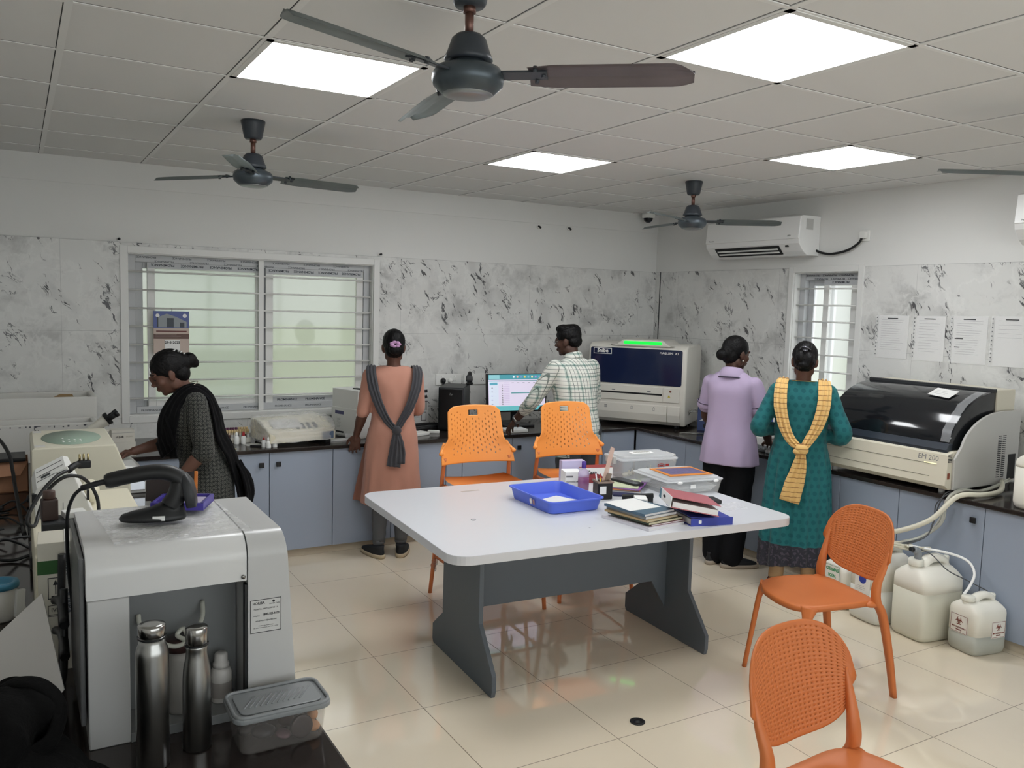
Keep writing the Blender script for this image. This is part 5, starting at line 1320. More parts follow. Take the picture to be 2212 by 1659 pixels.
b = bm_new(); box(b, -.08, .08, -.02, .02, 0, .012, .003); obj('base', b, DARKGREY, t)
b = bm_new(); box(b, -.08, .085, -.017, .017, .018, .04, .006, M=TR((0, 0, 0), (0, R(-6), 0))); box(b, .05, .08, -.015, .015, .008, .03, .003); obj('arm', b, BLACK, t)
slab('navy_notebook', 'dark navy notebook lying behind the pen stand', 'notebook', 2.835, 3.61, .12, .14, .010, R(-30), mat('navy_notebook', '#242a52', .4), TZ)
t, bd = carton('small_carton', 'small white carton with a brown flap, beside the red box file', 'box', (2.72, 3.315, TZ), R(-32), .06, .09, .055, WHITEM)
b = bm_new(); box(b, -.025, .025, -.0455, -.045, .008, .045); obj('brown_panel', b, mat('brown_panel', '#8d6a5a', .5), bd)
t = thing('wallet', 'closed black wallet near the far right corner of the table', 'wallet', (3.095, 3.275, TZ), R(-16))
b = bm_new(); box(b, -.095, .095, -.05, .05, .002, .022, .007, 3); obj('body', b, mat('black_leather', '#1e1f21', .4, bump=.3, bscale=120), t)
b = bm_new(); box(b, .0, .03, -.056, -.046, .006, .016, .003); obj('zip_pull', b, STEEL, t)
b = bm_new(); grid_sheet(b, 20, 14, lambda u, v: Vector((3.03 + .20 * u + .06 * v, 3.07 + .13 * v, TZ + .0012 + .004 * abs(noise.noise(Vector((u * 6, v * 6, 0))))))); tag(obj('plastic_sleeve', b, mat('thin_plastic_film', '#ffffff')), 'thin clear plastic sleeve under the black wallet', 'sleeve')
# ================================================================== NEAR LEFT WORKTOP
HW = mat('analyser_silver_grey', '#b9b9b8', .32, spec=.5)
HWT = mat('analyser_pale_top', '#cfcfce', .25, spec=.5)
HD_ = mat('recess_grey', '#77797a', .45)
ha = thing('blood_analyser', 'silver grey blood analyser with a service label, behind the steel bottles', 'analyser', (.115, 1.968, CT), R(0))
hw, hd, hh = .452, .40, .44
# cover: a bent hood, rounded along its front top edge
def hood(y0, top, z0, r=.055):
    return [(y0, z0), (y0, top - r)] + [(y0 + r - r * math.cos(R(a)), top - r + r * math.sin(R(a))) for a in range(10, 91, 10)] + [(hd, top), (hd, z0)]
b = bm_new(); prism(b, hood(0, hh, .335), 0, .337, 'x', .003, 2); hc = obj('hood', b, HWT, ha, True); md = hc.modifiers.new('auto', 'EDGE_SPLIT'); md.split_angle = R(30)
b = bm_new(); tt = bmesh.new()
pf = hood(-.002, hh + .001, .0)
lo = [tt.verts.new((.339, y, z)) for y, z in pf]; hi = [tt.verts.new((hw - .03 * (z / hh) ** 1.5 + .004, y, z)) for y, z in pf]
tt.faces.new(lo); tt.faces.new(hi)
for i in range(len(pf)): j = (i + 1) % len(pf); tt.faces.new([lo[i], lo[j], hi[j], hi[i]])
bmesh.ops.recalc_face_normals(tt, faces=tt.faces[:]); merge(b, tt); sc_ = obj('side_column', b, HW, ha, True); md = sc_.modifiers.new('auto', 'EDGE_SPLIT'); md.split_angle = R(30)
b = bm_new(); box(b, .002, .085, .002, hd, 0, .333, .002, 1); obj('left_panel', b, HW, ha)
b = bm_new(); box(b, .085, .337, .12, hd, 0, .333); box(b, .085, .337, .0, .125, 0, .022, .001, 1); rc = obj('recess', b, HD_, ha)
b = bm_new(); box(b, .332, .3375, -.001, .02, .03, .325); obj('hinge_strip', b, BLACK, ha)
b = bm_new(); lathe(b, [(.005, 0), (.005, .003), (0, .004)], 12, M=FACE((.328, -.0005, .345), nf)); obj('lock_screw', b, STEEL, hc)
b = bm_new(); box(b, -.012, -.002, .02, hd - .01, .05, .425, .002, 1); obj('rear_frame', b, mat('smoked_frame', '#5d5e5f', .3), ha)
# tubing in the recess
b = bm_new(); tube(b, [(.115, .115, .25), (.12, .10, .225), (.155, .05, .20), (.185, .036, .19), (.21, .04, .20), (.205, .055, .222), (.19, .05, .21), (.215, .035, .205), (.25, .08, .23), (.258, .115, .26)], .0055, 8, 6); obj('sample_tube', b, HOSE, rc)
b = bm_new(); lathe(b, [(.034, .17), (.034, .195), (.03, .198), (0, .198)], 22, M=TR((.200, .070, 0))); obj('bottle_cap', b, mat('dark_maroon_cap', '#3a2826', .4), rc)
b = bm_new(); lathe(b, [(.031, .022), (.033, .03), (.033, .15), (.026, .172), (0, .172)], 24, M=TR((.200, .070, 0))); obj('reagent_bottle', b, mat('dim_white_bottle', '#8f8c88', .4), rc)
# label
Ml = FACE((.380, -.0022, .245), nf)
b = bm_new(); plane_rect(b, Ml, .073, .082, .0006); lb = obj('service_label', b, mat('label_grey_white', '#c4c4c2', .5), sc_)
b = bm_new()
for x in (-.0355, .0355): box(b, x - .0008, x + .0008, -.040, .040, .0006, .001, M=Ml)
for y in (-.0395, .0395): box(b, -.036, .036, y - .0008, y + .0008, .0006, .001, M=Ml)
obj('label_frame', b, INK, lb)
def lt(s, sz, x, y, w=None, wt=0): return text(s, sz, Ml @ Matrix.Translation((x, y, .0008)), INK, lb, depth=.0002, width=w, font_w=wt)
lt('HORIBA', .0085, -.017, .031, .028, .0002); lt('HORIBA CARE', .004, .02, .027, .024)
lt('Model No. 604 Y2L500 0 2 2 6', .005, .0, .017, .056); lt('Helpline', .004, -.022, .001, .014); lt('1800-103-4470', .008, .012, .0025, .038, .0002)
lt('call-service.inc@horiba.com', .005, 0, -.0115, .05); lt('HORIBA India Private Limited', .003, 0, -.024, .034); lt('246, Okhla Industrial Estate, New Delhi - 110 020', .0028, 0, -.0285, .058)
b = bm_new(); ellip(b, (.018, .033, .001), (.003, .003, .0004), M=Ml); obj('label_heart', b, INK, lb)
# plastic film over the hood
b = bm_new()
def film(u, v):
    x = .06 + .30 * u - .02 * v; y = .035 + .34 * v
    return Vector((x, y, hh + .0015 + .006 * abs(noise.noise(Vector((x * 28, y * 22, 1)))) + .004 * abs(noise.noise(Vector((x * 70, y * 60, 4))))))
grid_sheet(b, 60, 60, film); o = obj('plastic_sheet', b, FILM); o.location = ha.location; o.rotation_euler = ha.rotation_euler; tag(o, 'crumpled clear plastic sheet spread on top of the silver grey analyser', 'plastic sheet')
# things standing on it
ztop = CT + hh
sx_, sy_ = .292, 2.168
cab_l = [(-.155, 0, .085), (-.18, .01, .06), (-.198, .03, .01), (-.206, .06, -.07), (-.208, .085, -.16), (-.202, .10, -.27), (-.195, .10, -.40)]
scanner('black bar code scanner standing on the silver grey analyser', (sx_ - .012, sy_, ztop + .012), R(-14), .92, cab_l)
t = thing('sample_rack', 'violet plastic slide holder on the silver grey analyser, behind the scanner', 'holder', (.362, 2.285, ztop + .012), R(-24))
b = bm_new(); ring(b, 0, 0, 0, 0, 0, 0, 0) if False else None
VIOP = mat('violet_plastic', '#4a3f9a', .35)
box(b, -.065, .065, -.055, .055, 0, .005)
for s in (-1, 1): box(b, -.065, .065, s * .052 - .004, s * .052 + .004, .0, .019, .001); box(b, s * .061 - .004, s * .061 + .004, -.055, .055, .0, .019, .001)
obj('holder', b, VIOP, t)
b = bm_new(); box(b, -.05, .05, -.04, .04, .005, .014, .001); obj('slides', b, mat('pale_slides', '#b9aecb', .3), t)
t = thing('notebook', 'dark brown notebook with an orange edge, standing on the silver grey analyser', 'notebook', (.345, 2.37, ztop + .008), R(-16))
b = bm_new(); box(b, -.062, .058, -.006, .006, 0, .075, .001, 1, M=TR((0, 0, 0), (R(-14), 0, 0))); obj('cover', b, mat('dark_brown_cover', '#2c2220', .5), t)
b = bm_new(); box(b, .058, .066, -.006, .006, 0, .077, .001, 1, M=TR((0, 0, 0), (R(-14), 0, 0))); obj('edge', b, mat('notebook_orange', '#c9752e', .5), t)

# ---- bottles
def flask(label, x, y, prof, capz, grp='steel water bottles'):
    t = thing('steel_bottle', label, 'bottle', (x, y, CT), 0, grp)
    b = bm_new(); lathe(b, prof, 40); obj('flask', b, STEEL, t)
    z0, z1, r = capz
    b = bm_new(); lathe(b, [(r - .001, z0), (r, z0 + .002), (r, z1 - .002), (r - .001, z1), (r - .012, z1 + .0012), (0, z1 + .0008)], 36); obj('cap', b, mat('polished_cap', '#a3a19e', .18, 1), t)
    b = bm_new(); lathe(b, [(r + .0015, z0 - .004), (r + .0015, z0)], 36, cap=False); obj('seal_ring', b, BLACK, t)
flask('taller brushed steel bottle with a low flat cap', .230, 1.850, [(0, 0), (.030, 0), (.033, .004), (.033, .245), (.031, .258), (.0265, .268), (.026, .283), (0, .283)], (.284, .308, .0275))
flask('shorter brushed steel bottle with a tall cap and sloping shoulder', .325, 1.885, [(0, 0), (.027, 0), (.030, .004), (.030, .15), (.0285, .18), (.0235, .208), (.022, .225), (.0235, .23), (.022, .236), (0, .236)], (.238, .275, .0235))
t = thing('pill_bottle', 'small white bottle with a ridged cap, in the recess of the silver grey analyser', 'bottle', (.408, 2.045, CT + .0225))
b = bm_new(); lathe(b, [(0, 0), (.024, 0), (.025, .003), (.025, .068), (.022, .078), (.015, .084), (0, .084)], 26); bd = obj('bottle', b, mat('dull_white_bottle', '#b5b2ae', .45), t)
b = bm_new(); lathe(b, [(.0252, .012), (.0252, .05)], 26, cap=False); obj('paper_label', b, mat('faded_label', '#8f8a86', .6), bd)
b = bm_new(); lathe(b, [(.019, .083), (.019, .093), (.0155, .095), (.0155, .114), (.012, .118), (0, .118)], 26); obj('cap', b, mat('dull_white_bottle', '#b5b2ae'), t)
# ---- food box
t = thing('lunch_box', 'clear plastic lunch box with a grey ribbed lid at the worktop edge', 'box', (.492, 1.853, CT), R(0))
bw, bd_ = .205, .13
tt = bmesh.new(); rr_ = [[(a * k, c * k, z) for a, c in rrect(-bw / 2, bw / 2, -bd_ / 2, bd_ / 2, .022, 5)] for z, k in ((0.001, .86), (.006, .90), (.078, .97))]
vv = [[tt.verts.new(p) for p in r] for r in rr_]; n = len(vv[0])
for A, B in zip(vv, vv[1:]):
    for i in range(n): tt.faces.new([A[i], A[(i + 1) % n], B[(i + 1) % n], B[i]])
tt.faces.new(vv[0]); bmesh.ops.recalc_face_normals(tt, faces=tt.faces[:]); bmesh.ops.solidify(tt, geom=tt.faces[:], thickness=.0018)
b = bm_new(); merge(b, tt); obj('tub', b, mat('smoky_clear_tub', '#8f8a86', .08, alpha=.16), t)
LG = mat('slate_grey_lid', '#7f8284', .35)
b = bm_new(); prism(b, rrect(-bw / 2 - .006, bw / 2 + .006, -bd_ / 2 - .006, bd_ / 2 + .006, .026), .076, .088, 'z', .004, 3); prism(b, rrect(-bw / 2 + .012, bw / 2 - .012, -bd_ / 2 + .012, bd_ / 2 - .012, .018), .088, .0915, 'z', .002, 2); ld2 = obj('lid', b, LG, t)
b = bm_new(); 
P = [(x, y, .0895) for x, y in rrect(-bw / 2 - .001, bw / 2 + .001, -bd_ / 2 - .001, bd_ / 2 + .001, .024, 6)]
sweep(b, P + [P[0]], [(-.0035, -.004), (.0035, -.004), (.003, .004), (-.003, .004)], cap=False)
obj('lid_rim', b, LG, ld2)
b = bm_new()
for k in range(11):
    x = -.062 + .0124 * k; tube(b, [(x - .018, -.026, .0915), (x + .018, .026, .0915)], .0022, 8)
obj('lid_ribs', b, LG, ld2)
fm = [mat('fruit_dark', '#4a3a36', .5), mat('peach_snack', '#c9936a', .6), mat('pink_grey_snack', '#7a6068', .6), mat('dark_wrapper', '#2e2c2e', .3)]
b = bm_new(); lathe(b, [(.024, -.005), (.026, -.004), (.026, .004), (.024, .005), (.020, .0055), (0, .0055)], 28); o = obj('round_tin', b, mat('dark_tin', '#3c3434', .3, .5)); o.location = (.535, 1.808, CT + .034); o.rotation_euler = (R(80), 0, R(8)); tag(o, 'round dark tin seen through the side of the lunch box', 'tin')
for i, (x, y, z, s, k) in enumerate(((.565, 1.822, .02, .018, 1), (.575, 1.855, .028, .016, 1), (.50, 1.83, .012, .020, 2), (.46, 1.85, .018, .028, 3), (.43, 1.88, .016, .022, 3), (.52, 1.88, .02, .024, 0))):
    b = bm_new(); ellip(b, (0, 0, 0), (s, s * .8, min(z - .004, s * .7)), (0, 0, i), 14, 10)
    for v in b.verts: v.co *= 1 + .18 * noise.noise(v.co * 70 + Vector((i, 0, 0)))
    o = obj('snack', b, fm[k]); o.location = (x, y, CT + z + .003); tag(o, ['peach coloured snack at the clear end of the lunch box', 'peach coloured snack behind the other one in the lunch box', 'pinkish grey morsel on the lunch box floor', 'dark wrapper in the shaded end of the lunch box', 'dark wrapper in the far corner of the lunch box', 'brown dried fruit behind the tin in the lunch box'][i], 'snack')

# ---- carton with the green band
t = thing('reagent_carton', 'white shipping carton with a green band and arrows, left of the silver grey analyser', 'box', (.033, 2.45, CT), R(-2))
b = bm_new(); box(b, 0, .22, 0, .13, 0, .345, .001, 1); bx = obj('carton', b, mat('carton_white', '#cfcbbd', .6), t)
b = bm_new(); box(b, -.001, .221, -.001, .131, .262, .298); obj('green_band', b, mat('carton_green', '#2f5a2c', .6), bx)
b = bm_new(); box(b, .062, .078, -.0022, -.0005, .05, .345); box(b, .062, .078, -.0022, .13, .345, .3462); tp = obj('printed_tape', b, mat('tape_white', '#d2d2cf', .3), bx)
for z in (.29, .185): text('HORIBA', .018, FACE((.07, -.0024, z), nf) @ Matrix.Rotation(R(-90), 4, 'Z'), mat('tape_blue_grey', '#5a626e', .5), tp)
b = bm_new()
for x in (.04, .10):
    ring(b, x - .018, x + .018, .195, .252, .002, -.0016, -.0004); box(b, x - .0012, x + .0012, -.0016, -.0004, .207, .24); prism(b, [(x - .006, .232), (x + .006, .232), (x, .246)], -.0016, -.0004, 'y'); box(b, x - .010, x + .010, -.0016, -.0004, .20, .203)
obj('up_arrows', b, INK, bx)
text('IVD', .014, FACE((.04, -.0012, .165), nf), INK, bx); text('FOR IVD', .010, FACE((.105, -.0012, .17), nf), INK, bx)
b = bm_new(); ring(b, .022, .058, .152, .178, .0012, -.0012, -.0003); box(b, .02, .20, -.0012, -.0003, .148, .1492); obj('print_frame', b, INK, bx)
# cables strapped between carton and analyser
b = bm_new()
for z in (.12, .20): tube(b, [(.07, 2.42, CT + z), (.080, 2.385, CT + z + .008), (.084, 2.33, CT + z + .008), (.084, 2.25, CT + z - .01)], .011, 8, 4)
tube(b, [(.088, 2.42, CT + .32), (.085, 2.42, CT + .2), (.085, 2.40, CT + .1), (.08, 2.38, CT + .0125)], .010, 8, 5); tube(b, [(.088, 2.35, CT + .25), (.086, 2.33, CT + .14), (.08, 2.28, CT + .05), (.06, 2.24, CT + .0125)], .009, 8, 5)
tag(obj('cable_bundle', b, BLACK), 'thick black cables between the white carton and the silver grey analyser', 'cable')

# ---- white folder sheet standing behind the black bag
P = [Vector((.040, 2.28, 1.031)), Vector((.074, 2.04, .885)), Vector((-.03, 1.98, .79)), Vector((-.16, 2.18, .80)), Vector((-.085, 2.27, .92))]
b = bm_new(); tt = bmesh.new(); f_ = tt.faces.new([tt.verts.new(p) for p in P]); bmesh.ops.triangulate(tt, faces=[f_]); bmesh.ops.subdivide_edges(tt, edges=tt.edges[:], cuts=2, use_grid_fill=True); bmesh.ops.solidify(tt, geom=tt.faces[:], thickness=.003); merge(b, tt)
tag(obj('paper_folder', b, mat('folder_white', '#bfbcb8', .55)), 'white paper folder leaning behind the black bag', 'folder')
# ---- black bag
BAG = mat('black_bag_cloth', '#0a0a0a', .9, spec=.1, sheen=.0, bump=.25, bscale=160)
t = thing('bag', 'crumpled black cloth bag in the near left corner of the worktop', 'bag', (-.03, 1.78, CT))
b = bm_new()
for c, r_ in (((-.07, 0, .12), (.12, .14, .13)), ((-.02, -.02, .17), (.065, .09, .09)), ((.045, .02, .195), (.052, .05, .05)), ((.02, -.03, .07), (.12, .13, .075)), ((.09, -.02, .03), (.085, .10, .04)), ((-.12, .06, .20), (.08, .08, .09)), ((.0, .10, .13), (.07, .06, .10)), ((.14, -.05, .02), (.07, .09, .035)), ((.06, -.08, .06), (.09, .08, .06))):
    ellip(b, c, r_)
o = obj('bag_body', b, BAG, t)
for v in o.data.vertices: v.co.z = max(v.co.z, .001)
m_ = o.modifiers.new('r', 'REMESH'); m_.mode = 'VOXEL'; m_.voxel_size = .008
m_ = o.modifiers.new('s', 'SMOOTH'); m_.iterations = 14; m_.factor = .6
dg = bpy.context.evaluated_depsgraph_get(); me = bpy.data.meshes.new_from_object(o.evaluated_get(dg)); o.modifiers.clear(); o.data = me
for v in me.vertices:
    n3 = noise.noise(v.co * 14) * .012 + noise.noise(Vector((v.co.x * 30 + v.co.z * 18, v.co.y * 30, v.co.z * 12))) * .006
    v.co += v.normal * n3
    v.co.z = max(v.co.z, .0005)
for p in me.polygons: p.use_smooth = True
b = bm_new(); sweep(b, smooth_path([(-.03, .06, .22), (.01, .04, .245), (.055, .02, .24), (.085, .0, .20), (.07, -.03, .15), (.03, -.05, .135)], 8), [(.022 * math.cos(a), .007 * math.sin(a)) for a in [k * PI / 7 for k in range(14)]]); obj('strap', b, BAG, t)
b = bm_new(); tube(b, [(.0, -.135, .085), (.012, -.142, .07), (.022, -.145, .05)], .004, 8, 3); ellip(b, (.023, -.146, .045), (.008, .005, .01)); obj('zip_puller', b, STEEL, t)
t = thing('key_ring', 'silver metal tag beside the black bag, at the photo\'s left edge', 'tag', (-.085, 1.60, CT), R(-30))
b = bm_new(); prism(b, rrect(-.02, .02, -.035, .035, .012), 0, .006, 'z', .002, 2, M=TR((0, 0, .10), (R(70), 0, 0))); prism(b, rrect(-.015, .015, -.012, .012, .008), 0, .008, 'z', .002, 2, M=TR((0, .01, .14), (R(70), 0, 0))); box(b, -.012, .012, -.01, .04, 0, .10, .004); obj('metal_tag', b, STEEL, t)
# ---- bucket with blue lid
t = thing('waste_tub', 'white tub with a blue ring lid, cut off at the photo\'s left edge', 'tub', (-.062, 2.92, CT))
b = bm_new(); lathe(b, [(0, .001), (.04, .001), (.043, .006), (.049, .105), (0, .105)], 30); obj('tub', b, mat('tub_white', '#c9c7c2', .4), t)
b = bm_new(); lathe(b, [(.052, .10), (.053, .112), (.050, .118), (.038, .118), (.034, .112), (.034, .106), (.0, .106)], 32); obj('lid', b, mat('lid_sky_blue', '#3f7f9c', .4), t)
b = bm_new(); box(b, .018, .044, -.052, -.038, .012, .095, .001, 1, M=TR((0, 0, 0), (0, R(4), R(28)))); obj('paper_label', b, PAPER, t)

# ---- cream cabinet with the little things on it
t = thing('cream_instrument', 'low cream instrument housing, left edge of the row behind the white carton', 'analyser', (.03, 2.68, CT))
b = bm_new(); box(b, 0, .33, 0, .86, .0, .245, .008, 2); obj('housing', b, CREAM, t)
t = thing('black_case', 'black plastic case with finger slots, under the brown bottle', 'case', (.05, 2.72, CT + .2455))
b = bm_new(); box(b, 0, .15, 0, .10, 0, .085, .008, 3); bd = obj('case', b, DARKGREY, t)
b = bm_new(); prism(b, rrect(.03, .085, .018, .034, .006), -.002, .004, 'y', .001, 1); prism(b, rrect(.06, .10, .045, .06, .006), -.002, .004, 'y', .001, 1); obj('finger_slots', b, BLACK, bd)
t = thing('reagent_bottle', 'dark brown square bottle standing on the black case', 'bottle', (.0705, 2.765, CT + .331), R(4))
BRB = mat('brown_bottle', '#3a2c28', .4)
b = bm_new(); prism(b, rrect(-.022, .022, -.02, .02, .006), 0, .062, 'z', .005, 3); obj('bottle', b, BRB, t)
b = bm_new(); lathe(b, [(.014, .06), (.0165, .066), (.0165, .083), (.015, .086), (0, .086)], 24); obj('cap', b, mat('brown_cap', '#4a3730', .5), t)
slab('small_box', 'small white box beside the brown bottle', 'box', .135, 2.78, .06, .05, .018, R(10), WHITEP, CT + .331, .003)
t = thing('label_printer', 'white slant-topped printer with a black cable, in front of the tall beige machine', 'printer', (0, 3.14, CT + .2455))
b = bm_new(); prism(b, [(.04, 0), (.034, .075), (.045, .105), (.135, .15), (.152, .145), (.215, .0)], 0, .34, 'y', .006, 3); bd = obj('housing', b, WHITEP, t)
b = bm_new(); 
for y in (.08, .16, .25): box(b, -.045, .045, y - .001, y + .001, 0, .0015, M=TR((.088, 0, .128), (0, R(-27), 0)))
box(b, -.03, .0, .11, .13, 0, .003, M=TR((.088, 0, .128), (0, R(-27), 0))); obj('top_slots', b, DARKGREY, bd)
b = bm_new(); box(b, .192, .20, -.002, .02, .052, .085, .002); box(b, .03, .045, -.003, .02, .05, .085, .002); obj('latches', b, BLACK, bd)
b = bm_new(); box(b, .12, .122, -.0012, 0, .01, .05, M=TR((0, 0, 0))); box(b, .12, .18, -.0012, 0, .01, .012, M=TR((0, 0, 0), (0, R(-4), 0))); obj('seam', b, GREYINK, bd)
b = bm_new(); ellip(b, (.215, .18, .045), (.03, .06, .04)); obj('side_knob', b, CREAM, bd)
# ---- tall beige machine
t = thing('centrifuge', 'beige machine with a sloping front and a green oval on its top', 'machine', (0, 3.88, CT))
b = bm_new(); prism(b, [(.04, .0), (.04, .352), (.05, .362), (.345, .362), (.352, .355), (.405, .215), (.405, .0)], 0, .50, 'y', .006, 2); bd = obj('housing', b, mat('beige_metal', '#cbc7b4', .45), t)
b = bm_new(); lathe(b, [(1, 0), (1, .0015), (0, .0015)], 40, M=TR((.195, .25, .3622)) @ Matrix.Diagonal((.115, .20, 1, 1))); gp = obj('green_oval', b, mat('sage_green_pad', '#8fa292', .5), bd)
b = bm_new()
for k in range(9): lathe(b, [(.004, .0015), (.004, .0035), (0, .0035)], 8, M=TR((.16 + .022 * (k % 4), .12 + .05 * (k // 4), .3622)))
obj('pad_keys', b, WHITEM, gp)
b = bm_new(); box(b, .052, .09, .02, .05, .3625, .366); box(b, .052, .085, .42, .46, .3625, .366); obj('corner_plates', b, GREYP, bd)
# ---- glossy hooded instrument by the woman in black
t = thing('hooded_instrument', 'white instrument with a curved hood and mirror-like window, by the woman in the dark dress', 'analyser', (.02, 4.45, CT))
b = bm_new(); prism(b, [(.05, 0), (.05, .27), (.22, .27), (.33, .16), (.48, .135), (.535, .08), (.54, 0)], .09, .5, 'y', .015, 3); bd = obj('hood', b, WHITEP, t, True); md = bd.modifiers.new('auto', 'EDGE_SPLIT'); md.split_angle = R(50)
b = bm_new(); prism(b, [(.41, .02), (.41, .125), (.43, .13), (.47, .12), (.52, .06), (.52, .02)], .078, .0895, 'y', .002, 1); obj('mirror_window', b, mat('mirror_window', '#c9ccd2', .06, .85), bd)
# ---- white boxes, microscope, foam boxes, brown carton
t, bd = carton('kit_box', 'small white printed kit box beside the microscope head', 'box', (.545, 5.66, CT + .0905), R(3), .13, .10, .075, mat('kit_white', '#d5d2c8', .5))
text('uQuik', .018, FACE((-.02, -.0508, .035), nf), INK, bd, font_w=.0004); text('English', .014, FACE((.035, -.0508, .035), nf), mat('pale_print', '#b5b0a2', .6), bd); b = bm_new(); box(b, -.065, .065, -.0506, -.05, .058, .0595); obj('flap_line', b, GREYINK, bd)
slab('white_carton', 'plain white carton under the kit box', 'box', .54, 5.67, .15, .13, .09, R(2), mat('kit_white', '#d5d2c8'), CT, .002)
t = thing('microscope', 'white microscope with black eyepieces, between the foam boxes and the window', 'microscope', (.395, 5.40, CT))
MW = mat('microscope_white', '#d8d5c9', .35)
b = bm_new(); prism(b, rrect(-.09, .09, -.12, .12, .03), 0, .045, 'z', .01, 3); obj('base', b, MW, t)
b = bm_new(); box(b, -.10, -.05, -.03, .03, .04, .20, .012, 3); prism(b, [(-.10, .16), (-.06, .16), (.05, .19), (.06, .205), (-.02, .205), (-.10, .195)], -.03, .03, 'y', .006, 2); obj('arm', b, MW, t)
b = bm_new(); box(b, -.05, .07, -.06, .06, .095, .105, .002); obj('stage', b, BLACK, t)
b = bm_new(); cyl(b, (.015, 0, .115), (.015, 0, .17), .018, 16); obj('objective', b, STEEL, t)
b = bm_new(); tube(b, [(-.055, 0, .203), (-.02, 0, .225), (.02, 0, .25), (.055, 0, .272)], .03, 18, 4, scale=None); 
hd_ = obj('head', b, MW, t)
for v in hd_.data.vertices:
    k = max(0, min(1, (v.co.x + .06) / .115)); c_ = Vector((v.co.x, 0, .203 + .07 * k)); v.co = c_ + (v.co - c_) * (.45 + .75 * k)
for s in (-1, 1):
    b = bm_new(); cyl(b, (.05, s * .028, .268), (.10, s * .030, .302), .016, 16); cyl(b, (.085, s * .030, .292), (.105, s * .030, .305), .019, 16); obj('eyepiece', b, BLACK, t)
b = bm_new(); cyl(b, (.04, -.0, .262), (.06, 0, .276), .037, 20); obj('eyepiece_plate', b, BLACK, t)
FOAM = mat('polystyrene', '#d6d5d0', .8, var=.04, vscale=150)
def foam(label, x0, x1, y0, y1, z0, h_, wall=.03, depth=None):
    t = thing('foam_box', label, 'box', (0, 0, z0), 0, 'white foam boxes')
    b = bm_new(); box(b, x0, x1, y0, y0 + wall, 0, h_, .006, 2); box(b, x0, x1, y1 - wall, y1, 0, h_, .006, 2); box(b, x0, x0 + wall, y0 + wall * .9, y1 - wall * .9, 0, h_, .006, 2); box(b, x1 - wall, x1, y0 + wall * .9, y1 - wall * .9, 0, h_, .006, 2); box(b, x0 + wall * .9, x1 - wall * .9, y0 + wall * .9, y1 - wall * .9, 0, max(.02, h_ - (depth or .12)))
    return t, obj('tub', b, FOAM, t)
t, bd = foam('open white foam box in front, with LabX printed on its side', -.52, .41, 5.58, 5.85, CT, .225)
text('LabX', .052, FACE((.09, 5.579, .165), nf) @ Matrix.Rotation(R(-90), 4, 'Z'), mat('foam_print', '#5a5a60', .7), bd)
b = bm_new(); rnd = random.Random(2)
for k in range(26): x = rnd.uniform(-.25, .40); box(b, x, x + rnd.uniform(.004, .012), 5.5785, 5.5805, .205 + rnd.uniform(-.004, .008), .210 + rnd.uniform(-.001, .006))
obj('chipped_marks', b, mat('foam_print', '#5a5a60'), bd)
t, bd = foam('taller open white foam box behind, a brown card lying in it', -.52, .425, 5.90, 6.26, CT, .345)
b = bm_new(); prism(b, [(.03, .27), (.23, .375), (.30, .372), (.32, .33), (.30, .27)], 6.10, 6.106, 'y', M=None); o = obj('cardboard_piece', b, mat('brown_card', '#9a805a', .7)); o.location = (0, 0, CT - .03); tag(o, 'brown cardboard piece sticking up from the taller foam box', 'cardboard')
t = thing('cardboard_box', 'open brown cardboard box at the photo\'s left edge, below the foam boxes', 'box', (-.20, 4.78, CT))
KR = mat('kraft_card', '#ad7f62', .7, var=.06)
b = bm_new(); box(b, 0, .235, 0, .004, 0, .155); box(b, 0, .235, .196, .20, 0, .155); box(b, 0, .004, 0, .20, 0, .155); box(b, .231, .235, 0, .20, 0, .155); box(b, 0, .235, 0, .20, 0.001, .005); bd = obj('box', b, KR, t)
b = bm_new(); prism(b, [(0, .0), (.235, .0), (.20, .07), (.03, .075)], 0, .003, 'z', M=TR((0, .0, .154), (R(-118), 0, 0))); obj('flap', b, KR, bd)
slab('black_tray', 'thin black tray lying over the brown cardboard box', 'tray', -.10, 4.86, .25, .20, .018, R(0), BLACK, CT + .157, .005)

# ---- cables
def cable(label, pts, r=.005, m=BLACK, grp=None): 
    b = bm_new(); tube(b, pts, r, 9, 8); return tag(obj('cable', b, m), label, 'cable', grp)
t = thing('plug_lead', 'black cable with an upturned three-pin plug in front of the beige machine', 'cable', (0, 0, 0))
b = bm_new(); tube(b, [(.14, 3.10, 1.178), (.10, 3.06, 1.165), (.06, 3.02, 1.13), (.025, 2.98, 1.08), (.015, 2.96, 1.045), (.035, 2.98, 1.03), (.05, 3.04, 1.06), (.075, 3.06, 1.12), (.12, 3.07, 1.158), (.165, 3.09, 1.155), (.20, 3.12, 1.12), (.222, 3.12, 1.07), (.226, 3.11, CT + .25)], .0058, 10, 8); obj('lead', b, BLACK, t)
b = bm_new(); tube(b, [(.135, 3.10, 1.175), (.16, 3.12, 1.188), (.19, 3.13, 1.19)], .011, 12, 4); box(b, .165, .205, 3.115, 3.145, 1.175, 1.20, .005, 3); pl = obj('plug', b, BLACK, t)
b = bm_new()
for dx in (.172, .184, .197): cyl(b, (dx, 3.13, 1.198), (dx, 3.13, 1.222), .0035, 10)
obj('plug_pins', b, mat('brass_pin', '#b5a67a', .3, .9), pl)
b = bm_new(); box(b, -.02, .02, -.006, .006, -.006, .006, .002, M=TR((.118, 3.095, 1.176), (0, R(-28), 0))); obj('white_tag', b, WHITEP, t)
cable('black cable arching over the brown cardboard box', [(-.22, 4.9, 1.10), (-.10, 4.6, 1.08), (-.045, 4.45, 1.02), (-.03, 4.4, .95), (-.02, 4.35, .87), (.0, 4.1, .78), (.01, 3.9, CT + .008)], .008)
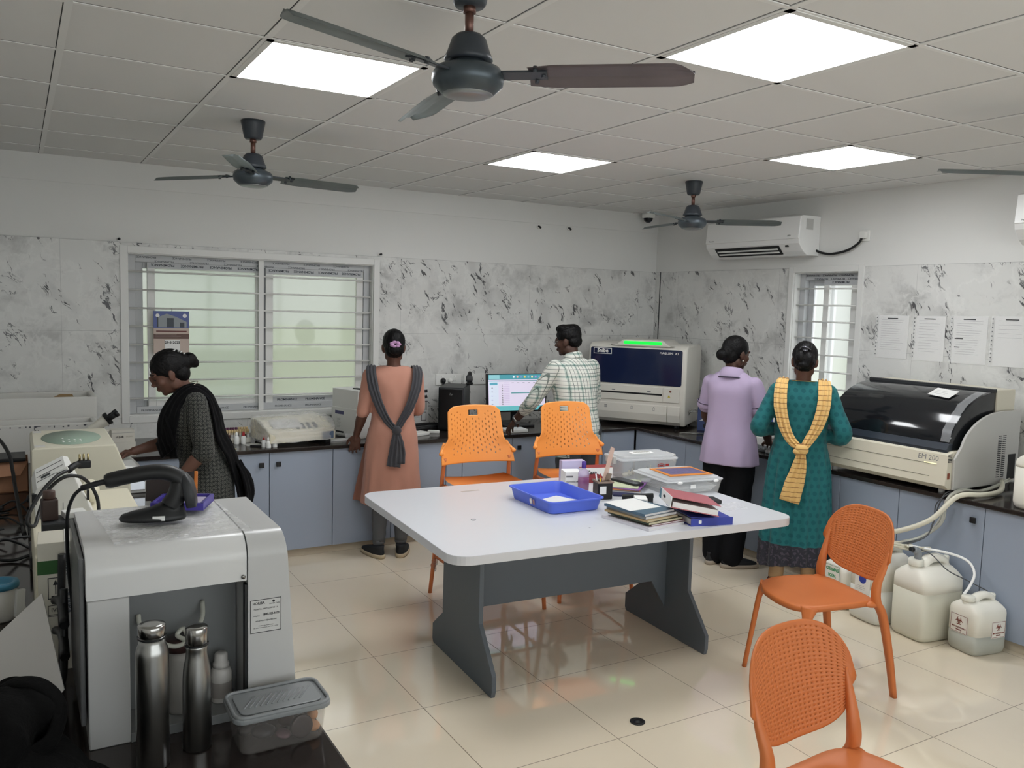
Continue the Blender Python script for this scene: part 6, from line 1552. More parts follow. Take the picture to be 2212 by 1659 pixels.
cable('black cable falling along the front of the brown cardboard box', [(-.25, 4.7, 1.02), (-.15, 4.62, 1.0), (-.11, 4.60, .94), (-.13, 4.56, .85), (-.16, 4.5, CT + .009)], .008)
b = bm_new(); rnd = random.Random(21)
for k in range(13):
    pts = []; x, y = rnd.uniform(-.20, -.02), rnd.uniform(3.5, 4.55); a = rnd.uniform(0, 6)
    for q in range(8):
        pts.append((min(.028, x), y, CT + .007 + abs(rnd.gauss(0, .022))))
        a += rnd.uniform(-1.1, 1.1); x += .07 * math.cos(a); y += .11 * math.sin(a); y = max(3.35, min(4.62, y)); x = max(-.4, x)
    tube(b, pts, rnd.choice((.0045, .006, .0075)), 7, 6)
tag(obj('cable_tangle', b, BLACK), 'heap of tangled black cables on the worktop at the left edge', 'cables', None, 'stuff')
cable('white cable running over the worktop to the cream housing', [(-.25, 3.45, CT + .006), (-.10, 3.36, CT + .006), (-.04, 3.22, CT + .006), (.0, 3.0, CT + .006), (.02, 2.7, CT + .006)], .005, WHITEP)
# ================================================================== PEOPLE
def voxel(bm, size, sm=4, fac=.5):
    """joins overlapping closed shells into one continuous surface"""
    me = bpy.data.meshes.new('t'); bm.to_mesh(me); bm.free()
    o = bpy.data.objects.new('t', me); COL.objects.link(o)
    m = o.modifiers.new('r', 'REMESH'); m.mode = 'VOXEL'; m.voxel_size = size
    if sm: m = o.modifiers.new('s', 'SMOOTH'); m.iterations = sm; m.factor = fac
    dg = bpy.context.evaluated_depsgraph_get(); out = bmesh.new(); em_ = bpy.data.meshes.new_from_object(o.evaluated_get(dg)); out.from_mesh(em_)
    bpy.data.objects.remove(o); bpy.data.meshes.remove(me); bpy.data.meshes.remove(em_)
    return out
def limb(bm, pts, rad, n=16, sm=6, flat=1.0):
    P = smooth_path(pts, sm); m = len(pts) - 1; sc = []
    for i in range(len(P)):
        t = i / (len(P) - 1) * m; k = min(int(t), m - 1); u = t - k; u = u * u * (3 - 2 * u)
        sc.append(rad[k] * (1 - u) + rad[k + 1] * u)
    sweep(bm, P, [(math.cos(2 * PI * i / n), flat * math.sin(2 * PI * i / n)) for i in range(n)], scale=sc)
    ellip(bm, pts[0], (rad[0],) * 3, nu=14, nv=10); ellip(bm, pts[-1], (rad[-1],) * 3, nu=14, nv=10)
def hand(bm, wrist, fwd, pn, side, curl=22, spread=5, s=1.0):
    """side +1 right, -1 left; pn is the way the palm faces"""
    w = Vector(wrist); f = Vector(fwd).normalized(); p = Vector(pn); p = (p - f * p.dot(f)).normalized(); l = p.cross(f)
    th = -l * side
    def at(a, b, c): return w + f * a * s + l * b * s + p * c * s
    M = Matrix((l, f, p)).transposed().to_4x4(); M.translation = w
    t = bmesh.new(); bmesh.ops.create_uvsphere(t, u_segments=18, v_segments=12, radius=1)
    for v in t.verts:
        v.co = Vector((math.copysign(abs(v.co.x) ** .7, v.co.x) * .037 * s, math.copysign(abs(v.co.y) ** .75, v.co.y) * .046 * s + .045 * s, v.co.z * .0145 * s))
    merge(bm, t, M)
    limb(bm, [at(-.02, 0, 0), at(.03, 0, 0)], [.024 * s, .022 * s], 12, 3, .75)
    for k, (ln, dy) in enumerate(((.068, .0), (.076, .004), (.070, .001), (.054, -.009))):
        b0 = (1.5 - k) * .0205; ang = R((1.5 - k) * spread)
        d = f * math.cos(ang) + th * math.sin(ang)
        q = at(.078 + dy, 0, .0) + th * b0 * s; pts = [q]; c = curl * .35
        for j, fr in enumerate((.42, .33, .25)):
            c += curl * (.45 + .45 * j) * (1 + .12 * (k - 1))
            dd = d * math.cos(R(c)) + p * math.sin(R(c)); q = q + dd * ln * fr * s; pts.append(q)
        limb(bm, pts, [.0088 * s, .0082 * s, .0076 * s, .0066 * s], 10, 3)
    q = at(.022, 0, .004) + th * .028 * s
    limb(bm, [at(.012, 0, .004) + th * .014 * s, q + th * .012 * s + f * .012 * s, q + th * .028 * s + f * .036 * s + p * .010 * s, q + th * .030 * s + f * .062 * s + p * .018 * s], [.014 * s, .0125 * s, .0098 * s, .0078 * s], 10, 4)
def HM(c, yaw=0, pitch=0, roll=0):
    return Matrix.Translation(c) @ Matrix.Rotation(R(yaw), 4, 'Z') @ Matrix.Rotation(R(roll), 4, 'Y') @ Matrix.Rotation(R(-pitch), 4, 'X')
def head(bm, M, male=False):
    def e(c, r, rot=(0, 0, 0)): ellip(bm, c, r, rot, 20, 14, M)
    e((0, -.012, .03), (.071, .09, .084)); e((0, .02, -.018), (.059, .068, .09)); e((0, .03, -.066), (.045 + .004 * male, .048, .038)); e((0, .06, -.088), (.02, .017, .016))
    for s in (-1, 1):
        e((s * .034, .056, -.024), (.024, .024, .024)); e((s * .028, .076, .023), (.022, .010, .006), (0, 0, s * -.25)); e((s * .072, -.002, -.012), (.008, .019, .031), (.15, s * .15, s * -.35)); e((s * .007, .094, -.030), (.008, .010, .007))
        e((s * .046, .0, -.06), (.014, .03, .03))
    e((0, .088, .0), (.008, .013, .028), (-.25, 0, 0)); e((0, .094, -.024), (.011, .015, .010))
    e((0, .084, -.053), (.022, .010, .0055)); e((0, .082, -.063), (.019, .010, .0065))
def face_parts(body, M, hairm, closed=False):
    for s in (-1, 1):
        if closed:      # lids lowered: only the lash line shows
            b = bm_new(); tube(b, [(s * .018, .0805, .001), (s * .029, .0815, -.002), (s * .041, .0765, .0)], .0020, 8, 4, M); obj('eyelash', b, hairm, body); b = bm_new(); tube(b, [(s * .012, .0835, .025), (s * .03, .0815, .031), (s * .047, .071, .027)], .0024, 8, 4, M); obj('eyebrow', b, hairm, body); continue
        b = bm_new(); ellip(b, (s * .029, .0735, .004), (.0105, .0075, .0036), (0, 0, s * -.2), 14, 10, M); ey = obj('eye', b, mat('eye_white', '#8f8880', .35), body)
        b = bm_new(); ellip(b, (s * .029, .0790, .0035), (.0045, .0030, .0034), (0, 0, 0), 12, 8, M); obj('iris', b, INK, ey)
        b = bm_new(); tube(b, [(s * .012, .0835, .025), (s * .03, .0815, .031), (s * .047, .071, .027)], .0026, 8, 4, M); obj('eyebrow', b, hairm, body)
def fold(v, amt=.004, sc=(10, 10, 4), seed=0):
    return amt * noise.noise(Vector((v.x * sc[0] + seed, v.y * sc[1], v.z * sc[2]))) + amt * .5 * noise.noise(Vector((v.x * sc[0] * 2.6, v.y * sc[1] * 2.6 + seed, v.z * sc[2] * 2)))
def wrinkle(bm, amt, sc=(10, 10, 4), seed=0, f=None):
    bm.normal_update()
    for v in bm.verts: v.co += v.normal * fold(v.co, amt, sc, seed) * (f(v.co) if f else 1)
    for fc in bm.faces: fc.smooth = True
def ribbon(bm, pts, widths, thick=.008, folds=3, depth=.010, normals=None, seed=0):
    """a gathered scarf laid along pts: each cross-section is a wavy band across the given surface normal"""
    P = smooth_path(pts, 6); n = len(P); m = len(pts) - 1; t = bmesh.new(); N = 18; rows_ = []
    Nn = [Vector(q).normalized() for q in normals]
    for i in range(n):
        u = i / (n - 1) * m; k = min(int(u), m - 1); f_ = u - k
        w = widths[k] * (1 - f_) + widths[k + 1] * f_; nr = (Nn[k] * (1 - f_) + Nn[k + 1] * f_).normalized()
        T = (P[min(i + 1, n - 1)] - P[max(i - 1, 0)]).normalized(); s = T.cross(nr).normalized(); nr = s.cross(T)
        up, dn = [], []
        for j in range(N + 1):
            a = j / N - .5; h = depth * (.5 + .5 * math.cos(2 * PI * folds * a + seed + .6 * math.sin(i * .25 + seed))) * math.cos(a * PI * .9) + .004 * noise.noise(Vector((a * 5, i * .12, seed)))
            up.append(t.verts.new(P[i] + s * a * w + nr * (h + thick))); dn.append(t.verts.new(P[i] + s * a * w + nr * (h * .6)))
        rows_.append(up + dn[::-1])
    L = len(rows_[0])
    for A, B in zip(rows_, rows_[1:]):
        for j in range(L): f = t.faces.new([A[j], A[(j + 1) % L], B[(j + 1) % L], B[j]]); f.smooth = True
    t.faces.new(rows_[0]); t.faces.new(rows_[-1]); bmesh.ops.recalc_face_normals(t, faces=t.faces[:]); merge(bm, t)

def skin(name, h):
    m = mat(name, h, .5, spec=.35, var=.06, vscale=18); m.node_tree.nodes['Principled BSDF'].inputs['Subsurface Weight'].default_value = .04; return m
HAIRM = mat('black_hair', '#0a090a', .5, spec=.22, bump=.4, bscale=90)
def hair_mesh(M, shapes, seed=0, sz=.0045, amp=.0022):
    b = bm_new()
    for c, r, rot in shapes: ellip(b, c, r, rot, 24, 16, M)
    b = voxel(b, sz, 5); b.normal_update(); Mi = M.inverted()
    for v in b.verts:
        q = Mi @ v.co; v.co += v.normal * amp * noise.noise(Vector((q.x * 120, q.y * 22 + seed, q.z * 30)))
    for f in b.faces: f.smooth = True
    return b
CAPW_ = [((0, -.020, .034), (.0775, .097, .089), (0, 0, 0)), ((0, -.050, -.018), (.066, .056, .066), (0, 0, 0))]
def shoe(parent, M, upper, sole, slip=False, name='shoe'):
    """toe to +y; M places the ankle's foot point"""
    b = bm_new()
    loft(b, [(0.022, 0, .055, .042, .128, 2.3), (.04, 0, .05, .042, .122, 2.3), (.055, 0, .03, .039, .098, 2.2), (.07, 0, .0, .036, .068, 2), (.088, 0, -.022, .034, .046, 2)], 28, M)
    o = obj(name, b, upper, parent)
    b = bm_new(); loft(b, [(0, 0, .052, .040, .128, 2.4), (.006, 0, .055, .046, .137, 2.4), (.020, 0, .055, .047, .136, 2.4), (.028, 0, .053, .043, .129, 2.4)], 28, M); obj('sole', b, sole, o)
    return o
def body_base(S, E, W, hands, legs, hm, torso, male=False, neck=None, arm_r=(.042, .036, .024), vox=.005):
    """S, E, W: shoulder, elbow, wrist of (left, right); hands: (fwd, palm, curl); legs: hip, knee, ankle points for (left, right)"""
    b = bm_new()
    loft(b, torso, 32)
    head(b, hm, male)
    c = hm @ Vector((0, -.022, -.05)); limb(b, [neck, (Vector(neck) + c) / 2, c], [.05, .046, .05], 16, 4)
    for i, sd in ((0, -1), (1, 1)):
        limb(b, [S[i], (Vector(S[i]) + Vector(E[i])) / 2, E[i], (Vector(E[i]) * .6 + Vector(W[i]) * .4), W[i]], [arm_r[0], arm_r[0] * .93, arm_r[1] + .002, arm_r[1], arm_r[2]], 16, 5)
        f, p, cu = hands[i]; hand(b, Vector(W[i]) + Vector(f).normalized() * .012, f, p, sd, cu, s=1.05 if male else .98)
    for h_, k_, a_ in legs:
        limb(b, [h_, k_, (Vector(k_) * .65 + Vector(a_) * .35), a_], [.080, .052, .050, .034], 18, 6)
        limb(b, [a_, Vector(a_) + Vector((0, .05, -.035)), Vector(a_) + Vector((0, .13, -.05))], [.034, .032, .022], 12, 4)
    b = voxel(b, vox, 3, .5)
    for f in b.faces: f.smooth = True
    return b
TOR = [(.74, 0, 0, .13, .09), (.85, 0, 0, .145, .10), (.97, 0, 0, .115, .08), (1.12, 0, .008, .13, .095), (1.22, 0, -.005, .135, .085), (1.28, 0, -.012, .11, .065), (1.325, 0, -.015, .05, .045)]
def pattern(name, base, draw):
    m = mat(name, base, .75, spec=.2, sheen=.1); t = NT(m); draw(t); return m

# ------------------------------------------------------------------ woman in the salmon dress
def woman_salmon():
    p = thing('person', 'person in a salmon pink dress and dark grey scarf, seen from behind by the window', 'person', (2.215, 5.385, 0), R(-17))
    SK = skin('skin_brown', '#5a3d32'); K = mat('salmon_cotton', '#c08c7a', .8, spec=.15, sheen=.15); SC_ = mat('charcoal_scarf', '#48484c', .85, spec=.1, sheen=.2)
    S = [(-.150, -.01, 1.262), (.150, -.01, 1.262)]; E = [(-.196, .0, 1.02), (.180, .04, 1.03)]; W = [(-.238, .075, .845), (.10, .25, .93)]
    hm = HM((0, .012, 1.452), 0, 8)
    legs = [((-.085, 0, .78), (-.075, .0, .43), (-.085, -.02, .09)), ((.085, 0, .78), (.075, .01, .43), (.07, -.0, .09))]
    b = body_base(S, E, W, [((-.12, .12, -1), (.2, 1, -.1), 20), ((-.5, .8, .0), (0, 0, -1), 25)], legs, hm, TOR, neck=(0, -.012, 1.30))
    bd = obj('body', b, SK, p); face_parts(bd, hm, HAIRM)
    # kurta
    b = bm_new()
    rg = resample([(.37, 0, .01, .205, .135, 2.2), (.50, 0, .01, .198, .135, 2.2), (.66, 0, .005, .186, .133, 2.2), (.82, 0, .0, .172, .128, 2.2), (.90, 0, .0, .158, .118, 2.2), (.98, 0, .002, .143, .105, 2.2), (1.10, 0, .005, .148, .112, 2.3), (1.20, 0, .0, .158, .108, 2.5), (1.265, 0, -.01, .166, .085, 2.6), (1.305, 0, -.014, .138, .062, 2.3), (1.325, 0, -.014, .095, .05, 2.1)], 4)
    def pl(k, a, q):
        w = max(0, (.8 - q.z) / .45); d = Vector((q.x, q.y, 0)); r_ = d.length
        return q + d.normalized() * (.009 * w * math.sin(7 * a + 1.2 * math.sin(3 * a)) + .004 * w * math.sin(15 * a))
    loft(b, rg, 96, f=pl)
    for i in (0, 1):
        m_ = Vector(S[i]).lerp(Vector(E[i]), .55); e2 = Vector(E[i]).lerp(Vector(W[i]), .12)
        limb(b, [Vector(S[i]), m_, E[i], e2], [.056, .053, .046, .044], 22, 6)
    b = voxel(b, .006, 3); wrinkle(b, .005, (9, 9, 6), 3, lambda q: 1.0 if q.z > .8 else .6); obj('kurta', b, K, p)
    b = bm_new(); grid_sheet(b, 12, 20, lambda u, v: Vector((-.135 - .03 * v - (.02 + .075 * v) * u, .07 + .03 * u + .012 * math.sin(7 * u + 3 * v), .86 - .50 * v + .02 * u)), .004); obj('side_panel', b, K, p)
    b = bm_new()
    for h_, k_, a_ in legs: limb(b, [Vector(h_) + Vector((0, 0, -.1)), k_, Vector(k_).lerp(Vector(a_), .4), Vector(a_) + Vector((0, 0, .02))], [.075, .058, .055, .043], 20, 7)
    wrinkle(b, .004, (20, 20, 28), 2, lambda q: 1.6 if q.z < .25 else .5); obj('leggings', b, mat('grey_leggings', '#56585a', .85), p)
    BS, CS = mat('black_shoe_mesh', '#1d1e21', .7), mat('cream_sole', '#b8a88c', .6)
    shoe(p, TR((-.095, -.02, 0), (0, 0, R(28))), BS, CS); shoe(p, TR((.075, -.005, 0), (0, 0, R(-14))), BS, CS)
    b = hair_mesh(hm, CAPW_ + [((0, -.105, -.028), (.042, .03, .036), (0, 0, 0)), ((.0, -.075, .0), (.055, .04, .06), (0, 0, 0))], 1); hr = obj('hair', b, HAIRM, p)
    b = bm_new()
    for k in range(7): a = k / 7 * 2 * PI; ellip(b, (.024 * math.cos(a), -.128, .006 + .014 * math.sin(a)), (.016, .012, .011), (0, 0, 0), 10, 8, hm)
    obj('scrunchie', b, mat('lilac_scrunchie', '#b48ab0', .6), hr)
    b = bm_new()
    kn = Vector((.015, -.145, .90))
    for s in (-1, 1):
        ribbon(b, [(s * .115, .09, 1.16), (s * .140, .05, 1.26), (s * .150, -.02, 1.318), (s * .155, -.085, 1.275), (s * .14, -.125, 1.18), (s * .10, -.138, 1.06), (s * .045, -.140, .96), kn], [.05, .055, .06, .068, .068, .06, .05, .035], .006, 3, .012, [(s * .2, 1, .2), (s * .2, .8, .6), (s * .1, 0, 1), (s * .2, -1, .4), (s * .1, -1, .05), (0, -1, 0), (0, -1, 0), (0, -1, 0)], s + 1.5)
    ellip(b, kn + Vector((0, -.012, 0)), (.030, .022, .032))
    ribbon(b, [kn, kn + Vector((-.005, -.012, -.08)), kn + Vector((-.012, -.008, -.17)), kn + Vector((-.02, -.012, -.245))], [.035, .07, .085, .095], .006, 3, .014, [(0, -1, 0)] * 4, 2)
    ribbon(b, [kn, kn + Vector((.02, -.010, -.07)), kn + Vector((.03, -.006, -.15)), kn + Vector((.028, -.008, -.225))], [.03, .045, .055, .06], .006, 2, .012, [(0.2, -1, 0)] * 4, 4)
    wrinkle(b, .003, (30, 30, 20), 5); obj('scarf', b, SC_, p)
    b = bm_new(); c_ = Vector(W[0]) + Vector((-.012, -.004, -.115)); ellip(b, c_, (.0105, .0105, .004), (.2, 0, 0)); obj('ring', b, STEEL, p)
woman_salmon()

# ------------------------------------------------------------------ man in the checked shirt
def man_checked():
    p = thing('person', 'person in a green and white checked shirt leaning on the worktop by the monitor', 'person', (3.575, 5.10, 0), R(4))
    SK = skin('skin_dark_brown', '#4a332a')
    lean = R(11)
    def L(q):        # bend at the hip
        q = Vector(q)
        if q.z > .82:
            a = -lean * min(1, (q.z - .82) / .15); q = Vector((0, 0, .82)) + Matrix.Rotation(a, 3, 'X') @ (q - Vector((0, 0, .82)))
        return q
    S = [L((-.170, -.01, 1.318)), L((.170, -.01, 1.318))]; E = [Vector((-.285, .20, 1.06)), Vector((.26, .16, 1.06))]; W = [Vector((-.30, .395, .895)), Vector((.12, .42, .98))]
    hc = L((-.005, .03, 1.52)); hm = HM(hc, 34, 6)
    legs = [((-.09, 0, .82), (-.09, .01, .45), (-.11, -.02, .09)), ((.09, 0, .82), (.09, .01, .45), (.11, -.02, .09))]
    b = body_base(S, E, W, [((.05, .72, -.62), (.3, -.2, -1), 14), ((-.6, .8, 0), (0, 0, -1), 25)], legs, hm, [(z + .05 if z > .8 else z, *L((x, y, z + .05))[:2], rx * 1.05, ry * 1.05) for z, x, y, rx, ry in TOR], True, L((0, -.005, 1.35)), (.046, .038, .027))
    bd = obj('body', b, SK, p); face_parts(bd, hm, HAIRM)
    def check(t):
        co = t.sep(t.coord()); u = t.math('ADD', co[0], t.math('MULTIPLY', co[1], .55)); v = co[2]
        def bands(c):
            f = t.math('FRACT', t.math('DIVIDE', c, .082)); w1 = t.math('MULTIPLY', t.math('GREATER_THAN', f, .16), t.math('LESS_THAN', f, .36))
            l1 = t.math('MULTIPLY', t.math('GREATER_THAN', f, .52), t.math('LESS_THAN', f, .57)); l2 = t.math('MULTIPLY', t.math('GREATER_THAN', f, .86), t.math('LESS_THAN', f, .91)); l3 = t.math('MULTIPLY', t.math('GREATER_THAN', f, .24), t.math('LESS_THAN', f, .28))
            return w1, t.math('MAXIMUM', t.math('MAXIMUM', l1, l2), l3)
        a1, a2 = bands(u); b1, b2 = bands(v)
        c = t.mix(t.math('MULTIPLY', t.math('ADD', a1, b1), .38), lin('#dcdcd4'), lin('#5f8f86')); c = t.mix(t.math('MULTIPLY', t.math('MAXIMUM', a2, b2), .75), c, lin('#2c4642'))
        t.put(t.b.inputs['Base Color'], c)
    SH = pattern('green_check_cotton', '#d8d8d0', check)
    b = bm_new()
    rg = [(.74, .0, .0, .182, .125, 2.3), (.85, 0, 0, .172, .122, 2.3), (.98, 0, 0, .162, .115, 2.3), (1.12, 0, .0, .175, .122, 2.4), (1.25, 0, -.005, .188, .115, 2.5), (1.325, 0, -.012, .185, .09, 2.6), (1.365, 0, -.014, .125, .066, 2.3), (1.39, 0, -.012, .075, .058, 2.1)]
    t_ = bm_new(); loft(t_, resample(rg, 4), 64)
    for v in t_.verts: v.co = L(v.co)
    merge(b, t_)
    for i in (0, 1):
        m_ = S[i].lerp(E[i], .5); e2 = E[i].lerp(W[i], .45)
        limb(b, [S[i], m_, E[i], e2], [.062, .060, .054, .047], 22, 6)
    b = voxel(b, .006, 3); wrinkle(b, .006, (8, 8, 7), 1); sh = obj('shirt', b, SH, p)
    b = bm_new(); P = [L((.064 * math.cos(a), -.012 + .056 * math.sin(a), 1.395 + .012 * math.sin(a) * -1)) for a in [k / 20 * 2 * PI for k in range(21)]]; sweep(b, P, rrect(-.008, .008, -.024, .024, .006, 3), up=(0, 0, 1)); obj('collar', b, SH, sh)
    b = bm_new(); grid_sheet(b, 14, 14, lambda u, v: L((-.19 + .10 * u - .035 * v, -.02 - .07 * u + .01 * math.sin(8 * u), .80 - .13 * v)), .004); obj('shirt_tail', b, SH, sh)
    b = bm_new()
    for h_, k_, a_ in legs: limb(b, [Vector(h_) + Vector((0, 0, .03)), k_, Vector(a_) + Vector((0, .01, -.02))], [.104, .082, .072], 22, 8)
    ellip(b, (0, 0, .82), (.165, .115, .10)); b = voxel(b, .008, 3); wrinkle(b, .006, (12, 12, 10), 4); obj('trousers', b, mat('charcoal_trousers', '#3c3f43', .85), p)
    for s in (-1, 1): shoe(p, TR((s * .11, -.02, 0), (0, 0, R(-8 * s))), BLACK, mat('cream_sole', '#b8a88c'))
    b = hair_mesh(hm, [((0, -.012, .046), (.078, .096, .082), (0, 0, 0)), ((0, -.048, .0), (.070, .058, .055), (0, 0, 0)), ((0, .03, .095), (.062, .055, .034), (0, 0, 0)), ((.0, -.05, .085), (.062, .05, .04), (0, 0, 0))], 2, amp=.004); obj('hair', b, HAIRM, p)
    b = bm_new(); q = W[0] + (E[0] - W[0]) * .06; T = (E[0] - W[0]).normalized(); M_ = Matrix.Translation(q) @ Vector((0, 0, 1)).rotation_difference(T).to_matrix().to_4x4()
    lathe(b, [(.0285, -.011), (.0325, -.009), (.0325, .009), (.0285, .011)], 24, M=M_, cap=False); box(b, -.016, .016, -.040, -.030, -.016, .016, .004, M=M_); obj('wristwatch', b, STEEL, p)
man_checked()

# ------------------------------------------------------------------ woman in lavender
def woman_lavender():
    p = thing('person', 'person in a lavender short-sleeved tunic and black trousers, one hand on the mouse', 'person', (4.235, 4.235, 0), R(-64))
    SK = skin('skin_deep_brown', '#4e362c'); TN = mat('lavender_tunic', '#b0a0bc', .7, spec=.2, sheen=.1); PIP = mat('dark_piping', '#3a3444', .7)
    S = [(-.153, -.005, 1.264), (.153, -.005, 1.264)]; E = [(-.195, .06, 1.02), (.225, .03, 1.02)]; W = [(-.10, .24, .86), (.20, .235, .852)]
    hm = HM((.012, .02, 1.472), -34, 10)
    legs = [((-.080, 0, .78), (-.075, .01, .43), (-.07, -.02, .09)), ((.080, 0, .78), (.075, .01, .43), (.07, -.05, .09))]
    b = body_base(S, E, W, [((.3, .9, -.2), (0, 0, -1), 25), ((-.05, .9, -.2), (.0, -.2, -1), 18)], legs, hm, TOR, neck=(0, -.01, 1.31), arm_r=(.042, .036, .025))
    bd = obj('body', b, SK, p); face_parts(bd, hm, HAIRM)
    b = bm_new(); ellip(b, hm @ Vector((.076, .006, -.045)), (.005, .005, .005)); obj('earring', b, mat('pearl', '#d8d4c8', .2), bd)
    b = bm_new()
    rg = resample([(.715, 0, .0, .200, .148, 2.3), (.80, 0, .0, .192, .144, 2.3), (.90, 0, .0, .176, .132, 2.3), (1.0, 0, .0, .162, .122, 2.3), (1.12, 0, .004, .160, .120, 2.4), (1.22, 0, -.002, .168, .112, 2.6), (1.275, 0, -.01, .170, .088, 2.7), (1.32, 0, -.014, .130, .066, 2.3), (1.35, 0, -.012, .080, .056, 2.1)], 4)
    def pl(k, a, q):
        w = max(0, (1.05 - q.z) / .35); d = Vector((q.x, q.y, 0)); return q + d.normalized() * (.007 * w * math.sin(5 * a + .8) + .003 * w * math.sin(11 * a))
    loft(b, rg, 80, f=pl)
    for i in (0, 1):
        e2 = Vector(S[i]).lerp(Vector(E[i]), .66) + Vector((.006 * (1 if i else -1), 0, 0))
        limb(b, [Vector(S[i]), Vector(S[i]).lerp(Vector(E[i]), .36), e2], [.057, .062, .064], 24, 7)
    b = voxel(b, .006, 3); wrinkle(b, .005, (8, 8, 5), 7); tn = obj('tunic', b, TN, p)
    for i in (0, 1):
        T = (Vector(E[i]) - Vector(S[i])).normalized(); c = Vector(S[i]).lerp(Vector(E[i]), .66) + Vector((.006 * (1 if i else -1), 0, 0)); M_ = Matrix.Translation(c) @ Vector((0, 0, 1)).rotation_difference(T).to_matrix().to_4x4()
        b = bm_new(); lathe(b, [(.066, -.030), (.0685, -.028), (.0695, .010), (.066, .014), (.055, .01), (.055, -.028)], 30, M=M_, cap=False); cf = obj('sleeve_cuff', b, TN, tn)
        b = bm_new(); tube(b, [M_ @ Vector((.0698 * math.cos(k / 28 * 2 * PI), .0698 * math.sin(k / 28 * 2 * PI), -.026)) for k in range(29)], .0028, 8); obj('piping', b, PIP, cf)
    b = bm_new(); P = [Vector((.074 * math.cos(a), -.012 + .064 * math.sin(a), 1.362 - .014 * (1 + math.sin(a)))) for a in [R(-260 + k * 340 / 26) for k in range(27)]]
    c0_ = Vector((0, -.012, 0)); t_ = bmesh.new(); prof_ = [(.80, .020), (.88, .024), (1.0, .018), (1.30, -.030), (1.36, -.046), (1.32, -.048), (.98, .004), (.80, -.004)]
    vv = [[t_.verts.new(c0_ + Vector(((q.x) * k, (q.y + .012) * k, q.z + dz))) for k, dz in prof_] for q in P]
    for A, B in zip(vv, vv[1:]):
        for k in range(len(prof_)): fc = t_.faces.new([A[k], A[(k + 1) % len(prof_)], B[(k + 1) % len(prof_)], B[k]]); fc.smooth = True
    t_.faces.new(vv[0]); t_.faces.new(vv[-1]); bmesh.ops.recalc_face_normals(t_, faces=t_.faces[:]); merge(b, t_); co_ = obj('collar', b, TN, tn)
    b = bm_new(); tube(b, [c0_ + Vector((q.x * 1.40, (q.y + .012) * 1.40, q.z - .044)) for q in P], .0034, 8); obj('piping', b, PIP, co_)
    b = bm_new()
    for (h_, k_, a_), s in zip(legs, (-1, 1)): limb(b, [Vector(h_) + Vector((0, 0, .04)), k_, Vector(a_) + Vector((0, .01, -.022))], [.106, .088, .078], 24, 8)
    ellip(b, (0, 0, .80), (.175, .125, .12)); b = voxel(b, .008, 3); wrinkle(b, .007, (11, 11, 7), 9); obj('trousers', b, mat('black_trousers', '#17181b', .85, spec=.15), p)
    BS, WS = mat('black_shoe_mesh', '#1d1e21'), mat('off_white_sole', '#a89c8c', .6)
    shoe(p, TR((-.07, -.02, 0), (0, 0, R(-6))), BS, WS); shoe(p, TR((.078, -.05, 0), (0, 0, R(-52))), BS, WS)
    b = hair_mesh(hm, CAPW_ + [((-.0, -.118, -.028), (.047, .036, .040), (0, 0, 0)), ((0, -.08, .0), (.055, .045, .055), (0, 0, 0))], 4); obj('hair', b, HAIRM, p)
woman_lavender()

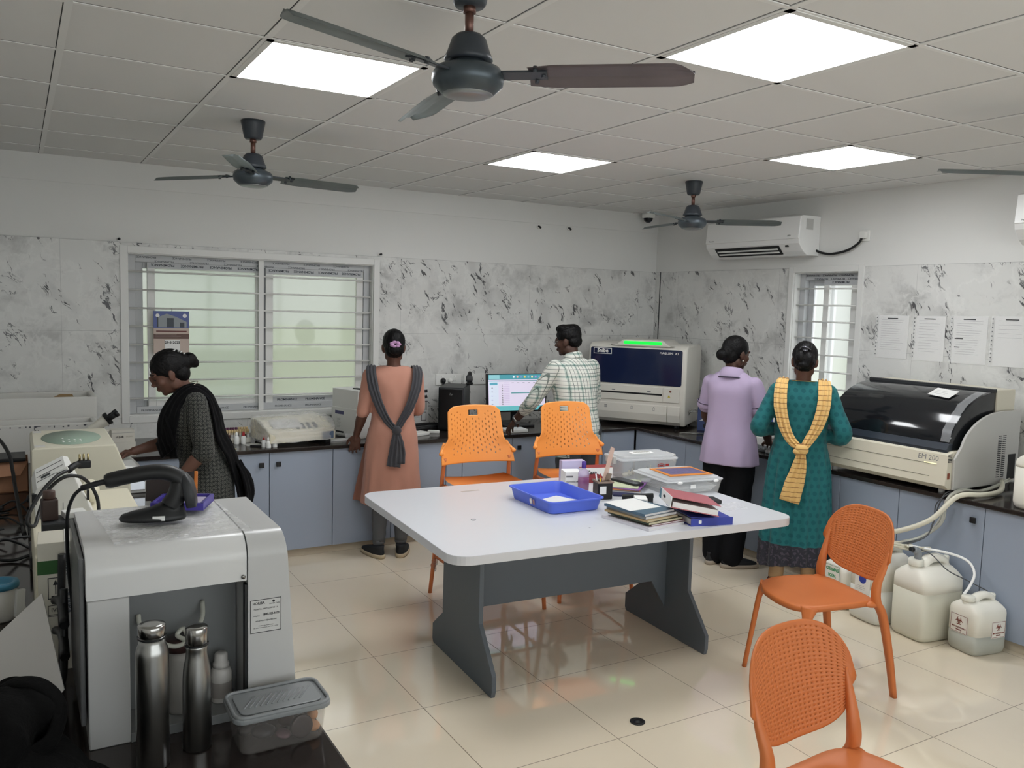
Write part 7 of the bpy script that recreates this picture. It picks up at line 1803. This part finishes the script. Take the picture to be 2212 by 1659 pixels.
# ------------------------------------------------------------------ woman in teal
def woman_teal():
    p = thing('person', 'person in a dotted teal dress with a knotted yellow striped scarf', 'person', (4.265, 3.655, 0), R(-50))
    SK = skin('skin_warm_brown', '#5c3f33')
    def dots(t):
        co = t.sep(t.coord()); u = t.math('ADD', co[0], t.math('MULTIPLY', co[1], .3)); s = .045
        r_ = t.math('DIVIDE', co[2], s); k = t.math('FLOOR', r_); uu = t.math('ADD', t.math('DIVIDE', u, s), t.math('MULTIPLY', t.math('FRACT', t.math('MULTIPLY', k, .5)), 1.0))
        fx = t.math('SUBTRACT', t.math('FRACT', uu), .5); fz = t.math('SUBTRACT', t.math('FRACT', r_), .5)
        d = t.math('ADD', t.math('MULTIPLY', fx, fx), t.math('MULTIPLY', fz, fz))
        dot = t.math('MULTIPLY', t.math('LESS_THAN', d, .095), .5)
        c = t.mix(dot, lin('#25696c'), lin('#134a52'))
        band = t.math('LESS_THAN', co[2], .315)      # dark woven border at the hem
        zz = t.math('FRACT', t.math('MULTIPLY', co[2], 38.0)); fl = t.math('GREATER_THAN', t.noise(t.coord(), 55, 3), .56)
        bc = t.mix(t.math('MULTIPLY', fl, .6), lin('#33343c'), lin('#5d5260'))
        t.put(t.b.inputs['Base Color'], t.mix(band, c, bc))
    D = pattern('dotted_teal_cotton', '#2c7f80', dots)
    S = [(-.152, -.01, 1.268), (.152, -.01, 1.268)]; E = [(-.250, -.045, 1.03), (.250, -.04, 1.01)]; W = [(-.13, .15, 1.0), (.105, .125, .98)]
    hm = HM((.0, .02, 1.462), 0, 16)
    legs = [((-.085, 0, .78), (-.085, .0, .43), (-.098, -.02, .085)), ((.085, 0, .78), (.085, .0, .43), (.098, -.05, .085))]
    b = body_base(S, E, W, [((.6, .6, .1), (.3, 0, -1), 25), ((-.8, .5, .1), (-.3, 0, -1), 25)], legs, hm, TOR, neck=(0, -.008, 1.30))
    bd = obj('body', b, SK, p); face_parts(bd, hm, HAIRM)
    b = bm_new()
    rg = resample([(.17, 0, -.005, .218, .172, 2.1), (.30, 0, -.005, .214, .168, 2.1), (.50, 0, -.003, .205, .160, 2.1), (.70, 0, .0, .193, .150, 2.1), (.85, 0, .0, .178, .136, 2.1), (.94, 0, .0, .162, .122, 2.2), (.98, 0, .002, .156, .116, 2.2), (1.10, 0, .004, .160, .116, 2.3), (1.20, 0, .0, .170, .110, 2.5), (1.27, 0, -.01, .172, .086, 2.7), (1.312, 0, -.014, .135, .062, 2.4), (1.338, 0, -.012, .09, .05, 2.1)], 5)
    def pl(k, a, q):
        w = max(0, min(1, (.96 - q.z) / .18)) * (1 + .5 * max(0, (.6 - q.z))); d = Vector((q.x, q.y, 0))
        g = math.sin(19 * a + 1.1 * math.sin(4 * a)) * .0075 + .005 * math.sin(9 * a + .7)
        return q + d.normalized() * g * w - Vector((0, 0, .02 * math.sin(2 * a + 1) * (q.z < .32)))
    loft(b, rg, 190, f=pl)
    for i in (0, 1):
        e2 = Vector(E[i]).lerp(Vector(W[i]), .62)
        limb(b, [Vector(S[i]), Vector(S[i]).lerp(Vector(E[i]), .5), E[i], e2], [.056, .056, .054, .044], 24, 7)
    b = voxel(b, .0055, 2); wrinkle(b, .005, (11, 11, 8), 4, lambda q: 1 if q.z > .95 else .5); obj('dress', b, D, p)
    LG_ = mat('beige_leggings', '#b99872', .8)
    b = bm_new()
    for h_, k_, a_ in legs: limb(b, [Vector(h_) + Vector((0, 0, -.2)), k_, Vector(k_).lerp(Vector(a_), .4), Vector(a_) + Vector((0, 0, -.01))], [.07, .06, .058, .044], 20, 8)
    b.normal_update()
    for v in b.verts: v.co += v.normal * (.004 * math.sin(v.co.z * 190 + 3 * noise.noise(v.co * 12)) * max(0, 1 - v.co.z / .26))
    obj('leggings', b, LG_, p)
    SD = mat('dark_red_sandal', '#5a2a22', .5)
    for (h_, k_, a_), s in zip(legs, (-1, 1)):
        M_ = TR((a_[0], a_[1], 0), (0, 0, R(-8 * s)))
        b = bm_new(); loft(b, [(0, 0, .05, .040, .128, 2.4), (.004, 0, .05, .044, .132, 2.4), (.016, 0, .05, .043, .131, 2.4)], 26, M_); sd = obj('sandal', b, SD, p)
        b = bm_new(); tube(b, [M_ @ Vector(q) for q in ((-.042, .07, .014), (-.03, .065, .045), (0, .06, .056), (.03, .065, .045), (.042, .07, .014))], .008, 8, 4); tube(b, [M_ @ Vector((.040 * math.cos(t), -.015 + .048 * math.sin(t), .055)) for t in [k / 16 * 2 * PI for k in range(17)]], .006, 8); obj('strap', b, SD, sd)
    b = hair_mesh(hm, CAPW_ + [((0, -.085, -.015), (.062, .045, .068), (0, 0, 0)), ((-.016, -.118, .0), (.036, .026, .04), (0, 0, .3)), ((.018, -.118, -.012), (.036, .026, .042), (0, 0, -.3)), ((0, -.112, -.052), (.034, .026, .026), (0, 0, 0))], 6, amp=.003); hr = obj('hair', b, HAIRM, p)
    b = bm_new(); tube(b, [hm @ Vector(q) for q in ((-.03, -.108, .05), (-.012, -.135, .058), (.012, -.135, .052), (.03, -.11, .045))], .006, 10, 4); tube(b, [hm @ Vector(q) for q in ((-.012, -.14, .035), (.0, -.15, .03), (.012, -.14, .035))], .005, 8, 3); obj('hair_clip', b, mat('shiny_clip', '#6a6a70', .15, .8), hr)
    b = bm_new(); tube(b, [(.075 * math.cos(a), -.014 + .060 * math.sin(a), 1.335 - .006 * math.sin(a)) for a in [k / 24 * 2 * PI for k in range(25)]], .0022, 8); obj('necklace', b, mat('gold_chain', '#b59a5a', .3, .9), p)
    # scarf
    def stripes(t):
        f = t.math('FRACT', t.math('DIVIDE', t.sep(t.coord())[2], .030)); l = t.math('LESS_THAN', f, .13)
        t.put(t.b.inputs['Base Color'], t.mix(t.math('MULTIPLY', l, .85), lin('#dfb877'), lin('#7a4a2c')))
    SCF = pattern('yellow_striped_scarf', '#dfb877', stripes)
    b = bm_new(); kn = Vector((.015, -.165, .925))
    for s in (-1, 1):
        ribbon(b, [(s * .10, .09, 1.15), (s * .115, .05, 1.27), (s * .120, -.02, 1.342), (s * .128, -.088, 1.29), (s * .125, -.128, 1.19), (s * .10, -.142, 1.08), (s * .055, -.150, .985), kn], [.06, .065, .07, .08, .078, .07, .058, .04], .006, 3, .014, [(s * .2, 1, .2), (s * .2, .8, .6), (s * .1, 0, 1), (s * .2, -1, .4), (s * .1, -1, .05), (0, -1, 0), (0, -1, 0), (0, -1, 0)], s + 2)
    ellip(b, kn + Vector((0, -.016, .004)), (.040, .026, .034), (0, .4, 0)); ellip(b, kn + Vector((-.02, -.014, -.012)), (.03, .024, .022))
    ribbon(b, [kn, kn + Vector((-.008, -.012, -.10)), kn + Vector((-.03, -.016, -.21)), kn + Vector((-.055, -.022, -.325))], [.045, .085, .115, .12], .006, 3, .014, [(0, -1, 0)] * 4, 1)
    wrinkle(b, .003, (30, 30, 20), 8); obj('scarf', b, SCF, p)
woman_teal()

# ------------------------------------------------------------------ woman in the dark dress
def woman_dark():
    p = thing('person', 'person in a dark patterned dress and black scarf, looking down, working at the left worktop', 'person', (.835, 4.62, 0), R(90))
    p.scale = (.966, .966, .966)
    SK = skin('skin_brown_shade', '#5e4136')
    def motif(t):
        co = t.sep(t.coord()); s = .021
        def cell(c): return t.math('SUBTRACT', t.math('FRACT', t.math('DIVIDE', c, s)), .5)
        fy, fz = cell(co[1]), cell(co[2]); fx = cell(co[0])
        d = t.math('SQRT', t.math('ADD', t.math('MULTIPLY', fy, fy), t.math('MULTIPLY', fz, fz)))
        ringm = t.math('LESS_THAN', t.math('ABSOLUTE', t.math('SUBTRACT', d, .36)), .06); dot = t.math('LESS_THAN', d, .13)
        t.put(t.b.inputs['Base Color'], t.mix(t.math('MULTIPLY', t.math('MAXIMUM', ringm, dot), .45), lin('#242524'), lin('#7a7a72')))
    D = pattern('dark_motif_cotton', '#2e2f2e', motif); BK = mat('black_chiffon', '#0a0a0c', .85, spec=.1, sheen=.03)
    lean = R(10)
    def L(q):
        q = Vector(q)
        if q.z > .85: a = -lean * min(1, (q.z - .85) / .15); q = Vector((0, 0, .85)) + Matrix.Rotation(a, 3, 'X') @ (q - Vector((0, 0, .85)))
        return q
    # local x: right side (away from the camera); -x: left side, nearest the camera
    S = [L((-.148, -.01, 1.268)), L((.148, -.01, 1.268))]; E = [Vector((-.20, .03, 1.015)), Vector((.19, .12, 1.02))]; W = [Vector((-.19, .15, .885)), Vector((.15, .33, .975))]
    hm = HM(L((0, .075, 1.432)), 0, 27)
    legs = [((-.085, 0, .78), (-.085, .0, .43), (-.09, -.02, .085)), ((.085, 0, .78), (.085, .0, .43), (.09, -.02, .085))]
    b = body_base(S, E, W, [((.1, .9, -.30), (.4, -.1, -1), 18), ((-.1, .95, -.22), (-.2, 0, -1), 22)], legs, hm, [(z, *L((x, y, z))[:2], rx, ry) for z, x, y, rx, ry in TOR], neck=L((0, .0, 1.30)))
    bd = obj('body', b, SK, p); face_parts(bd, hm, HAIRM, True)
    b = bm_new(); t_ = bm_new()
    rg = resample([(.30, 0, .0, .205, .165, 2.2), (.55, 0, -.005, .190, .155, 2.2), (.75, 0, -.012, .180, .150, 2.2), (.86, 0, -.010, .165, .138, 2.2), (.96, 0, .0, .140, .112, 2.2), (1.10, 0, .008, .150, .122, 2.3), (1.20, 0, .004, .163, .115, 2.5), (1.27, 0, -.008, .166, .088, 2.6), (1.31, 0, -.012, .120, .062, 2.3), (1.335, 0, -.008, .082, .05, 2.1)], 4)
    loft(t_, rg, 72, f=lambda k, a, q: q + Vector((q.x, q.y, 0)).normalized() * .006 * max(0, (.8 - q.z)) * 2 * math.sin(8 * a))
    for v in t_.verts: v.co = L(v.co)
    merge(b, t_)
    for i in (0, 1):
        e2 = E[i].lerp(W[i], .10); limb(b, [S[i], S[i].lerp(E[i], .5), E[i], e2], [.057, .058, .054, .054], 22, 6)
    b = voxel(b, .006, 3); wrinkle(b, .005, (9, 9, 7), 12); obj('kurta', b, D, p)
    b = bm_new()
    for h_, k_, a_ in legs: limb(b, [Vector(h_) + Vector((0, 0, -.1)), k_, Vector(a_)], [.08, .065, .05], 20, 7)
    obj('leggings', b, mat('black_trousers', '#17181b'), p)
    for s in (-1, 1): shoe(p, TR((s * .09, -.02, 0)), BLACK, mat('off_white_sole', '#a89c8c'))
    b = hair_mesh(hm, CAPW_ + [((0, -.125, .012), (.045, .040, .042), (0, 0, 0)), ((0, -.085, .02), (.055, .05, .055), (0, 0, 0)), ((0, -.14, -.01), (.030, .026, .030), (0, 0, 0))], 8); hr = obj('hair', b, HAIRM, p)
    b = bm_new()
    for k in range(7): ellip(b, (-.03 + .012 * (k % 3), -.075 - .011 * k * .6, .095 - .006 * k + .006 * (k % 2)), (.007, .007, .006), (0, 0, 0), 8, 6, hm)
    obj('hair_pin', b, mat('silver_pin', '#b9b9b9', .3, .8), hr)
    b = bm_new(); tube(b, [L((.072 * math.cos(a), .0 + .062 * math.sin(a), 1.345 - .014 * math.sin(a))) for a in [k / 24 * 2 * PI for k in range(25)]], .0024, 8); obj('necklace', b, mat('pale_chain', '#b9b0a0', .3, .6), p)
    b = bm_new()
    # front fall over the chest, then over the near shoulder and down the back to a puffed end
    ribbon(b, [L((-.06, .150, 1.00)), L((-.07, .150, 1.10)), L((-.075, .128, 1.19)), L((-.085, .070, 1.285)), L((-.09, -.01, 1.335)), L((-.085, -.080, 1.290)), L((-.075, -.108, 1.18)), L((-.07, -.112, 1.06)), L((-.07, -.140, .95)), (-.07, -.165, .84), (-.075, -.185, .72), (-.08, -.175, .52)], [.11, .15, .16, .12, .09, .11, .14, .15, .14, .15, .17, .17], .010, 3, .007, [(-.5, 1, 0), (-.5, 1, 0), (-.5, 1, .2), (-.4, .7, .7), (-.4, 0, 1), (-.4, -1, .5), (-.5, -1, 0), (-.5, -1, 0), (-.5, -1, 0), (-.5, -1, 0), (-.5, -1, 0), (-.5, -1, 0)], 3)
    ribbon(b, [L((.11, .105, 1.20)), L((.05, .138, 1.17)), L((-.03, .158, 1.13)), L((-.09, .150, 1.03))], [.12, .17, .20, .15], .010, 4, .010, [(.2, 1, .1), (0, 1, .1), (-.3, 1, 0), (-.5, 1, 0)], 6)
    ribbon(b, [(-.06, -.165, .92), (-.09, -.205, .84), (-.10, -.225, .74), (-.09, -.205, .62)], [.08, .15, .16, .07], .008, 3, .014, [(-.5, -1, 0)] * 4, 2)
    wrinkle(b, .004, (25, 25, 14), 3); obj('scarf', b, BK, p)
woman_dark()
